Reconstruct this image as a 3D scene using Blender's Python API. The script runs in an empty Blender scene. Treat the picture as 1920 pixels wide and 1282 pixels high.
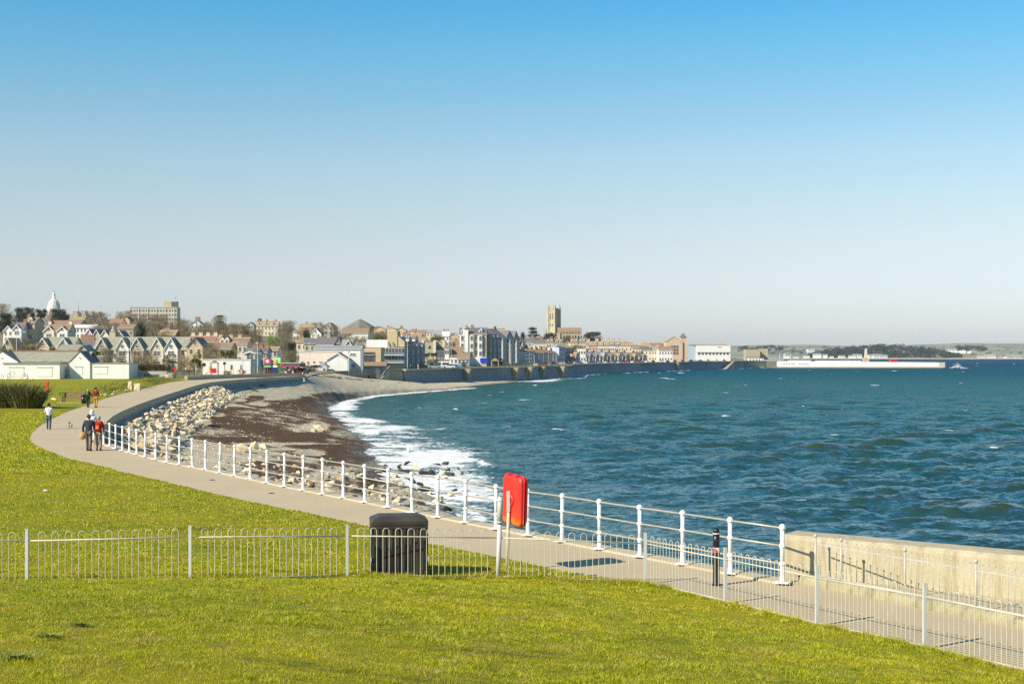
import bpy, bmesh, math, random
import numpy as np
from mathutils import Vector, Matrix
random.seed(7); RNG = np.random.default_rng(7)
R = math.radians
S = bpy.context.scene
C = S.collection
F, CX, HY, CZ = 2667.0, 960.0, 666.0, 4.6      # focal length and horizon in photo pixels, eye height above the path
SEA = -5.0

def G(x, y, z=0.0):
    """ground point of a photo pixel on the level z"""
    Y = (CZ - z) * F / (y - HY)
    return ((x - CX) * Y / F, Y)
def XW(x, Y): return (x - CX) * Y / F
def ZW(y, Y): return CZ - (y - HY) * Y / F

# ---------------------------------------------------------------- materials
def nt_new(name):
    m = bpy.data.materials.new(name); m.use_nodes = True
    nt = m.node_tree
    for n in list(nt.nodes): nt.nodes.remove(n)
    out = nt.nodes.new('ShaderNodeOutputMaterial')
    b = nt.nodes.new('ShaderNodeBsdfPrincipled')
    nt.links.new(b.outputs[0], out.inputs[0])
    return m, nt, b
def N(nt, t, **kw):
    n = nt.nodes.new('ShaderNode' + t)
    for k, v in kw.items():
        if k.startswith('i_'):
            n.inputs[k[2:].replace('_', ' ')].default_value = v
        else: setattr(n, k, v)
    return n
def L(nt, a, b): nt.links.new(a, b)
def c4(c): return (c[0], c[1], c[2], 1.0)
def noise(nt, vec, scale, detail=4, rough=.55, dist=0):
    n = N(nt, 'TexNoise'); n.inputs['Scale'].default_value = scale; n.inputs['Detail'].default_value = detail
    n.inputs['Roughness'].default_value = rough; n.inputs['Distortion'].default_value = dist
    if vec is not None: L(nt, vec, n.inputs['Vector'])
    return n.outputs['Fac']
def ramp(nt, fac, stops, interp='LINEAR'):
    n = N(nt, 'ValToRGB'); n.color_ramp.interpolation = interp
    e = n.color_ramp.elements
    while len(e) < len(stops): e.new(.5)
    for i, (p, c) in enumerate(stops):
        e[i].position = p; e[i].color = c4(c) if not isinstance(c, (int, float)) else (c, c, c, 1)
    L(nt, fac, n.inputs[0]); return n.outputs[0]
def mixc(nt, fac, a, b, mode='MIX'):
    n = N(nt, 'Mix', data_type='RGBA', blend_type=mode)
    if isinstance(fac, (int, float)): n.inputs[0].default_value = fac
    else: L(nt, fac, n.inputs[0])
    for s, v in ((6, a), (7, b)):
        if isinstance(v, tuple): n.inputs[s].default_value = c4(v)
        else: L(nt, v, n.inputs[s])
    return n.outputs[2]
def mth(nt, op, a, b=0.0, clamp=False):
    n = N(nt, 'Math', operation=op, use_clamp=clamp)
    for i, v in enumerate((a, b)):
        if isinstance(v, (int, float)): n.inputs[i].default_value = v
        else: L(nt, v, n.inputs[i])
    return n.outputs[0]
def bump(nt, b, h, strength=.3, dist=.05):
    n = N(nt, 'Bump'); n.inputs['Strength'].default_value = strength; n.inputs['Distance'].default_value = dist
    L(nt, h, n.inputs['Height']); L(nt, n.outputs[0], b.inputs['Normal']); return n
def mapping(nt, vec, sc=(1, 1, 1), rot=(0, 0, 0)):
    n = N(nt, 'Mapping'); n.inputs['Scale'].default_value = sc; n.inputs['Rotation'].default_value = rot
    L(nt, vec, n.inputs['Vector']); return n.outputs[0]
def attr(nt, name): 
    n = N(nt, 'Attribute', attribute_name=name); return n.outputs['Fac']
MATS = {}
def M(name, col, col2=None, scale=2.0, rough=.8, bmp=0.0, bs=None, metal=0.0, spec=.4, detail=5, lo=.35, hi=.65, streak=False, pos=False):
    """plain procedural paint / stone / metal: two tones broken up by noise, optional bump and rain streaks"""
    if name in MATS: return MATS[name]
    m, nt, b = nt_new(name)
    if pos: v = N(nt, 'NewGeometry').outputs['Position']
    else: v = N(nt, 'TexCoord').outputs['Object']
    if col2 is None: col2 = tuple(c * .86 for c in col)
    v2 = mapping(nt, v, (1, 1, .15)) if streak else v
    n = noise(nt, v2, scale, detail, .6)
    base = ramp(nt, n, [(lo, col), (hi, col2)])
    L(nt, base, b.inputs['Base Color'])
    b.inputs['Roughness'].default_value = rough; b.inputs['Metallic'].default_value = metal
    b.inputs['Specular IOR Level'].default_value = spec
    if bmp: bump(nt, b, noise(nt, v, bs or scale * 8, 4), bmp, .03)
    MATS[name] = m; return m

# ---------------------------------------------------------------- objects
def tag(o, label=None, cat=None, group=None, kind=None):
    if label: o['label'] = label
    if cat: o['category'] = cat
    if group: o['group'] = group
    if kind: o['kind'] = kind
    return o
def thing(name, label, cat, loc=(0, 0, 0), rz=0.0, group=None):
    o = bpy.data.objects.new(name, None); C.objects.link(o)
    o.empty_display_size = .2
    o.location = loc; o.rotation_euler = (0, 0, rz)
    return tag(o, label, cat, group)
def link(name, me, parent=None, loc=None, rz=None, sc=None):
    o = bpy.data.objects.new(name, me); C.objects.link(o)
    if parent is not None: o.parent = parent
    if loc is not None: o.location = loc
    if rz is not None: o.rotation_euler = (0, 0, rz)
    if sc is not None: o.scale = (sc, sc, sc) if isinstance(sc, (int, float)) else sc
    return o
def kids(o): return [c for c in C.objects if c.parent == o]
def copy_tree(o, label=None, group=None, loc=None, rz=None, sc=None, _p=None):
    c = o.copy(); C.objects.link(c)
    if _p is not None: c.parent = _p
    if label: c['label'] = label
    if group: c['group'] = group
    if loc is not None: c.location = loc
    if rz is not None: c.rotation_euler = (0, 0, rz)
    if sc is not None: c.scale = (sc, sc, sc) if isinstance(sc, (int, float)) else sc
    for ch in list(o.children): copy_tree(ch, _p=c)
    return c

class MB:
    """collects shapes, builds ONE mesh object"""
    def __init__(s): s.v = []; s.f = []; s.m = []; s.sm = []
    def add(s, vs, fs, mi=0, smooth=False):
        k = len(s.v); s.v += [tuple(p) for p in vs]
        for f in fs: s.f.append(tuple(i + k for i in f)); s.m.append(mi); s.sm.append(smooth)
        return s
    def box(s, x0, x1, y0, y1, z0, z1, mi=0):
        v = [(x, y, z) for x in (x0, x1) for y in (y0, y1) for z in (z0, z1)]
        return s.add(v, [(0, 1, 3, 2), (4, 6, 7, 5), (0, 4, 5, 1), (2, 3, 7, 6), (0, 2, 6, 4), (1, 5, 7, 3)], mi)
    def obox(s, c, ax, ay, az, mi=0):
        """oriented box: centre c, half-axis vectors"""
        c, ax, ay, az = map(Vector, (c, ax, ay, az))
        v = [c + ax * i + ay * j + az * k for i in (-1, 1) for j in (-1, 1) for k in (-1, 1)]
        return s.add(v, [(0, 1, 3, 2), (4, 6, 7, 5), (0, 4, 5, 1), (2, 3, 7, 6), (0, 2, 6, 4), (1, 5, 7, 3)], mi)
    def tube(s, pts, r, n=8, mi=0, cap=True, smooth=True):
        pts = [Vector(p) for p in pts]
        rs = r if isinstance(r, (list, tuple)) else [r] * len(pts)
        vs = []; up0 = None
        for i, p in enumerate(pts):
            d = (pts[min(i + 1, len(pts) - 1)] - pts[max(i - 1, 0)])
            if d.length < 1e-9: d = Vector((0, 0, 1))
            d.normalize()
            if up0 is None: up0 = Vector((1, 0, 0)) if abs(d.z) > .9 else Vector((0, 0, 1))
            a = d.cross(up0)
            if a.length < 1e-4: a = d.cross(Vector((0, 1, 0)))
            a.normalize(); b = a.cross(d).normalized(); up0 = b
            for k in range(n):
                t = 2 * math.pi * k / n
                vs.append(p + (a * math.cos(t) + b * math.sin(t)) * rs[i])
        fs = []
        for i in range(len(pts) - 1):
            for k in range(n):
                fs.append((i * n + k, i * n + (k + 1) % n, (i + 1) * n + (k + 1) % n, (i + 1) * n + k))
        if cap: fs.append(tuple(range(n - 1, -1, -1))); fs.append(tuple((len(pts) - 1) * n + k for k in range(n)))
        return s.add(vs, fs, mi, smooth)
    def lathe(s, prof, c=(0, 0, 0), n=16, mi=0, smooth=True, sx=1, sy=1):
        vs = []
        for r, z in prof:
            for k in range(n):
                t = 2 * math.pi * k / n
                vs.append((c[0] + r * math.cos(t) * sx, c[1] + r * math.sin(t) * sy, c[2] + z))
        fs = []
        for i in range(len(prof) - 1):
            for k in range(n):
                fs.append((i * n + k, i * n + (k + 1) % n, (i + 1) * n + (k + 1) % n, (i + 1) * n + k))
        fs.append(tuple(range(n - 1, -1, -1))); fs.append(tuple((len(prof) - 1) * n + k for k in range(n)))
        return s.add(vs, fs, mi, smooth)
    def ball(s, c, r, n=10, mi=0, sz=1.0):
        h = n // 2 + 1
        prof = [(max(1e-4, r * math.sin(math.pi * i / h)), -r * sz * math.cos(math.pi * i / h)) for i in range(h + 1)]
        return s.lathe(prof, c, n, mi)
    def prism(s, poly, z0, z1, mi=0):
        """polygon in XY (counter-clockwise) extruded in z"""
        n = len(poly)
        v = [(p[0], p[1], z0) for p in poly] + [(p[0], p[1], z1) for p in poly]
        f = [tuple(range(n - 1, -1, -1)), tuple(range(n, 2 * n))] + [(i, (i + 1) % n, n + (i + 1) % n, n + i) for i in range(n)]
        return s.add(v, f, mi)
    def xprism(s, poly, y0, y1, mi=0):
        """polygon in XZ extruded along y"""
        n = len(poly)
        v = [(p[0], y0, p[1]) for p in poly] + [(p[0], y1, p[1]) for p in poly]
        f = [tuple(range(n)), tuple(range(2 * n - 1, n - 1, -1))] + [(n + i, n + (i + 1) % n, (i + 1) % n, i) for i in range(n)]
        return s.add(v, f, mi)
    def yprism(s, poly, x0, x1, mi=0):
        """polygon in YZ extruded along x"""
        n = len(poly)
        v = [(x0, p[0], p[1]) for p in poly] + [(x1, p[0], p[1]) for p in poly]
        f = [tuple(range(n - 1, -1, -1)), tuple(range(n, 2 * n))] + [(i, (i + 1) % n, n + (i + 1) % n, n + i) for i in range(n)]
        return s.add(v, f, mi)
    def slab(s, quad, th, mi=0):
        """a planar quad thickened along its normal (downwards)"""
        q = [Vector(p) for p in quad]
        nrm = (q[1] - q[0]).cross(q[3] - q[0]).normalized()
        if nrm.z < 0: nrm = -nrm
        lo = [p - nrm * th for p in q]
        return s.add(q + lo, [(0, 1, 2, 3), (7, 6, 5, 4), (0, 4, 5, 1), (1, 5, 6, 2), (2, 6, 7, 3), (3, 7, 4, 0)], mi)
    def mesh(s, name, mats):
        me = bpy.data.meshes.new(name)
        me.from_pydata(s.v, [], s.f)
        if not isinstance(mats, (list, tuple)): mats = [mats]
        for m in mats: me.materials.append(m)
        me.polygons.foreach_set('material_index', s.m)
        me.polygons.foreach_set('use_smooth', s.sm)
        me.update(); me.validate()
        bm = bmesh.new(); bm.from_mesh(me); bmesh.ops.recalc_face_normals(bm, faces=bm.faces); bm.to_mesh(me); bm.free()
        return me
    def build(s, name, mats, parent=None, loc=None, rz=None):
        return link(name, s.mesh(name, mats), parent, loc, rz)

def np_mesh(name, V, Fq, mats, smooth=True, attrs=None):
    me = bpy.data.meshes.new(name)
    V = np.asarray(V, np.float32); Fq = np.asarray(Fq, np.int32); k = Fq.shape[1]
    me.vertices.add(len(V)); me.vertices.foreach_set('co', V.ravel())
    me.loops.add(Fq.size); me.loops.foreach_set('vertex_index', Fq.ravel())
    me.polygons.add(len(Fq)); me.polygons.foreach_set('loop_start', np.arange(0, Fq.size, k, dtype=np.int32))
    me.polygons.foreach_set('loop_total', np.full(len(Fq), k, np.int32))
    me.polygons.foreach_set('use_smooth', np.full(len(Fq), smooth))
    if not isinstance(mats, (list, tuple)): mats = [mats]
    for m in mats: me.materials.append(m)
    me.update(calc_edges=True)
    for nme, arr in (attrs or {}).items():
        a = me.attributes.new(nme, 'FLOAT', 'POINT'); a.data.foreach_set('value', np.asarray(arr, np.float32))
    return me
def grid_faces(nr, nc, keep=None):
    i = np.arange(nr - 1)[:, None] * nc + np.arange(nc - 1)[None, :]
    q = np.stack([i, i + 1, i + nc + 1, i + nc], -1).reshape(-1, 4)
    if keep is not None:
        kk = keep.ravel(); q = q[kk[q].any(1)]
    return q
def seg_dist(P, A, B):
    """distances of points P (n,2) to segment AB, and parameter"""
    A = np.array(A, float); B = np.array(B, float); d = B - A
    t = np.clip(((P - A) @ d) / (d @ d), 0, 1)
    return np.hypot(*(P - (A + t[:, None] * d)).T), t
def poly_dist(P, pts, vals=None):
    best = np.full(len(P), 1e9); bv = np.zeros(len(P)); side = np.zeros(len(P))
    for i in range(len(pts) - 1):
        d, t = seg_dist(P, pts[i], pts[i + 1])
        m = d < best - 1e-9
        best[m] = d[m]
        if vals is not None: bv[m] = (vals[i] + (vals[i + 1] - vals[i]) * t)[m]
        e = np.array(pts[i + 1]) - np.array(pts[i])
        cr = e[0] * (P[:, 1] - pts[i][1]) - e[1] * (P[:, 0] - pts[i][0])
        side[m] = np.sign(cr[m])
    return best, side, bv
def inside(P, poly):
    x, y = P[:, 0], P[:, 1]; r = np.zeros(len(P), bool); n = len(poly)
    for i in range(n):
        x1, y1 = poly[i]; x2, y2 = poly[(i + 1) % n]
        c = ((y1 > y) != (y2 > y)) & (x < (x2 - x1) * (y - y1) / (y2 - y1 + 1e-12) + x1)
        r ^= c
    return r
def vnoise(X, Y, seed=0):
    """smooth value noise in numpy, about -1..1"""
    xi = np.floor(X).astype(int); yi = np.floor(Y).astype(int); fx = X - xi; fy = Y - yi
    fx = fx * fx * (3 - 2 * fx); fy = fy * fy * (3 - 2 * fy)
    def h(a, b):
        n = (a * 374761393 + b * 668265263 + seed * 1442695041) & 0x7fffffff
        n = ((n ^ (n >> 13)) * 1274126177) & 0x7fffffff
        return (n & 0xffff) / 32767.5 - 1
    return (h(xi, yi) * (1 - fx) + h(xi + 1, yi) * fx) * (1 - fy) + (h(xi, yi + 1) * (1 - fx) + h(xi + 1, yi + 1) * fx) * fy
def fbm(X, Y, s, o=4, seed=0):
    r = 0; a = 1; t = 0
    for i in range(o): r = r + a * vnoise(X / s, Y / s, seed + i * 17); t += a; a *= .5; s *= .5
    return r / t
# ================================================================ plan of the bay
POST_XY = [(1.1779, .0023229), (.9932, .0024248), (.8106, .0025316), (.6315, .0026281), (.4493, .002733), (.2672, .0028425), (.0882, .0029412),
 (-.0914, .0030451), (-.276, .0031656), (-.455, .0032733), (-.631, .0033704), (-.8112, .0034904), (-.9942, .003607), (-1.175, .003717),
 (-1.355, .003821), (-1.5397, .003931), (-1.7215, .004037), (-1.9106, .00416), (-2.106, .004292), (-2.288, .0044), (-2.472, .004515),
 (-2.665, .004638), (-2.844, .004746), (-3.022, .004847), (-3.211, .004965), (-3.40, .00509), (-3.59, .00522), (-3.76, .005345),
 (-3.913, .005455), (-4.065, .005565), (-4.22, .00568), (-4.39, .00582), (-4.555, .00595)]
POSTS = [(a * 4.6, b * 4.6 * F) for a, b in POST_XY]
RAIL_END = POSTS[-1]
PARA = [RAIL_END, (-23.3, 81), (-25.3, 88), (-28.8, 103), (-33.4, 128.6), (-39.3, 166), (-45.5, 206), (-48.2, 230), (-47.6, 262), (-45.6, 279), (-42.6, 295)]
COAST = [(16, 9), (9.25, 24.2), (6.3, 29.2)] + [(x + .28, y + .3) for x, y in POSTS[::4]] + PARA + \
        [(-47, 345), (-46, 396), (-41, 422), (-33, 436), (8, 556), (11, 575), (24, 600), (30, 692), (62, 790), (112, 925), (176, 1067), (190, 1080), (205, 1085)]
EDGE_L = [(12.5, 12.6), (7.7, 20.1), (6.47, 22.3), (5.19, 24.2), (3.96, 26.4), (2.68, 28.6), (1.32, 29.95), (.28, 31.6), (-.87, 33.2), (-2.0, 34.7),
          (-3.88, 38.3), (-5.08, 40.2), (-6.8, 42.6), (-9.4, 46.5), (-13, 52.4), (-15.6, 56.5), (-17, 58.9), (-19.7, 63.2), (-22.2, 68.2), (-24.7, 73.5),
          (-26.8, 79), (-28.5, 84.5), (-30.6, 92), (-33.2, 102.6), (-36.5, 117), (-39.4, 132), (-42.3, 146), (-46.3, 168), (-49.4, 188), (-54, 215),
          (-58.5, 244), (-60, 262), (-58.5, 276), (-55.5, 292), (-50.5, 306), (-46, 312)]
FENCE = [(-26.4, 26.0, .36), (-17.6, 26.0, .36), (-11.84, 26.05, .37), (-8.9, 26.1, .38), (-5.95, 26.3, .42), (-3.2, 27.6, .28), (-.28, 28.4, .14), (2.68, 28.6, .0), (3.96, 26.4, 0), (5.19, 24.2, 0),
         (6.47, 22.3, 0), (7.72, 20.1, 0), (8.98, 17.9, 0), (10.25, 15.7, 0)]
WALL_A, WALL_B = (5.72, 28.8), (14.1, 14.5)      # foot of the concrete wall on the right
SHORE = [(1.0, 38), (0, 50), (-1, 66), (-1.7, 80), (-3.3, 87), (-9.6, 107), (-12.2, 125), (-14.1, 139), (-15.8, 156), (-21.5, 188), (-30.0, 232),
         (-33.5, 255), (-36.3, 305), (-33.2, 341), (-27.4, 366), (-19.2, 394), (-14.2, 420), (-11.5, 450), (-1, 500), (9, 560), (14, 590)]
LAND_POLY = [(16, 9)] + COAST[1:] + [(214, 1100), (240, 1500), (262, 3000), (-2500, 3000), (-2500, 0), (16, 0)]
PATH_POLY = [(12.5, 12.6)] + EDGE_L[1:] + [(-42.9, 296)] + [p for p in COAST[:COAST.index((-42.6, 295)) + 1][::-1]]

def sd_path(P):
    d, _, _ = poly_dist(P, PATH_POLY + [PATH_POLY[0]])
    return np.where(inside(P, PATH_POLY), -d, d)
def ss(x): x = np.clip(x, 0, 1); return x * x * (3 - 2 * x)
FL = [(a, b) for a, b, c in FENCE]; FZ = [c + .02 for a, b, c in FENCE]
FL = [(-200, 26)] + FL + [(15, 7.5)]; FZ = [.36] + FZ + [.02]
FLD = [(-200 + 12 * i, 26.0, .38) for i in range(14)] + [(a, b, c + .02) for a, b, c in FENCE] + [(12, 12.6, .02), (14, 9, .02), (17, 4, .02)]
_LA, _LB = ((-30, 26), (-1, 28.9)), ((2.68, 28.6), (10.25, 15.7))
def _line_d(P, l):
    (ax, ay), (bx, by) = l; L_ = math.hypot(bx - ax, by - ay)
    return -((bx - ax) * (P[:, 1] - ay) - (by - ay) * (P[:, 0] - ax)) / L_
def ground_z(P):
    """height of the grassland"""
    d, side, _ = poly_dist(P, FL)
    near = side < 0
    W = 0; A = 0
    for x, y, z in FLD:
        w = 1 / ((P[:, 0] - x) ** 2 + (P[:, 1] - y) ** 2 + .05) ** 1.5; W = W + w; A = A + w * z
    zf = A / W
    k = .45
    dA, dB = _line_d(P, _LA), _line_d(P, _LB)
    dn = -np.log(np.exp(-k * np.clip(dA, -3, 60)) + np.exp(-k * np.clip(dB, -3, 60))) / k
    dn = np.clip(dn, 0, 99)
    sdp = sd_path(P)
    z = np.where(near, zf + .105 * dn * ss(d / 3 + .15), zf * ss(1 - d / 14) + .02)
    z = z + .05 * fbm(P[:, 0], P[:, 1], 5, 3, 3) * ss(sdp / 3) * ss(d / 1.5 + .15)
    wk = np.where(near, .8, .8 + 4.2 * ss(d / 4))
    k = ss(sdp / wk)
    z = z * k + np.clip(sdp * .25, -.15, .035) * (1 - k)
    # bank beside the path below the sports pavilion
    bx = ss(1 - np.abs(P[:, 1] - 235) / 42); z = z + .9 * bx * ss(sdp / 2.5) * ss(1 - (sdp - 2.5) / 6)
    return z

# ================================================================ grass
def grass_mat():
    m, nt, b = nt_new('grass')
    p = N(nt, 'NewGeometry').outputs['Position']
    big = noise(nt, p, .22, 5, .65); mid = noise(nt, p, 1.1, 5, .65); fine = noise(nt, p, 14, 6, .75)
    f2 = noise(nt, mapping(nt, p, (1, .45, 1)), 45, 4, .7)
    c = ramp(nt, fine, [(.3, (.09, .10, .003)), (.5, (.26, .27, .006)), (.72, (.46, .44, .015))])
    c = mixc(nt, ramp(nt, big, [(.4, 0.0), (.62, 1.0)]), c, mixc(nt, fine, (.28, .25, .006), (.46, .40, .016)))
    # worn, mossy and dry patches
    c = mixc(nt, ramp(nt, mid, [(.56, 0.0), (.68, .75)]), c, mixc(nt, f2, (.22, .17, .02), (.40, .30, .07)))
    p3 = noise(nt, mapping(nt, p, (.5, 1.2, 1)), .55, 5, .7)
    c = mixc(nt, ramp(nt, p3, [(.60, 0.0), (.68, .55)]), c, (.055, .062, .012))
    c = mixc(nt, ramp(nt, f2, [(.35, .35), (.55, 0.0)]), c, (.03, .05, .004))
    L(nt, c, b.inputs['Base Color']); b.inputs['Roughness'].default_value = .85; b.inputs['Specular IOR Level'].default_value = .15
    bump(nt, b, mth(nt, 'ADD', fine, f2), .8, .06)
    return m
GRASS = grass_mat()
def blade_mat():
    m, nt, b = nt_new('grass_blades')
    g = N(nt, 'NewGeometry'); p = g.outputs['Position']; r = g.outputs['Random Per Island']
    big = noise(nt, p, .22, 5, .65); mid = noise(nt, p, 1.1, 5, .65); p3 = noise(nt, mapping(nt, p, (.5, 1.2, 1)), .55, 5, .7)
    sp = noise(nt, p, 3.2, 5, .75)
    c = ramp(nt, r, [(0.0, (.12, .18, .002)), (.5, (.38, .43, .005)), (.86, (.68, .68, .015)), (1.0, (.95, .80, .15))])
    c = mixc(nt, ramp(nt, big, [(.4, 0.0), (.62, .8)]), c, ramp(nt, r, [(0.0, (.36, .33, .005)), (1.0, (.78, .68, .03))]))
    c = mixc(nt, ramp(nt, mid, [(.55, 0.0), (.68, .7)]), c, ramp(nt, r, [(0.0, (.30, .22, .03)), (1.0, (.75, .58, .16))]))
    c = mixc(nt, ramp(nt, sp, [(.56, 0.0), (.63, .75)]), c, (.72, .50, .18)); sp2 = noise(nt, p, 9.0, 4, .7)
    c = mixc(nt, ramp(nt, sp2, [(.57, 0.0), (.66, .7)]), c, (.80, .66, .26)); c = mixc(nt, ramp(nt, sp2, [(.34, .6), (.43, 0.0)]), c, (.06, .085, .006))
    c = mixc(nt, ramp(nt, p3, [(.56, 0.0), (.66, .35)]), c, (.14, .14, .02))
    c = mixc(nt, ramp(nt, sp, [(.36, .75), (.44, 0.0)]), c, (.07, .11, .004))
    L(nt, c, b.inputs['Base Color']); b.inputs['Roughness'].default_value = .6; b.inputs['Specular IOR Level'].default_value = .25
    tr = N(nt, 'BsdfTranslucent'); L(nt, mixc(nt, .5, c, (.50, .52, .01)), tr.inputs[0])
    mx = N(nt, 'MixShader'); mx.inputs[0].default_value = .3
    L(nt, b.outputs[0], mx.inputs[1]); L(nt, tr.outputs[0], mx.inputs[2])
    out = [n for n in nt.nodes if n.type == 'OUTPUT_MATERIAL'][0]; L(nt, mx.outputs[0], out.inputs[0])
    return m
BLADE = blade_mat()

def make_ground():
    obs = []
    # near grass: fine grid; far grass: coarser
    for nm, x0, x1, y0, y1, st, dz in (('near', -34, 18, -6, 62, .28, 0), ('far', -150, -8, 62, 300, .9, 0), ('side', -150, -34, -6, 62, 2.0, 0), ('outer', -700, -150, -6, 300, 6.0, 0)):
        xs = np.arange(x0, x1 + st * .5, st); ys = np.arange(y0, y1 + st * .5, st); xs[-1] = x1; ys[-1] = y1
        X, Y = np.meshgrid(xs, ys); P = np.stack([X.ravel(), Y.ravel()], 1)
        z = ground_z(P); inl = inside(P, LAND_POLY)
        dc, _, _ = poly_dist(P, COAST)
        z = np.where(inl, z, -.3)
        z = np.where(inl & (dc < .9) & (P[:, 1] > 30), np.minimum(z, -.1), z)
        keep = inl.copy()
        keep = keep & (sd_path(P) > -1.2)
        V = np.column_stack([P, z])
        f = grid_faces(len(ys), len(xs)); f = f[keep[f].all(1)]
        obs.append((V, f))
    V = np.concatenate([o[0] for o in obs]); k = 0; fs = []
    for v, f in obs: fs.append(f + k); k += len(v)
    o = link('grassland', np_mesh('grassland', V, np.concatenate(fs), GRASS)); tag(o, 'mown green grass bank above the bay path', kind='structure')
make_ground()

def tufts():
    """short turf, real blades, denser near the camera"""
    T = []
    def field(n, f, hmin, hmax, wid):
        P = f(n)
        sd = sd_path(P); m = (sd > .03) & inside(P, LAND_POLY)
        P = P[m]; lump = fbm(P[:, 0], P[:, 1], .34, 3, 19); hole = fbm(P[:, 0], P[:, 1], .17, 2, 23)
        k_ = (hole > -.28) | (RNG.random(len(P)) < .35); P = P[k_]; lump = lump[k_]
        z = ground_z(P) + .022 * np.clip(lump + .1, 0, 1) * (hmax < .06); d = np.hypot(P[:, 0], P[:, 1])
        n = len(P)
        h = RNG.uniform(hmin, hmax, n) * (1 + .9 * np.clip(lump, -.6, 1) + .4 * fbm(P[:, 0], P[:, 1], .7, 3, 9))
        w = wid * RNG.uniform(.6, 1.4, n) * np.maximum(d / 16, .8)
        a = RNG.uniform(0, 2 * math.pi, n); le = RNG.uniform(.4, 1.7, n) * h; la = RNG.uniform(0, 2 * math.pi, n)
        bx, by = np.cos(a) * w / 2, np.sin(a) * w / 2
        V = np.empty((n, 3, 3)); V[:, 0] = np.column_stack([P[:, 0] - bx, P[:, 1] - by, z - .012]); V[:, 1] = np.column_stack([P[:, 0] + bx, P[:, 1] + by, z - .012])
        V[:, 2] = np.column_stack([P[:, 0] + np.cos(la) * le, P[:, 1] + np.sin(la) * le, z + h])
        T.append(V.reshape(-1, 3))
    def near(n):
        Y = RNG.uniform(10.5, 29.2, n) ** 1.0; u = RNG.uniform(-.40, .42, n); return np.column_stack([u * Y, Y])
    field(980000, near, .010, .032, .0065)
    def midf(n):
        Y = 27 + 33 * RNG.random(n) ** 1.5; u = RNG.uniform(-.40, .12, n); return np.column_stack([u * Y, Y])
    field(330000, midf, .012, .036, .010)
    def farf(n):
        Y = 55 + 60 * RNG.random(n) ** 1.3; u = RNG.uniform(-.40, -.28, n); return np.column_stack([u * Y, Y])
    field(90000, farf, .02, .05, .014)
    # scruffy longer grass under the fence
    def fen(n):
        t = RNG.random(n) * 10.7 + 2.2; i = t.astype(int); f = (t - i)[:, None]; A = np.array([(a, b) for a, b, c in FENCE])
        return A[i] * (1 - f) + A[i + 1] * f + RNG.normal(0, .07, (n, 2)) + [-.05, -.06]
    field(26000, fen, .03, .10, .008)
    def weeds(n):
        return RNG.random((n, 2)) * 0 + [0, 14]
    V = np.concatenate(T); f = np.arange(len(V)).reshape(-1, 3)
    o = link('grass_blades', np_mesh('grass_blades', V, f, BLADE, smooth=False)); tag(o, 'short sunlit turf blades on the bank', 'grass', kind='stuff')
tufts()
def weeds():
    m, nt, b = nt_new('dark_weed_leaves'); g = N(nt, 'NewGeometry'); L(nt, ramp(nt, g.outputs['Random Per Island'], [(0, (.07, .12, .01)), (1, (.26, .32, .03))]), b.inputs['Base Color']); b.inputs['Roughness'].default_value = .6
    W = []
    for i, (px, py, s, lb) in enumerate(((25, 1236, .8, 'largest dark dock weed in the lawn, at the lower left edge'), (92, 1196, .5, 'dark weed clump above the largest one'), (152, 1174, .35, 'small dark weed right of the upper clump'))):
        z = 1.5
        for _ in range(25): x, y = G(px, py, z); z = .6 * z + .4 * float(ground_z(np.array([[x, y]]))[0])
        n = int(300 * s); a = RNG.uniform(0, 6.28, n); r = np.abs(RNG.normal(0, .14 * s, n)); bx, by = r * np.cos(a) * 1.3, r * np.sin(a); h = RNG.uniform(.01, .05, n); l = RNG.uniform(.02, .06, n); w = RNG.uniform(.008, .02, n)
        V = np.stack([np.column_stack([bx - w * np.sin(a), by + w * np.cos(a), h * .3]), np.column_stack([bx + w * np.sin(a), by - w * np.cos(a), h * .3]), np.column_stack([bx + l * np.cos(a), by + l * np.sin(a), h])], 1).reshape(-1, 3)
        W.append(V + [x, y, z + .012])
    V = np.concatenate(W); tag(link('lawn_weeds', np_mesh('lawn_weeds', V, np.arange(len(V)).reshape(-1, 3), m, smooth=False)), 'dark weeds growing low in the lawn', 'weeds', kind='stuff')
weeds()

# ================================================================ path and quay edge
def path_mat(name, a, b_, c_):
    m, nt, b = nt_new(name)
    p = N(nt, 'NewGeometry').outputs['Position']
    n1 = noise(nt, p, .35, 5, .6); n2 = noise(nt, p, 30, 5, .7); n3 = noise(nt, p, 2.2, 6, .65, .4)
    c = ramp(nt, n1, [(.35, a), (.65, b_)]); c = mixc(nt, ramp(nt, n3, [(.55, 0.0), (.75, .35)]), c, c_)
    c = mixc(nt, ramp(nt, n2, [(.35, .3), (.6, 0.0)]), c, tuple(x * .6 for x in a))
    L(nt, c, b.inputs['Base Color']); b.inputs['Roughness'].default_value = .85; b.inputs['Specular IOR Level'].default_value = .25
    bump(nt, b, n2, .35, .01)
    return m
PATHM = path_mat('path_tarmac', (.50, .40, .25), (.55, .44, .28), (.42, .33, .20))
KERB = path_mat('kerb_concrete', (.47, .40, .26), (.55, .47, .31), (.36, .30, .18))
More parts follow.
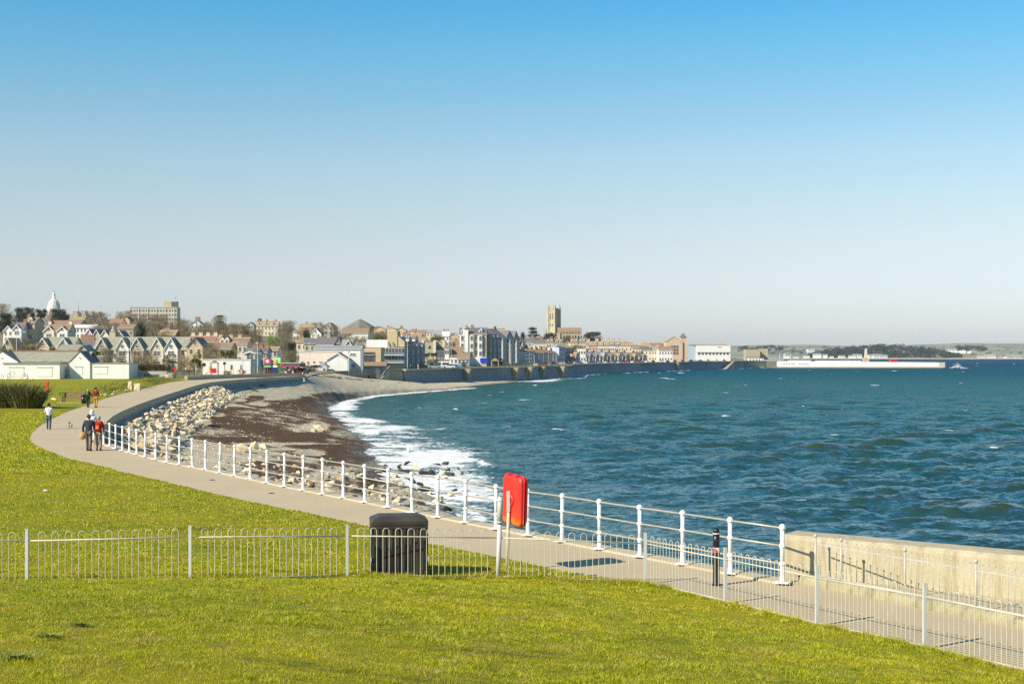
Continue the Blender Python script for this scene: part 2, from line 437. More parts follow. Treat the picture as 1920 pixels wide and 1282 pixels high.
def conc_mat(name, a, b_, c_):
    m, nt, b = nt_new(name)
    p = N(nt, 'NewGeometry').outputs['Position']
    n1 = noise(nt, p, 1.1, 7, .72); n2 = noise(nt, mapping(nt, p, (4, 4, .35)), 1.2, 5, .65); n3 = noise(nt, p, 18, 5, .7)
    c = ramp(nt, n1, [(.35, a), (.65, b_)]); c = mixc(nt, ramp(nt, n2, [(.48, 0.0), (.66, .75)]), c, c_)
    c = mixc(nt, ramp(nt, n3, [(.3, .35), (.5, 0.0)]), c, tuple(x * .6 for x in a))
    L(nt, c, b.inputs['Base Color']); b.inputs['Roughness'].default_value = .9; b.inputs['Specular IOR Level'].default_value = .2
    bump(nt, b, mth(nt, 'ADD', n3, n1), .5, .03)
    return m
CONC = conc_mat('weathered_concrete', (.40, .34, .22), (.50, .43, .29), (.27, .22, .11))
CONC_PINK = conc_mat('stained_concrete', (.43, .375, .245), (.51, .445, .30), (.33, .255, .15))
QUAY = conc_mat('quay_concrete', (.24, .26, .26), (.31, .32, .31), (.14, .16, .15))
MOSS = conc_mat('lichened_concrete', (.33, .29, .17), (.42, .37, .22), (.16, .14, .07))

def tri_poly(name, poly, z, mat, holes=None):
    bm = bmesh.new(); vs = [bm.verts.new((p[0], p[1], z)) for p in poly]; f = bm.faces.new(vs)
    bmesh.ops.triangulate(bm, faces=[f]); bmesh.ops.recalc_face_normals(bm, faces=bm.faces)
    me = bpy.data.meshes.new(name); bm.to_mesh(me); bm.free(); me.materials.append(mat)
    if sum(p.normal.z for p in me.polygons) < 0: me.flip_normals()
    return link(name, me)
tag(tri_poly('path', PATH_POLY, 0.0, PATHM), 'grey tarmac path curving round the bay', kind='structure')

def offset_line(pts, d):
    """left offset (d>0) of an open polyline"""
    out = []
    for i, p in enumerate(pts):
        a = Vector(pts[max(i - 1, 0)]); b = Vector(pts[min(i + 1, len(pts) - 1)]); e = (b - a).normalized()
        out.append((p[0] - e.y * d, p[1] + e.x * d))
    return out
def ribbon(pts, prof, name, mat, parent=None, closed=True, caps=True):
    """sweep a profile [(offset to the right, z)] along an XY polyline"""
    rows = []
    for off, z in prof:
        q = offset_line(pts, -off); rows.append([(x, y, z if not callable(z) else z(i)) for i, (x, y) in enumerate(q)])
    n = len(pts); k = len(prof); v = []; f = []
    for i in range(n):
        for j in range(k): v.append(rows[j][i])
    kk = k if closed else k - 1
    for i in range(n - 1):
        for j in range(kk): f.append((i * k + j, i * k + (j + 1) % k, (i + 1) * k + (j + 1) % k, (i + 1) * k + j))
    if caps and closed: f.append(tuple(range(k))); f.append(tuple((n - 1) * k + j for j in range(k - 1, -1, -1)))
    mb = MB(); mb.add(v, f)
    return mb.build(name, mat, parent) if name else mb
def densify(pts, st):
    o = [pts[0]]
    for a, b in zip(pts[:-1], pts[1:]):
        n = max(1, int(math.hypot(b[0] - a[0], b[1] - a[1]) / st))
        for i in range(1, n + 1): o.append((a[0] + (b[0] - a[0]) * i / n, a[1] + (b[1] - a[1]) * i / n))
    return o
def smooth_line(pts, it=2):
    for _ in range(it):
        o = [pts[0]]
        for a, b in zip(pts[:-1], pts[1:]):
            o += [(a[0] * .75 + b[0] * .25, a[1] * .75 + b[1] * .25), (a[0] * .25 + b[0] * .75, a[1] * .25 + b[1] * .75)]
        o.append(pts[-1]); pts = o
    return pts
# coast runs away from the camera with the land on its left, the sea on its right
i0 = COAST.index(RAIL_END)
near_edge = COAST[2:i0 + 1]
q = thing('quay_wall', 'concrete quay edge under the white post railing', 'quay wall')
ribbon(near_edge, [(-.42, .02), (-.42, -.3), (.1, -.3), (.1, .045), (-.39, .045)], 'coping', KERB, q)
ribbon(near_edge, [(.08, -.3), (.35, -7), (-.6, -7), (-.6, -.3)], 'wall_face', QUAY, q)
para = smooth_line(PARA, 1)
q = thing('parapet_wall', 'long low concrete parapet curving along the path above the rocks', 'parapet wall')
ribbon(para, [(-.5, -.2), (-.5, .36), (.06, .36), (.06, -.2)], 'coping', KERB, q)
ribbon(para, [(-.1, .30), (.02, .30), (.35, -7), (-.6, -7), (-.6, -.2)], 'wall_face', QUAY, q)

# the concrete wall on the right: the kerb hugs the path, the wall itself swings away from it
wa, wb = Vector(WALL_A), Vector(WALL_B); wd = (wb - wa).normalized(); wn = Vector((-wd.y, wd.x))  # wn points to the sea
if wn.x < 0: wn = -wn
LW = (wb - wa).length
wc = Vector((5.60, 29.45)); we = Vector((.765, -.644)).normalized(); wm = Vector((.644, .765))
def sweep(a, d, n_, prof, s0, s1, mat, nm, parent, n=16, jit=0.0):
    v = []; f = []; k = len(prof)
    for i in range(n + 1):
        q = a + d * (s0 + (s1 - s0) * i / n)
        for o, z in prof:
            r = q + n_ * o; v.append((r.x, r.y, z + (random.uniform(-jit, jit) if z > -.2 else 0)))
    for i in range(n):
        for j in range(k): f.append((i * k + j, i * k + (j + 1) % k, (i + 1) * k + (j + 1) % k, (i + 1) * k + j))
    f.append(tuple(range(k))); f.append(tuple(n * k + j for j in range(k - 1, -1, -1)))
    return MB().add(v, f).build(nm, mat, parent)
q = thing('sea_wall', 'thick weathered tan concrete wall right of the last railing post', 'wall')
sweep(wc, we, wm, [(0, -.1), (0, .80), (.02, .86), (.07, .90), (.62, .92), (.67, .86), (.8, -7), (.0, -7)], 0, 22, CONC_PINK, 'wall_block', q, 40, .006)
KR = .16
sweep(wa, wd, wn, [(.0, -.05)] + [(.16 - KR * math.cos(a), .03 + KR * math.sin(a)) for a in [i * math.pi / 8 for i in range(9)]] + [(.33, -.05)], .1, LW, MOSS, 'rounded_kerb', q, 30, .008)
k1, k2 = wa + wn * .28 + wd * .1, wa + wn * .28 + wd * LW; w1_, w2_ = wc + wm * .1, wc + we * 21 + wm * .1
m = MB(); N_ = 30; v = []
for i in range(N_ + 1):
    for j in range(5):
        r = (k1.lerp(k2, i / N_)).lerp(w1_.lerp(w2_, i / N_), j / 4); v.append((r.x, r.y, .10 + random.uniform(-.02, .03) * (0 < j < 4)))
m.add(v, [(i * 5 + j, i * 5 + j + 1, i * 5 + j + 6, i * 5 + j + 5) for i in range(N_) for j in range(4)]); m.build('sandy_ledge', KERB, q)
# ================================================================ beach
def img(P, z):
    return CX + F * P[:, 0] / P[:, 1], HY + (CZ - z) * F / P[:, 1]
def shore_sd(P):
    """positive on the land side of the waterline"""
    d, side, _ = poly_dist(P, SHORE); return d * side + (1.5 * fbm(P[:, 0], P[:, 1], 6, 3, 131) + .6 * vnoise(P[:, 0] / 1.3, P[:, 1] / 1.3, 133)) * np.clip(1.2 - np.abs(d) / 12, 0, 1)
def beach_z(P):
    dc, _, _ = poly_dist(P, COAST)
    s = shore_sd(P)
    top = np.interp(P[:, 1], [60, 150, 190, 225, 284, 298, 375, 400, 421, 440, 600], [-1.7, -1.7, -1.45, -1.1, -.7, .03, .03, -1.4, -2.3, -3.8, -4.5])
    t = np.where(s > 0, s / (s + dc + 1e-6), 0)
    z = SEA - .05 + (top - SEA) * t ** np.interp(P[:, 1], [120, 190, 420, 600], [.75, .92, .92, .8])
    z = np.where(s <= 0, SEA - .05 + s * .09, z)
    z = z + .12 * fbm(P[:, 0], P[:, 1], 9, 4, 5) * ss((s + 2) / 6)
    return np.maximum(z, -6.9)
def blob(x, y, cx, cy, rx, ry, soft=.35):
    d = np.sqrt(((x - cx) / rx) ** 2 + ((y - cy) / ry) ** 2)
    return ss((1 + soft - d) / (2 * soft))
def make_beach():
    us = np.linspace(-.30, .16, 560)
    ys = [33.0]
    while ys[-1] < 600: ys.append(ys[-1] + max(.25, ys[-1] ** 2 / (8.5 * 1422) * .45))
    ys = np.array(ys)
    U, Y = np.meshgrid(us, ys); P = np.stack([(U * Y).ravel(), Y.ravel()], 1)
    z = beach_z(P)
    dc, _, _ = poly_dist(P, COAST); land = inside(P, LAND_POLY)
    keep = (~land) | (dc < .8) | ((dc < 5) & (P[:, 1] > 297) & (P[:, 1] < 372))
    s = shore_sd(P)
    keep &= (s > -9)
    x, y = img(P, z)
    n = fbm(P[:, 0], P[:, 1] * .45, 6, 5, 11); n2 = fbm(P[:, 0], P[:, 1] * .4, 2.0, 4, 15); n3 = fbm(P[:, 0] * .35, P[:, 1], 5, 4, 25)
    weed = np.zeros(len(P))
    for a in ((460, 795, 115, 34), (410, 770, 60, 18), (560, 770, 60, 22), (600, 795, 60, 20), (520, 825, 130, 18), (400, 812, 70, 14), (640, 835, 55, 18), (620, 745, 60, 9),
              (560, 850, 90, 14), (640, 860, 60, 16), (700, 905, 90, 24), (520, 880, 90, 18), (480, 748, 16, 8), (510, 758, 30, 9)):
        weed = np.maximum(weed, blob(x, y, *a))
    for a in ((590, 801, 26, 9), (450, 757, 60, 6), (585, 848, 30, 7), (470, 842, 90, 3), (520, 832, 100, 2.5), (400, 778, 20, 4)):
        weed = np.minimum(weed, 1 - .9 * blob(x, y, *a))
    weed = np.clip(weed + .55 * n + .5 * n2 + .4 * n3 - .12, 0, 1) * (weed > .02)
    # tide lines on the far shingle
    tide = np.exp(-((s - 13 - 3 * n) / 1.2) ** 2) * .8 + np.exp(-((s - 21 - 4 * n) / .9) ** 2) * .5
    weed = np.clip(weed + tide * ss((P[:, 1] - 150) / 60) * (n2 > -.1), 0, 1)
    wl = np.where(P[:, 1] > 210, 3.0, 2.2); wet = ss(1 - (s - .6 - wl * .5 * n) / wl)
    sand = np.clip(blob(x, y, 600, 855, 60, 8) + blob(x, y, 460, 845, 140, 6) + blob(x, y, 520, 838, 150, 3) + blob(x, y, 640, 905, 90, 12) + .8 * n3 - .35, 0, 1) * ss(1 - (P[:, 1] - 150) / 60)
    z = z + .10 * weed * (.5 + n2)
    V = np.column_stack([P, z]); f = grid_faces(len(ys), len(us)); f = f[keep[f].all(1)]
    m, nt, b = nt_new('beach')
    p = N(nt, 'NewGeometry').outputs['Position']
    v1 = N(nt, 'TexVoronoi'); v1.inputs['Scale'].default_value = 5; L(nt, p, v1.inputs['Vector'])
    v2 = N(nt, 'TexVoronoi'); v2.inputs['Scale'].default_value = 1.9; L(nt, p, v2.inputs['Vector'])
    n1 = noise(nt, p, .25, 5, .65); nf = noise(nt, p, 4.0, 6, .8)
    rc = ramp(nt, v1.outputs['Color'], [(.1, (.15, .125, .085)), (.35, (.43, .35, .22)), (.6, (.63, .52, .34)), (.9, (.92, .80, .57))])
    rc2 = ramp(nt, v2.outputs['Color'], [(.0, (.28, .25, .18)), (.5, (.54, .47, .33)), (1.0, (.74, .66, .48))])
    c = mixc(nt, .35, rc, rc2); c = mixc(nt, ramp(nt, n1, [(.4, 0.0), (.65, .5)]), c, (.52, .45, .31))
    c = mixc(nt, ramp(nt, nf, [(.25, .6), (.42, 0.0)]), c, (.16, .15, .12))
    c = mixc(nt, attr(nt, 'sand'), c, mixc(nt, nf, (.42, .33, .19), (.56, .46, .29)))
    wn_ = mixc(nt, nf, (.03, .016, .007), (.18, .105, .055))
    nm2 = noise(nt, mapping(nt, p, (.7, 1.6, 1)), 1.1, 6, .7, .8); wf = mth(nt, 'ADD', mth(nt, 'ADD', mth(nt, 'MULTIPLY', attr(nt, 'weed'), .86), mth(nt, 'MULTIPLY', mth(nt, 'SUBTRACT', nf, .5), 1.4)), mth(nt, 'MULTIPLY', mth(nt, 'SUBTRACT', nm2, .5), 1.9))
    gate = ramp(nt, wf, [(.36, 0.0), (.5, 1.0)])
    c = mixc(nt, mth(nt, 'MULTIPLY', gate, ramp(nt, attr(nt, 'weed'), [(.04, 0.0), (.15, 1.0)])), c, wn_)
    c = mixc(nt, mth(nt, 'MULTIPLY', attr(nt, 'wet'), .62), c, mixc(nt, nf, (.03, .027, .022), (.24, .21, .16)))
    L(nt, c, b.inputs['Base Color']); b.inputs['Specular IOR Level'].default_value = .1
    L(nt, ramp(nt, attr(nt, 'wet'), [(0, .95), (1, .6)]), b.inputs['Roughness'])
    bump(nt, b, mth(nt, 'ADD', mth(nt, 'MULTIPLY', v1.outputs['Distance'], 1.5), nf), .45, .05)
    o = link('beach', np_mesh('beach', V, f, m, attrs={'weed': weed, 'wet': wet, 'sand': sand})); tag(o, 'grey shingle beach with brown seaweed', kind='structure')
make_beach()

# ================================================================ the sea
def make_sea():
    us = np.concatenate([np.linspace(-.62, -.33, 60), np.linspace(-.325, .44, 1450), np.linspace(.445, .72, 60)])
    ys = [14.0]
    while ys[-1] < 60: ys.append(ys[-1] + .5)
    while ys[-1] < 14000: ys.append(ys[-1] + max(.24, ys[-1] ** 2 / (9.6 * 1422) * .30))
    ys = np.array(ys); dY = np.gradient(ys)
    U, Y = np.meshgrid(us, ys); X = U * Y; D = np.broadcast_to(dY[:, None], X.shape); DX = Y * .00053
    P = np.stack([X.ravel(), Y.ravel()], 1)
    s = np.full(len(P), -500.0); m = (P[:, 1] < 700) 
    s[m] = shore_sd(P[m])
    dc = np.full(len(P), 500.0); m2 = P[:, 1] < 1300; dc[m2], _, _ = poly_dist(P[m2], COAST)
    s = s.reshape(X.shape); dc = dc.reshape(X.shape)
    H = np.zeros_like(X); HX = np.zeros_like(X); HY_ = np.zeros_like(X)
    rg = np.random.default_rng(3)
    shelter = ss(-s / 30) * .9 + .1
    shelter = shelter * (.45 + .55 * ss(dc / 60))
    comp = []
    for i in range(78):
        lam = .9 * (17 / .9) ** (i / 77) * rg.uniform(.93, 1.07)
        th = math.radians(-80) + rg.normal(0, .55 if lam > 3.5 else .85)         # travel direction
        k = 2 * math.pi / lam
        a = .0105 * lam ** .80 * rg.uniform(.5, 1.25) * (1.0 if lam < 9 else .6)
        comp.append((k * math.cos(th), k * math.sin(th), a, rg.uniform(0, 6.28), lam))
    for kx, ky, a, ph, lam in comp:
        flt = np.clip((lam * max(abs(ky), 1e-3) ** 0 / D - 2.2) / 2.5, 0, 1) * np.clip(lam / DX / 2.5 - 1, 0, 1)
        rows = flt.max(1) > 0
        if not rows.any(): continue
        r = slice(0, int(np.nonzero(rows)[0][-1]) + 1)
        arg = kx * X[r] + ky * Y[r] + ph; k = math.hypot(kx, ky); A = a * flt[r]
        H[r] += A * np.sin(arg); q = .8
        HX[r] += q * A * np.cos(arg) * kx / k; HY_[r] += q * A * np.cos(arg) * ky / k
    gust = .8 + .35 * fbm(X, Y, 60, 3, 8)
    H *= shelter * gust; HX *= shelter * gust; HY_ *= shelter * gust
    # breakers running in along the beach
    sh = np.clip(-s, 0, 80)
    wob = fbm(X, Y, 16, 3, 31)
    br = np.zeros_like(X)
    for c0, w, am in ((5, 1.5, .30), (12, 1.8, .34), (22, 2.2, .26), (36, 3.0, .22)):
        t = (sh + 5 * wob - c0) / w
        br += am * np.exp(-np.where(t < 0, (t * 1.8) ** 2, t ** 2)) * ss(.35 + 1.4 * fbm(X, Y, 11, 2, 41 + int(c0)))
    xi = CX + F * U; east = np.where(Y < 190, ss((1010 - xi + 40 * wob) / 130), 1.0)
    near = (s < 0) * (Y < 420) * east
    br = br * near
    Z = SEA + H + br
    # foam
    fn = fbm(X, Y * .8, 7, 4, 51); fn2 = fbm(X, Y, 2.2, 4, 61)
    wd_ = 4.0 + 6.0 * ss((255 - Y) / 95) + 3 * fn
    wd_ = np.where(Y > 240, 5.0 + 3 * fn, wd_)
    foam = ss(1 - (sh - wd_ * .45) / np.maximum(wd_ * .9, 1)) * near * (s < .5)
    foam = foam * (.72 + .6 * fn + .6 * fn2)
    foam += near * np.clip(br - .12, 0, 1) * 2.2 * (.65 + .6 * fn2 + .3 * fn)
    foam += near * .35 * np.exp(-((sh - 20 - 6 * fn) / 4) ** 2) * (fn2 > -.05) * ss(1 - (Y - 75) / 120)
    # surf at the foot of the far promenade wall
    xi, yi = CX + F * U, HY + 9.6 * F / Y
    foam += np.exp(-((xi - 1010) / 40) ** 2 - ((yi - 711) / 5) ** 2) * 1.2 + (dc < 7) * (Y > 420) * np.clip(.55 + 1.5 * fn, 0, 1) * .9
    # whitecaps: the steepest crests far out
    cap = fbm(X, Y * .7, 5.5, 2, 71); cap2 = fbm(X * .5, Y, 60, 2, 73)
    pr = (H > .17 * shelter) & (Y < 320)
    foam += pr * np.clip((cap - .60 + .15 * cap2) * 5, 0, 1) * (s < -8)
    cells = 3.5 + Y * .009
    capf = vnoise(X / (cells * .9), Y / cells, 77); capg = vnoise(X / 2.5, Y / (cells * .5), 79)
    foam += (Y > 150) * np.clip((capf * .8 + .35 * capg - .86 + .05 * ss((Y - 250) / 500)) * 6, 0, 1) * (s < -12) * ss((Y - 150) / 120)
    foam = np.clip(foam, 0, 1.3)
    # murky green shallows turning to deeper blue
    shal = np.exp(-np.clip(-s, 0, 1e4) / 38) + .35 * np.exp(-((Y - 450) / 200) ** 2) * (.5 + .5 * fbm(X, Y, 90, 2, 91)) + .28 * ss((xi - 980) / -200) 
    sil = np.clip(ss((H + .02) / .5), 0, 1)
    V = np.column_stack([(X - HX).ravel(), (Y - HY_).ravel(), Z.ravel()])
    keep = (~inside(P, LAND_POLY)) | (dc.ravel() < .4); keep &= (s.ravel() < 4.0)
    f = grid_faces(len(ys), len(us)); f = f[keep[f].all(1)]
    m, nt, b = nt_new('sea_water')
    p = N(nt, 'NewGeometry').outputs['Position']
    far = mth(nt, 'MULTIPLY', N(nt, 'SeparateXYZ').outputs[1], 1.0)
    sep = [n for n in nt.nodes if n.type == 'SEPXYZ'][0]; L(nt, p, sep.inputs[0])
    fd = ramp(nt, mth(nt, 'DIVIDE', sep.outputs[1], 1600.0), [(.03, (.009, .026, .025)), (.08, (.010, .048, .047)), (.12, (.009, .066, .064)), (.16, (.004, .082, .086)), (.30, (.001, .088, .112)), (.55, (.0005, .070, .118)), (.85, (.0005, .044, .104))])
    nb = noise(nt, mapping(nt, p, (1, .5, 1)), .016, 3, .5)
    c = mixc(nt, ramp(nt, nb, [(.4, 0.0), (.65, .6)]), fd, (.008, .075, .088))
    c = mixc(nt, mth(nt, 'MULTIPLY', attr(nt, 'shallow'), .75, True), c, (.035, .085, .070))
    c = mixc(nt, mth(nt, 'MULTIPLY', ramp(nt, attr(nt, 'crest'), [(.15, 0.0), (.8, 1.0)]), .85), c, (.040, .050, .012))
    w1 = N(nt, 'TexNoise'); w1.inputs['Scale'].default_value = 1.0; w1.inputs['Detail'].default_value = 7; w1.inputs['Roughness'].default_value = .68
    L(nt, mapping(nt, p, (1.7, 3.6, 1), (0, 0, .15)), w1.inputs['Vector'])
    w2 = noise(nt, mapping(nt, p, (.22, .42, 1), (0, 0, -.2)), 1.0, 5, .6)
    fnoise = noise(nt, mapping(nt, p, (1.0, .7, 1)), 1.3, 9, .72, 1.2)
    ff = mth(nt, 'ADD', attr(nt, 'foam'), mth(nt, 'MULTIPLY', mth(nt, 'SUBTRACT', fnoise, .5), 2.2))
    gate = mth(nt, 'MULTIPLY', ramp(nt, ff, [(.40, 0.0), (.62, 1.0)]), ramp(nt, attr(nt, 'foam'), [(.03, 0.0), (.25, 1.0)]))
    c = mixc(nt, gate, c, mixc(nt, fnoise, (.62, .62, .58), (.88, .87, .82)))
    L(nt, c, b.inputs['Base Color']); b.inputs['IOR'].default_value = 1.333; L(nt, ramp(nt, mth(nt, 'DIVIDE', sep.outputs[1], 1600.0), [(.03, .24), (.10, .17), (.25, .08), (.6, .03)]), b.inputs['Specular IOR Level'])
    L(nt, ramp(nt, gate, [(0, .10), (1, .8)]), b.inputs['Roughness'])
    g0 = N(nt, 'NewGeometry')
    def vn(src, amp):
        v = N(nt, 'VectorMath', operation='SUBTRACT'); L(nt, src, v.inputs[0]); v.inputs[1].default_value = (.5, .5, .5)
        q = N(nt, 'VectorMath', operation='MULTIPLY'); L(nt, v.outputs[0], q.inputs[0]); q.inputs[1].default_value = (amp * .8, amp * 1.25, 0); return q.outputs[0]
    w3 = N(nt, 'TexNoise'); w3.inputs['Scale'].default_value = 1.0; w3.inputs['Detail'].default_value = 4; L(nt, mapping(nt, p, (.30, .62, 1), (0, 0, .1)), w3.inputs['Vector'])
    ad = N(nt, 'VectorMath', operation='ADD'); L(nt, vn(w1.outputs['Color'], 1.9), ad.inputs[0]); L(nt, vn(w3.outputs['Color'], 1.0), ad.inputs[1])
    a2 = N(nt, 'VectorMath', operation='ADD'); L(nt, ad.outputs[0], a2.inputs[0]); L(nt, g0.outputs['Normal'], a2.inputs[1])
    nm_ = N(nt, 'VectorMath', operation='NORMALIZE'); L(nt, a2.outputs[0], nm_.inputs[0]); L(nt, nm_.outputs[0], b.inputs['Normal'])
    df = N(nt, 'BsdfDiffuse'); gl = N(nt, 'BsdfGlossy'); L(nt, c, df.inputs[0]); gl.inputs['Roughness'].default_value = .12; gl.inputs[0].default_value = (.70, .92, 1.0, 1); L(nt, nm_.outputs[0], gl.inputs['Normal'])
    fr = N(nt, 'Fresnel'); fr.inputs[0].default_value = 1.34; L(nt, nm_.outputs[0], fr.inputs['Normal'])
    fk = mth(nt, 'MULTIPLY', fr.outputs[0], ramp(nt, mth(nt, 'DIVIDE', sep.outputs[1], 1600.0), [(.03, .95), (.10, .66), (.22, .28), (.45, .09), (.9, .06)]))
    fk = mth(nt, 'MULTIPLY', fk, mth(nt, 'SUBTRACT', 1.0, mth(nt, 'MULTIPLY', gate, .95)))
    mxs = N(nt, 'MixShader'); L(nt, fk, mxs.inputs[0]); L(nt, df.outputs[0], mxs.inputs[1]); L(nt, gl.outputs[0], mxs.inputs[2])
    L(nt, mxs.outputs[0], [n for n in nt.nodes if n.type == 'OUTPUT_MATERIAL'][0].inputs[0])
    o = link('sea', np_mesh('sea', V, f, m, attrs={'foam': foam.ravel(), 'shallow': np.clip(shal, 0, 1).ravel(), 'crest': (sil * shelter).ravel()})); tag(o, 'wind-ruffled teal sea', kind='structure')
make_sea()

# ================================================================ light, sky, camera
SUN_AZ, SUN_EL = R(36), R(36)
sd_ = Vector((-math.cos(SUN_AZ) * math.cos(SUN_EL), -math.sin(SUN_AZ) * math.cos(SUN_EL), math.sin(SUN_EL)))
l = bpy.data.lights.new('sun', 'SUN'); l.energy = 4.8; l.angle = R(.5); l.color = (1, .89, .73)
lo = bpy.data.objects.new('sun', l); C.objects.link(lo); lo.rotation_euler = sd_.to_track_quat('Z', 'Y').to_euler(); lo.location = (-50, -40, 60)
w = bpy.data.worlds.new('World'); S.world = w; w.use_nodes = True; nt = w.node_tree
bg = nt.nodes['Background']
sky = nt.nodes.new('ShaderNodeTexSky'); sky.sky_type = 'NISHITA'; sky.sun_disc = False; sky.sun_elevation = SUN_EL
sky.sun_rotation = math.atan2(sd_.x, sd_.y); sky.altitude = 0; sky.air_density = 1.0; sky.dust_density = .6; sky.ozone_density = 1.6
g_ = nt.nodes.new('ShaderNodeTexCoord'); sp = nt.nodes.new('ShaderNodeSeparateXYZ'); nt.links.new(g_.outputs['Generated'], sp.inputs[0])
rp = nt.nodes.new('ShaderNodeValToRGB'); nt.links.new(sp.outputs[2], rp.inputs[0])
e = rp.color_ramp.elements
SKYR = [(0.0, (.85, .925, 1.23)), (0.0435, (0.92, 0.922, 1.10)), (0.0696, (0.992, 0.923, 0.971)), (0.0992, (1.006, 0.964, 0.95)), (0.136, (0.949, 1.018, 0.983)), (0.1721, (0.756, 1.017, 1.028)), (0.2076, (0.534, 1.031, 1.103)), (0.2413, (0.354, 0.99, 1.181)), (0.6, (0.195, 0.693, 1.004))]
while len(e) < len(SKYR): e.new(.5)
for i, (p_, c_) in enumerate(SKYR): e[i].position = p_; e[i].color = c4(c_)
mx = nt.nodes.new('ShaderNodeMix'); mx.data_type = 'RGBA'; mx.blend_type = 'MULTIPLY'; mx.inputs[0].default_value = 1
nt.links.new(sky.outputs[0], mx.inputs[6]); nt.links.new(rp.outputs[0], mx.inputs[7]); nt.links.new(mx.outputs[2], bg.inputs[0])
bg.inputs[1].default_value = .10
cam = bpy.data.cameras.new('camera'); co = bpy.data.objects.new('camera', cam); C.objects.link(co)
co.location = (0, 0, CZ); co.rotation_euler = (R(90), 0, 0); cam.sensor_width = 36; cam.lens = 36 * F / 1920; cam.shift_y = 25 / 1920
cam.clip_start = .5; cam.clip_end = 60000
S.camera = co
S.view_settings.view_transform = 'Standard'; S.view_settings.look = 'None'; S.view_settings.exposure = .45; S.view_settings.gamma = 1
S.render.engine = 'CYCLES'; S.cycles.max_bounces = 5; S.cycles.diffuse_bounces = 2; S.cycles.glossy_bounces = 2; S.cycles.transmission_bounces = 2
S.cycles.transparent_max_bounces = 6; S.cycles.use_denoising = False; S.cycles.caustics_reflective = False; S.cycles.caustics_refractive = False
# ================================================================ near street furniture
WHITE = M('white_railing_paint', (.86, .86, .84), (.74, .73, .68), 3, .45, spec=.5, streak=True)
STEEL = M('galvanised_rail', (.52, .47, .38), (.42, .38, .30), 4, .45, metal=.3)
GALV = M('weathered_fence_paint', (.60, .60, .55), (.48, .47, .40), 6, .55, streak=True)
GALV2 = M('cream_bar_paint', (.66, .62, .50), (.52, .47, .34), 5, .5)
BLACK = M('black_plastic', (.035, .030, .022), (.065, .055, .038), 3, .5, spec=.5)
BLACKG = M('black_gloss_paint', (.012, .012, .013), (.02, .02, .02), 3, .3, spec=.5)
RED = M('red_plastic', (.80, .028, .022), (.74, .05, .02), 1.2, .38, spec=.5)
REDM = M('red_reflector', (.65, .02, .03), None, 3, .3)
WHITEB = M('white_band', (.85, .85, .85), None, 3, .4)

def GG(px, py):
    z = 0.1
    for _ in range(12):
        x, y = G(px, py, z); z = .5 * z + .5 * float(ground_z(np.array([[x, y]]))[0])
    return x, y
# white railing with ball-jointed posts and three rails
def railing():
    t = thing('white_post_railing', 'long white seaside railing with ball-topped posts and three steel rails', 'railing')
    h = 1.13
    mb = MB()
    mb.box(-.15, .15, -.11, .11, 0, .025); mb.lathe([(.075, .02), (.055, .06), (.05, .28), (.046, .34)], n=12)
    mb.lathe([(.045, .34), (.045, h - .06)], n=12)
    for z in (.38, .74): mb.ball((0, 0, z), .068, 12, sz=1)
    mb.ball((0, 0, h - .02), .072, 14)
    me = mb.mesh('post', WHITE)
    pts = POSTS + [(-21.0, 73.6)]
    for i, (x, y) in enumerate(POSTS):
        o = link('post', me, t, (x, y, .045)); o.rotation_euler = (random.uniform(-.008, .008), random.uniform(-.010, .010), -.5)
    for z in (.38, .74, h - .03):
        for a, b, nm in ((POSTS[:12], 0, 0), (POSTS[11:24], 0, 0), (POSTS[23:], 0, 0)):
            r = MB().tube([(x, y, z + .045) for x, y in a], .021, 6); r.build('rail', STEEL, t)
railing()

# bow-top fence
def bow_panel(L_, n, hr=.82, h=.98, skew=0.0):
    mb = MB(); zr = lambda x: skew * (x / L_)
    mb.tube([(.03, 0, hr), (L_ - .03, 0, hr + skew)], .0125, 8)
    mb.tube([(.03, 0, .055), (L_ - .03, 0, .055 + skew)], .009, 8)
    p = (L_ - .30) / n; x0 = .15 + p * .24
    w = p * .5
    for i in range(n):
        a = x0 + p * i; z = zr(a + w / 2)
        pts = [(a, 0, .045 + z), (a, 0, h - w / 2 + z)] + [(a + w / 2 - w / 2 * math.cos(t), 0, h - w / 2 + w / 2 * math.sin(t) + z) for t in [math.pi * k / 8 for k in range(1, 8)]] + [(a + w, 0, h - w / 2 + z), (a + w, 0, .045 + z)]
        mb.tube(pts, .0072, 5, cap=False)
    return mb
def fence():
    t = thing('bow_top_fence', 'pale bow-top metal park fence crossing the grass and edging the path', 'fence')
    for i, (x, y, z) in enumerate(FENCE):
        tall = (i == 6)
        if tall:
            mb = MB(); mb.lathe([(.046, -.2), (.046, 1.10)], n=16); mb.lathe([(.058, 1.10), (.058, 1.62), (.05, 1.635)], n=16); mb.lathe([(.061, 1.12), (.061, 1.15)], n=16); mb.lathe([(.061, 1.55), (.061, 1.58)], n=16)
            o = mb.build('tall_post', GALV, t, (x, y, z)); o.rotation_euler = (0, R(1.8), 0); o['label'] = 'taller round post with a sleeve'
        else:
            mb = MB(); mb.box(-.028, .028, -.028, .028, -.3, 1.03); mb.box(-.030, .030, -.030, .030, 1.03, 1.036)
            mb.build('post', GALV, t, (x, y, z), random.uniform(0, .2))
    for i in range(len(FENCE) - 1):
        (x, y, z), (a, b, c) = FENCE[i], FENCE[i + 1]
        L_ = math.hypot(a - x, b - y)
        n = 11
        o = bow_panel(L_, n if L_ > 2.2 else 8, skew=c - z).build('panel', GALV2, t, (x, y, z)); o.rotation_euler = (0, 0, math.atan2(b - y, a - x))
fence()

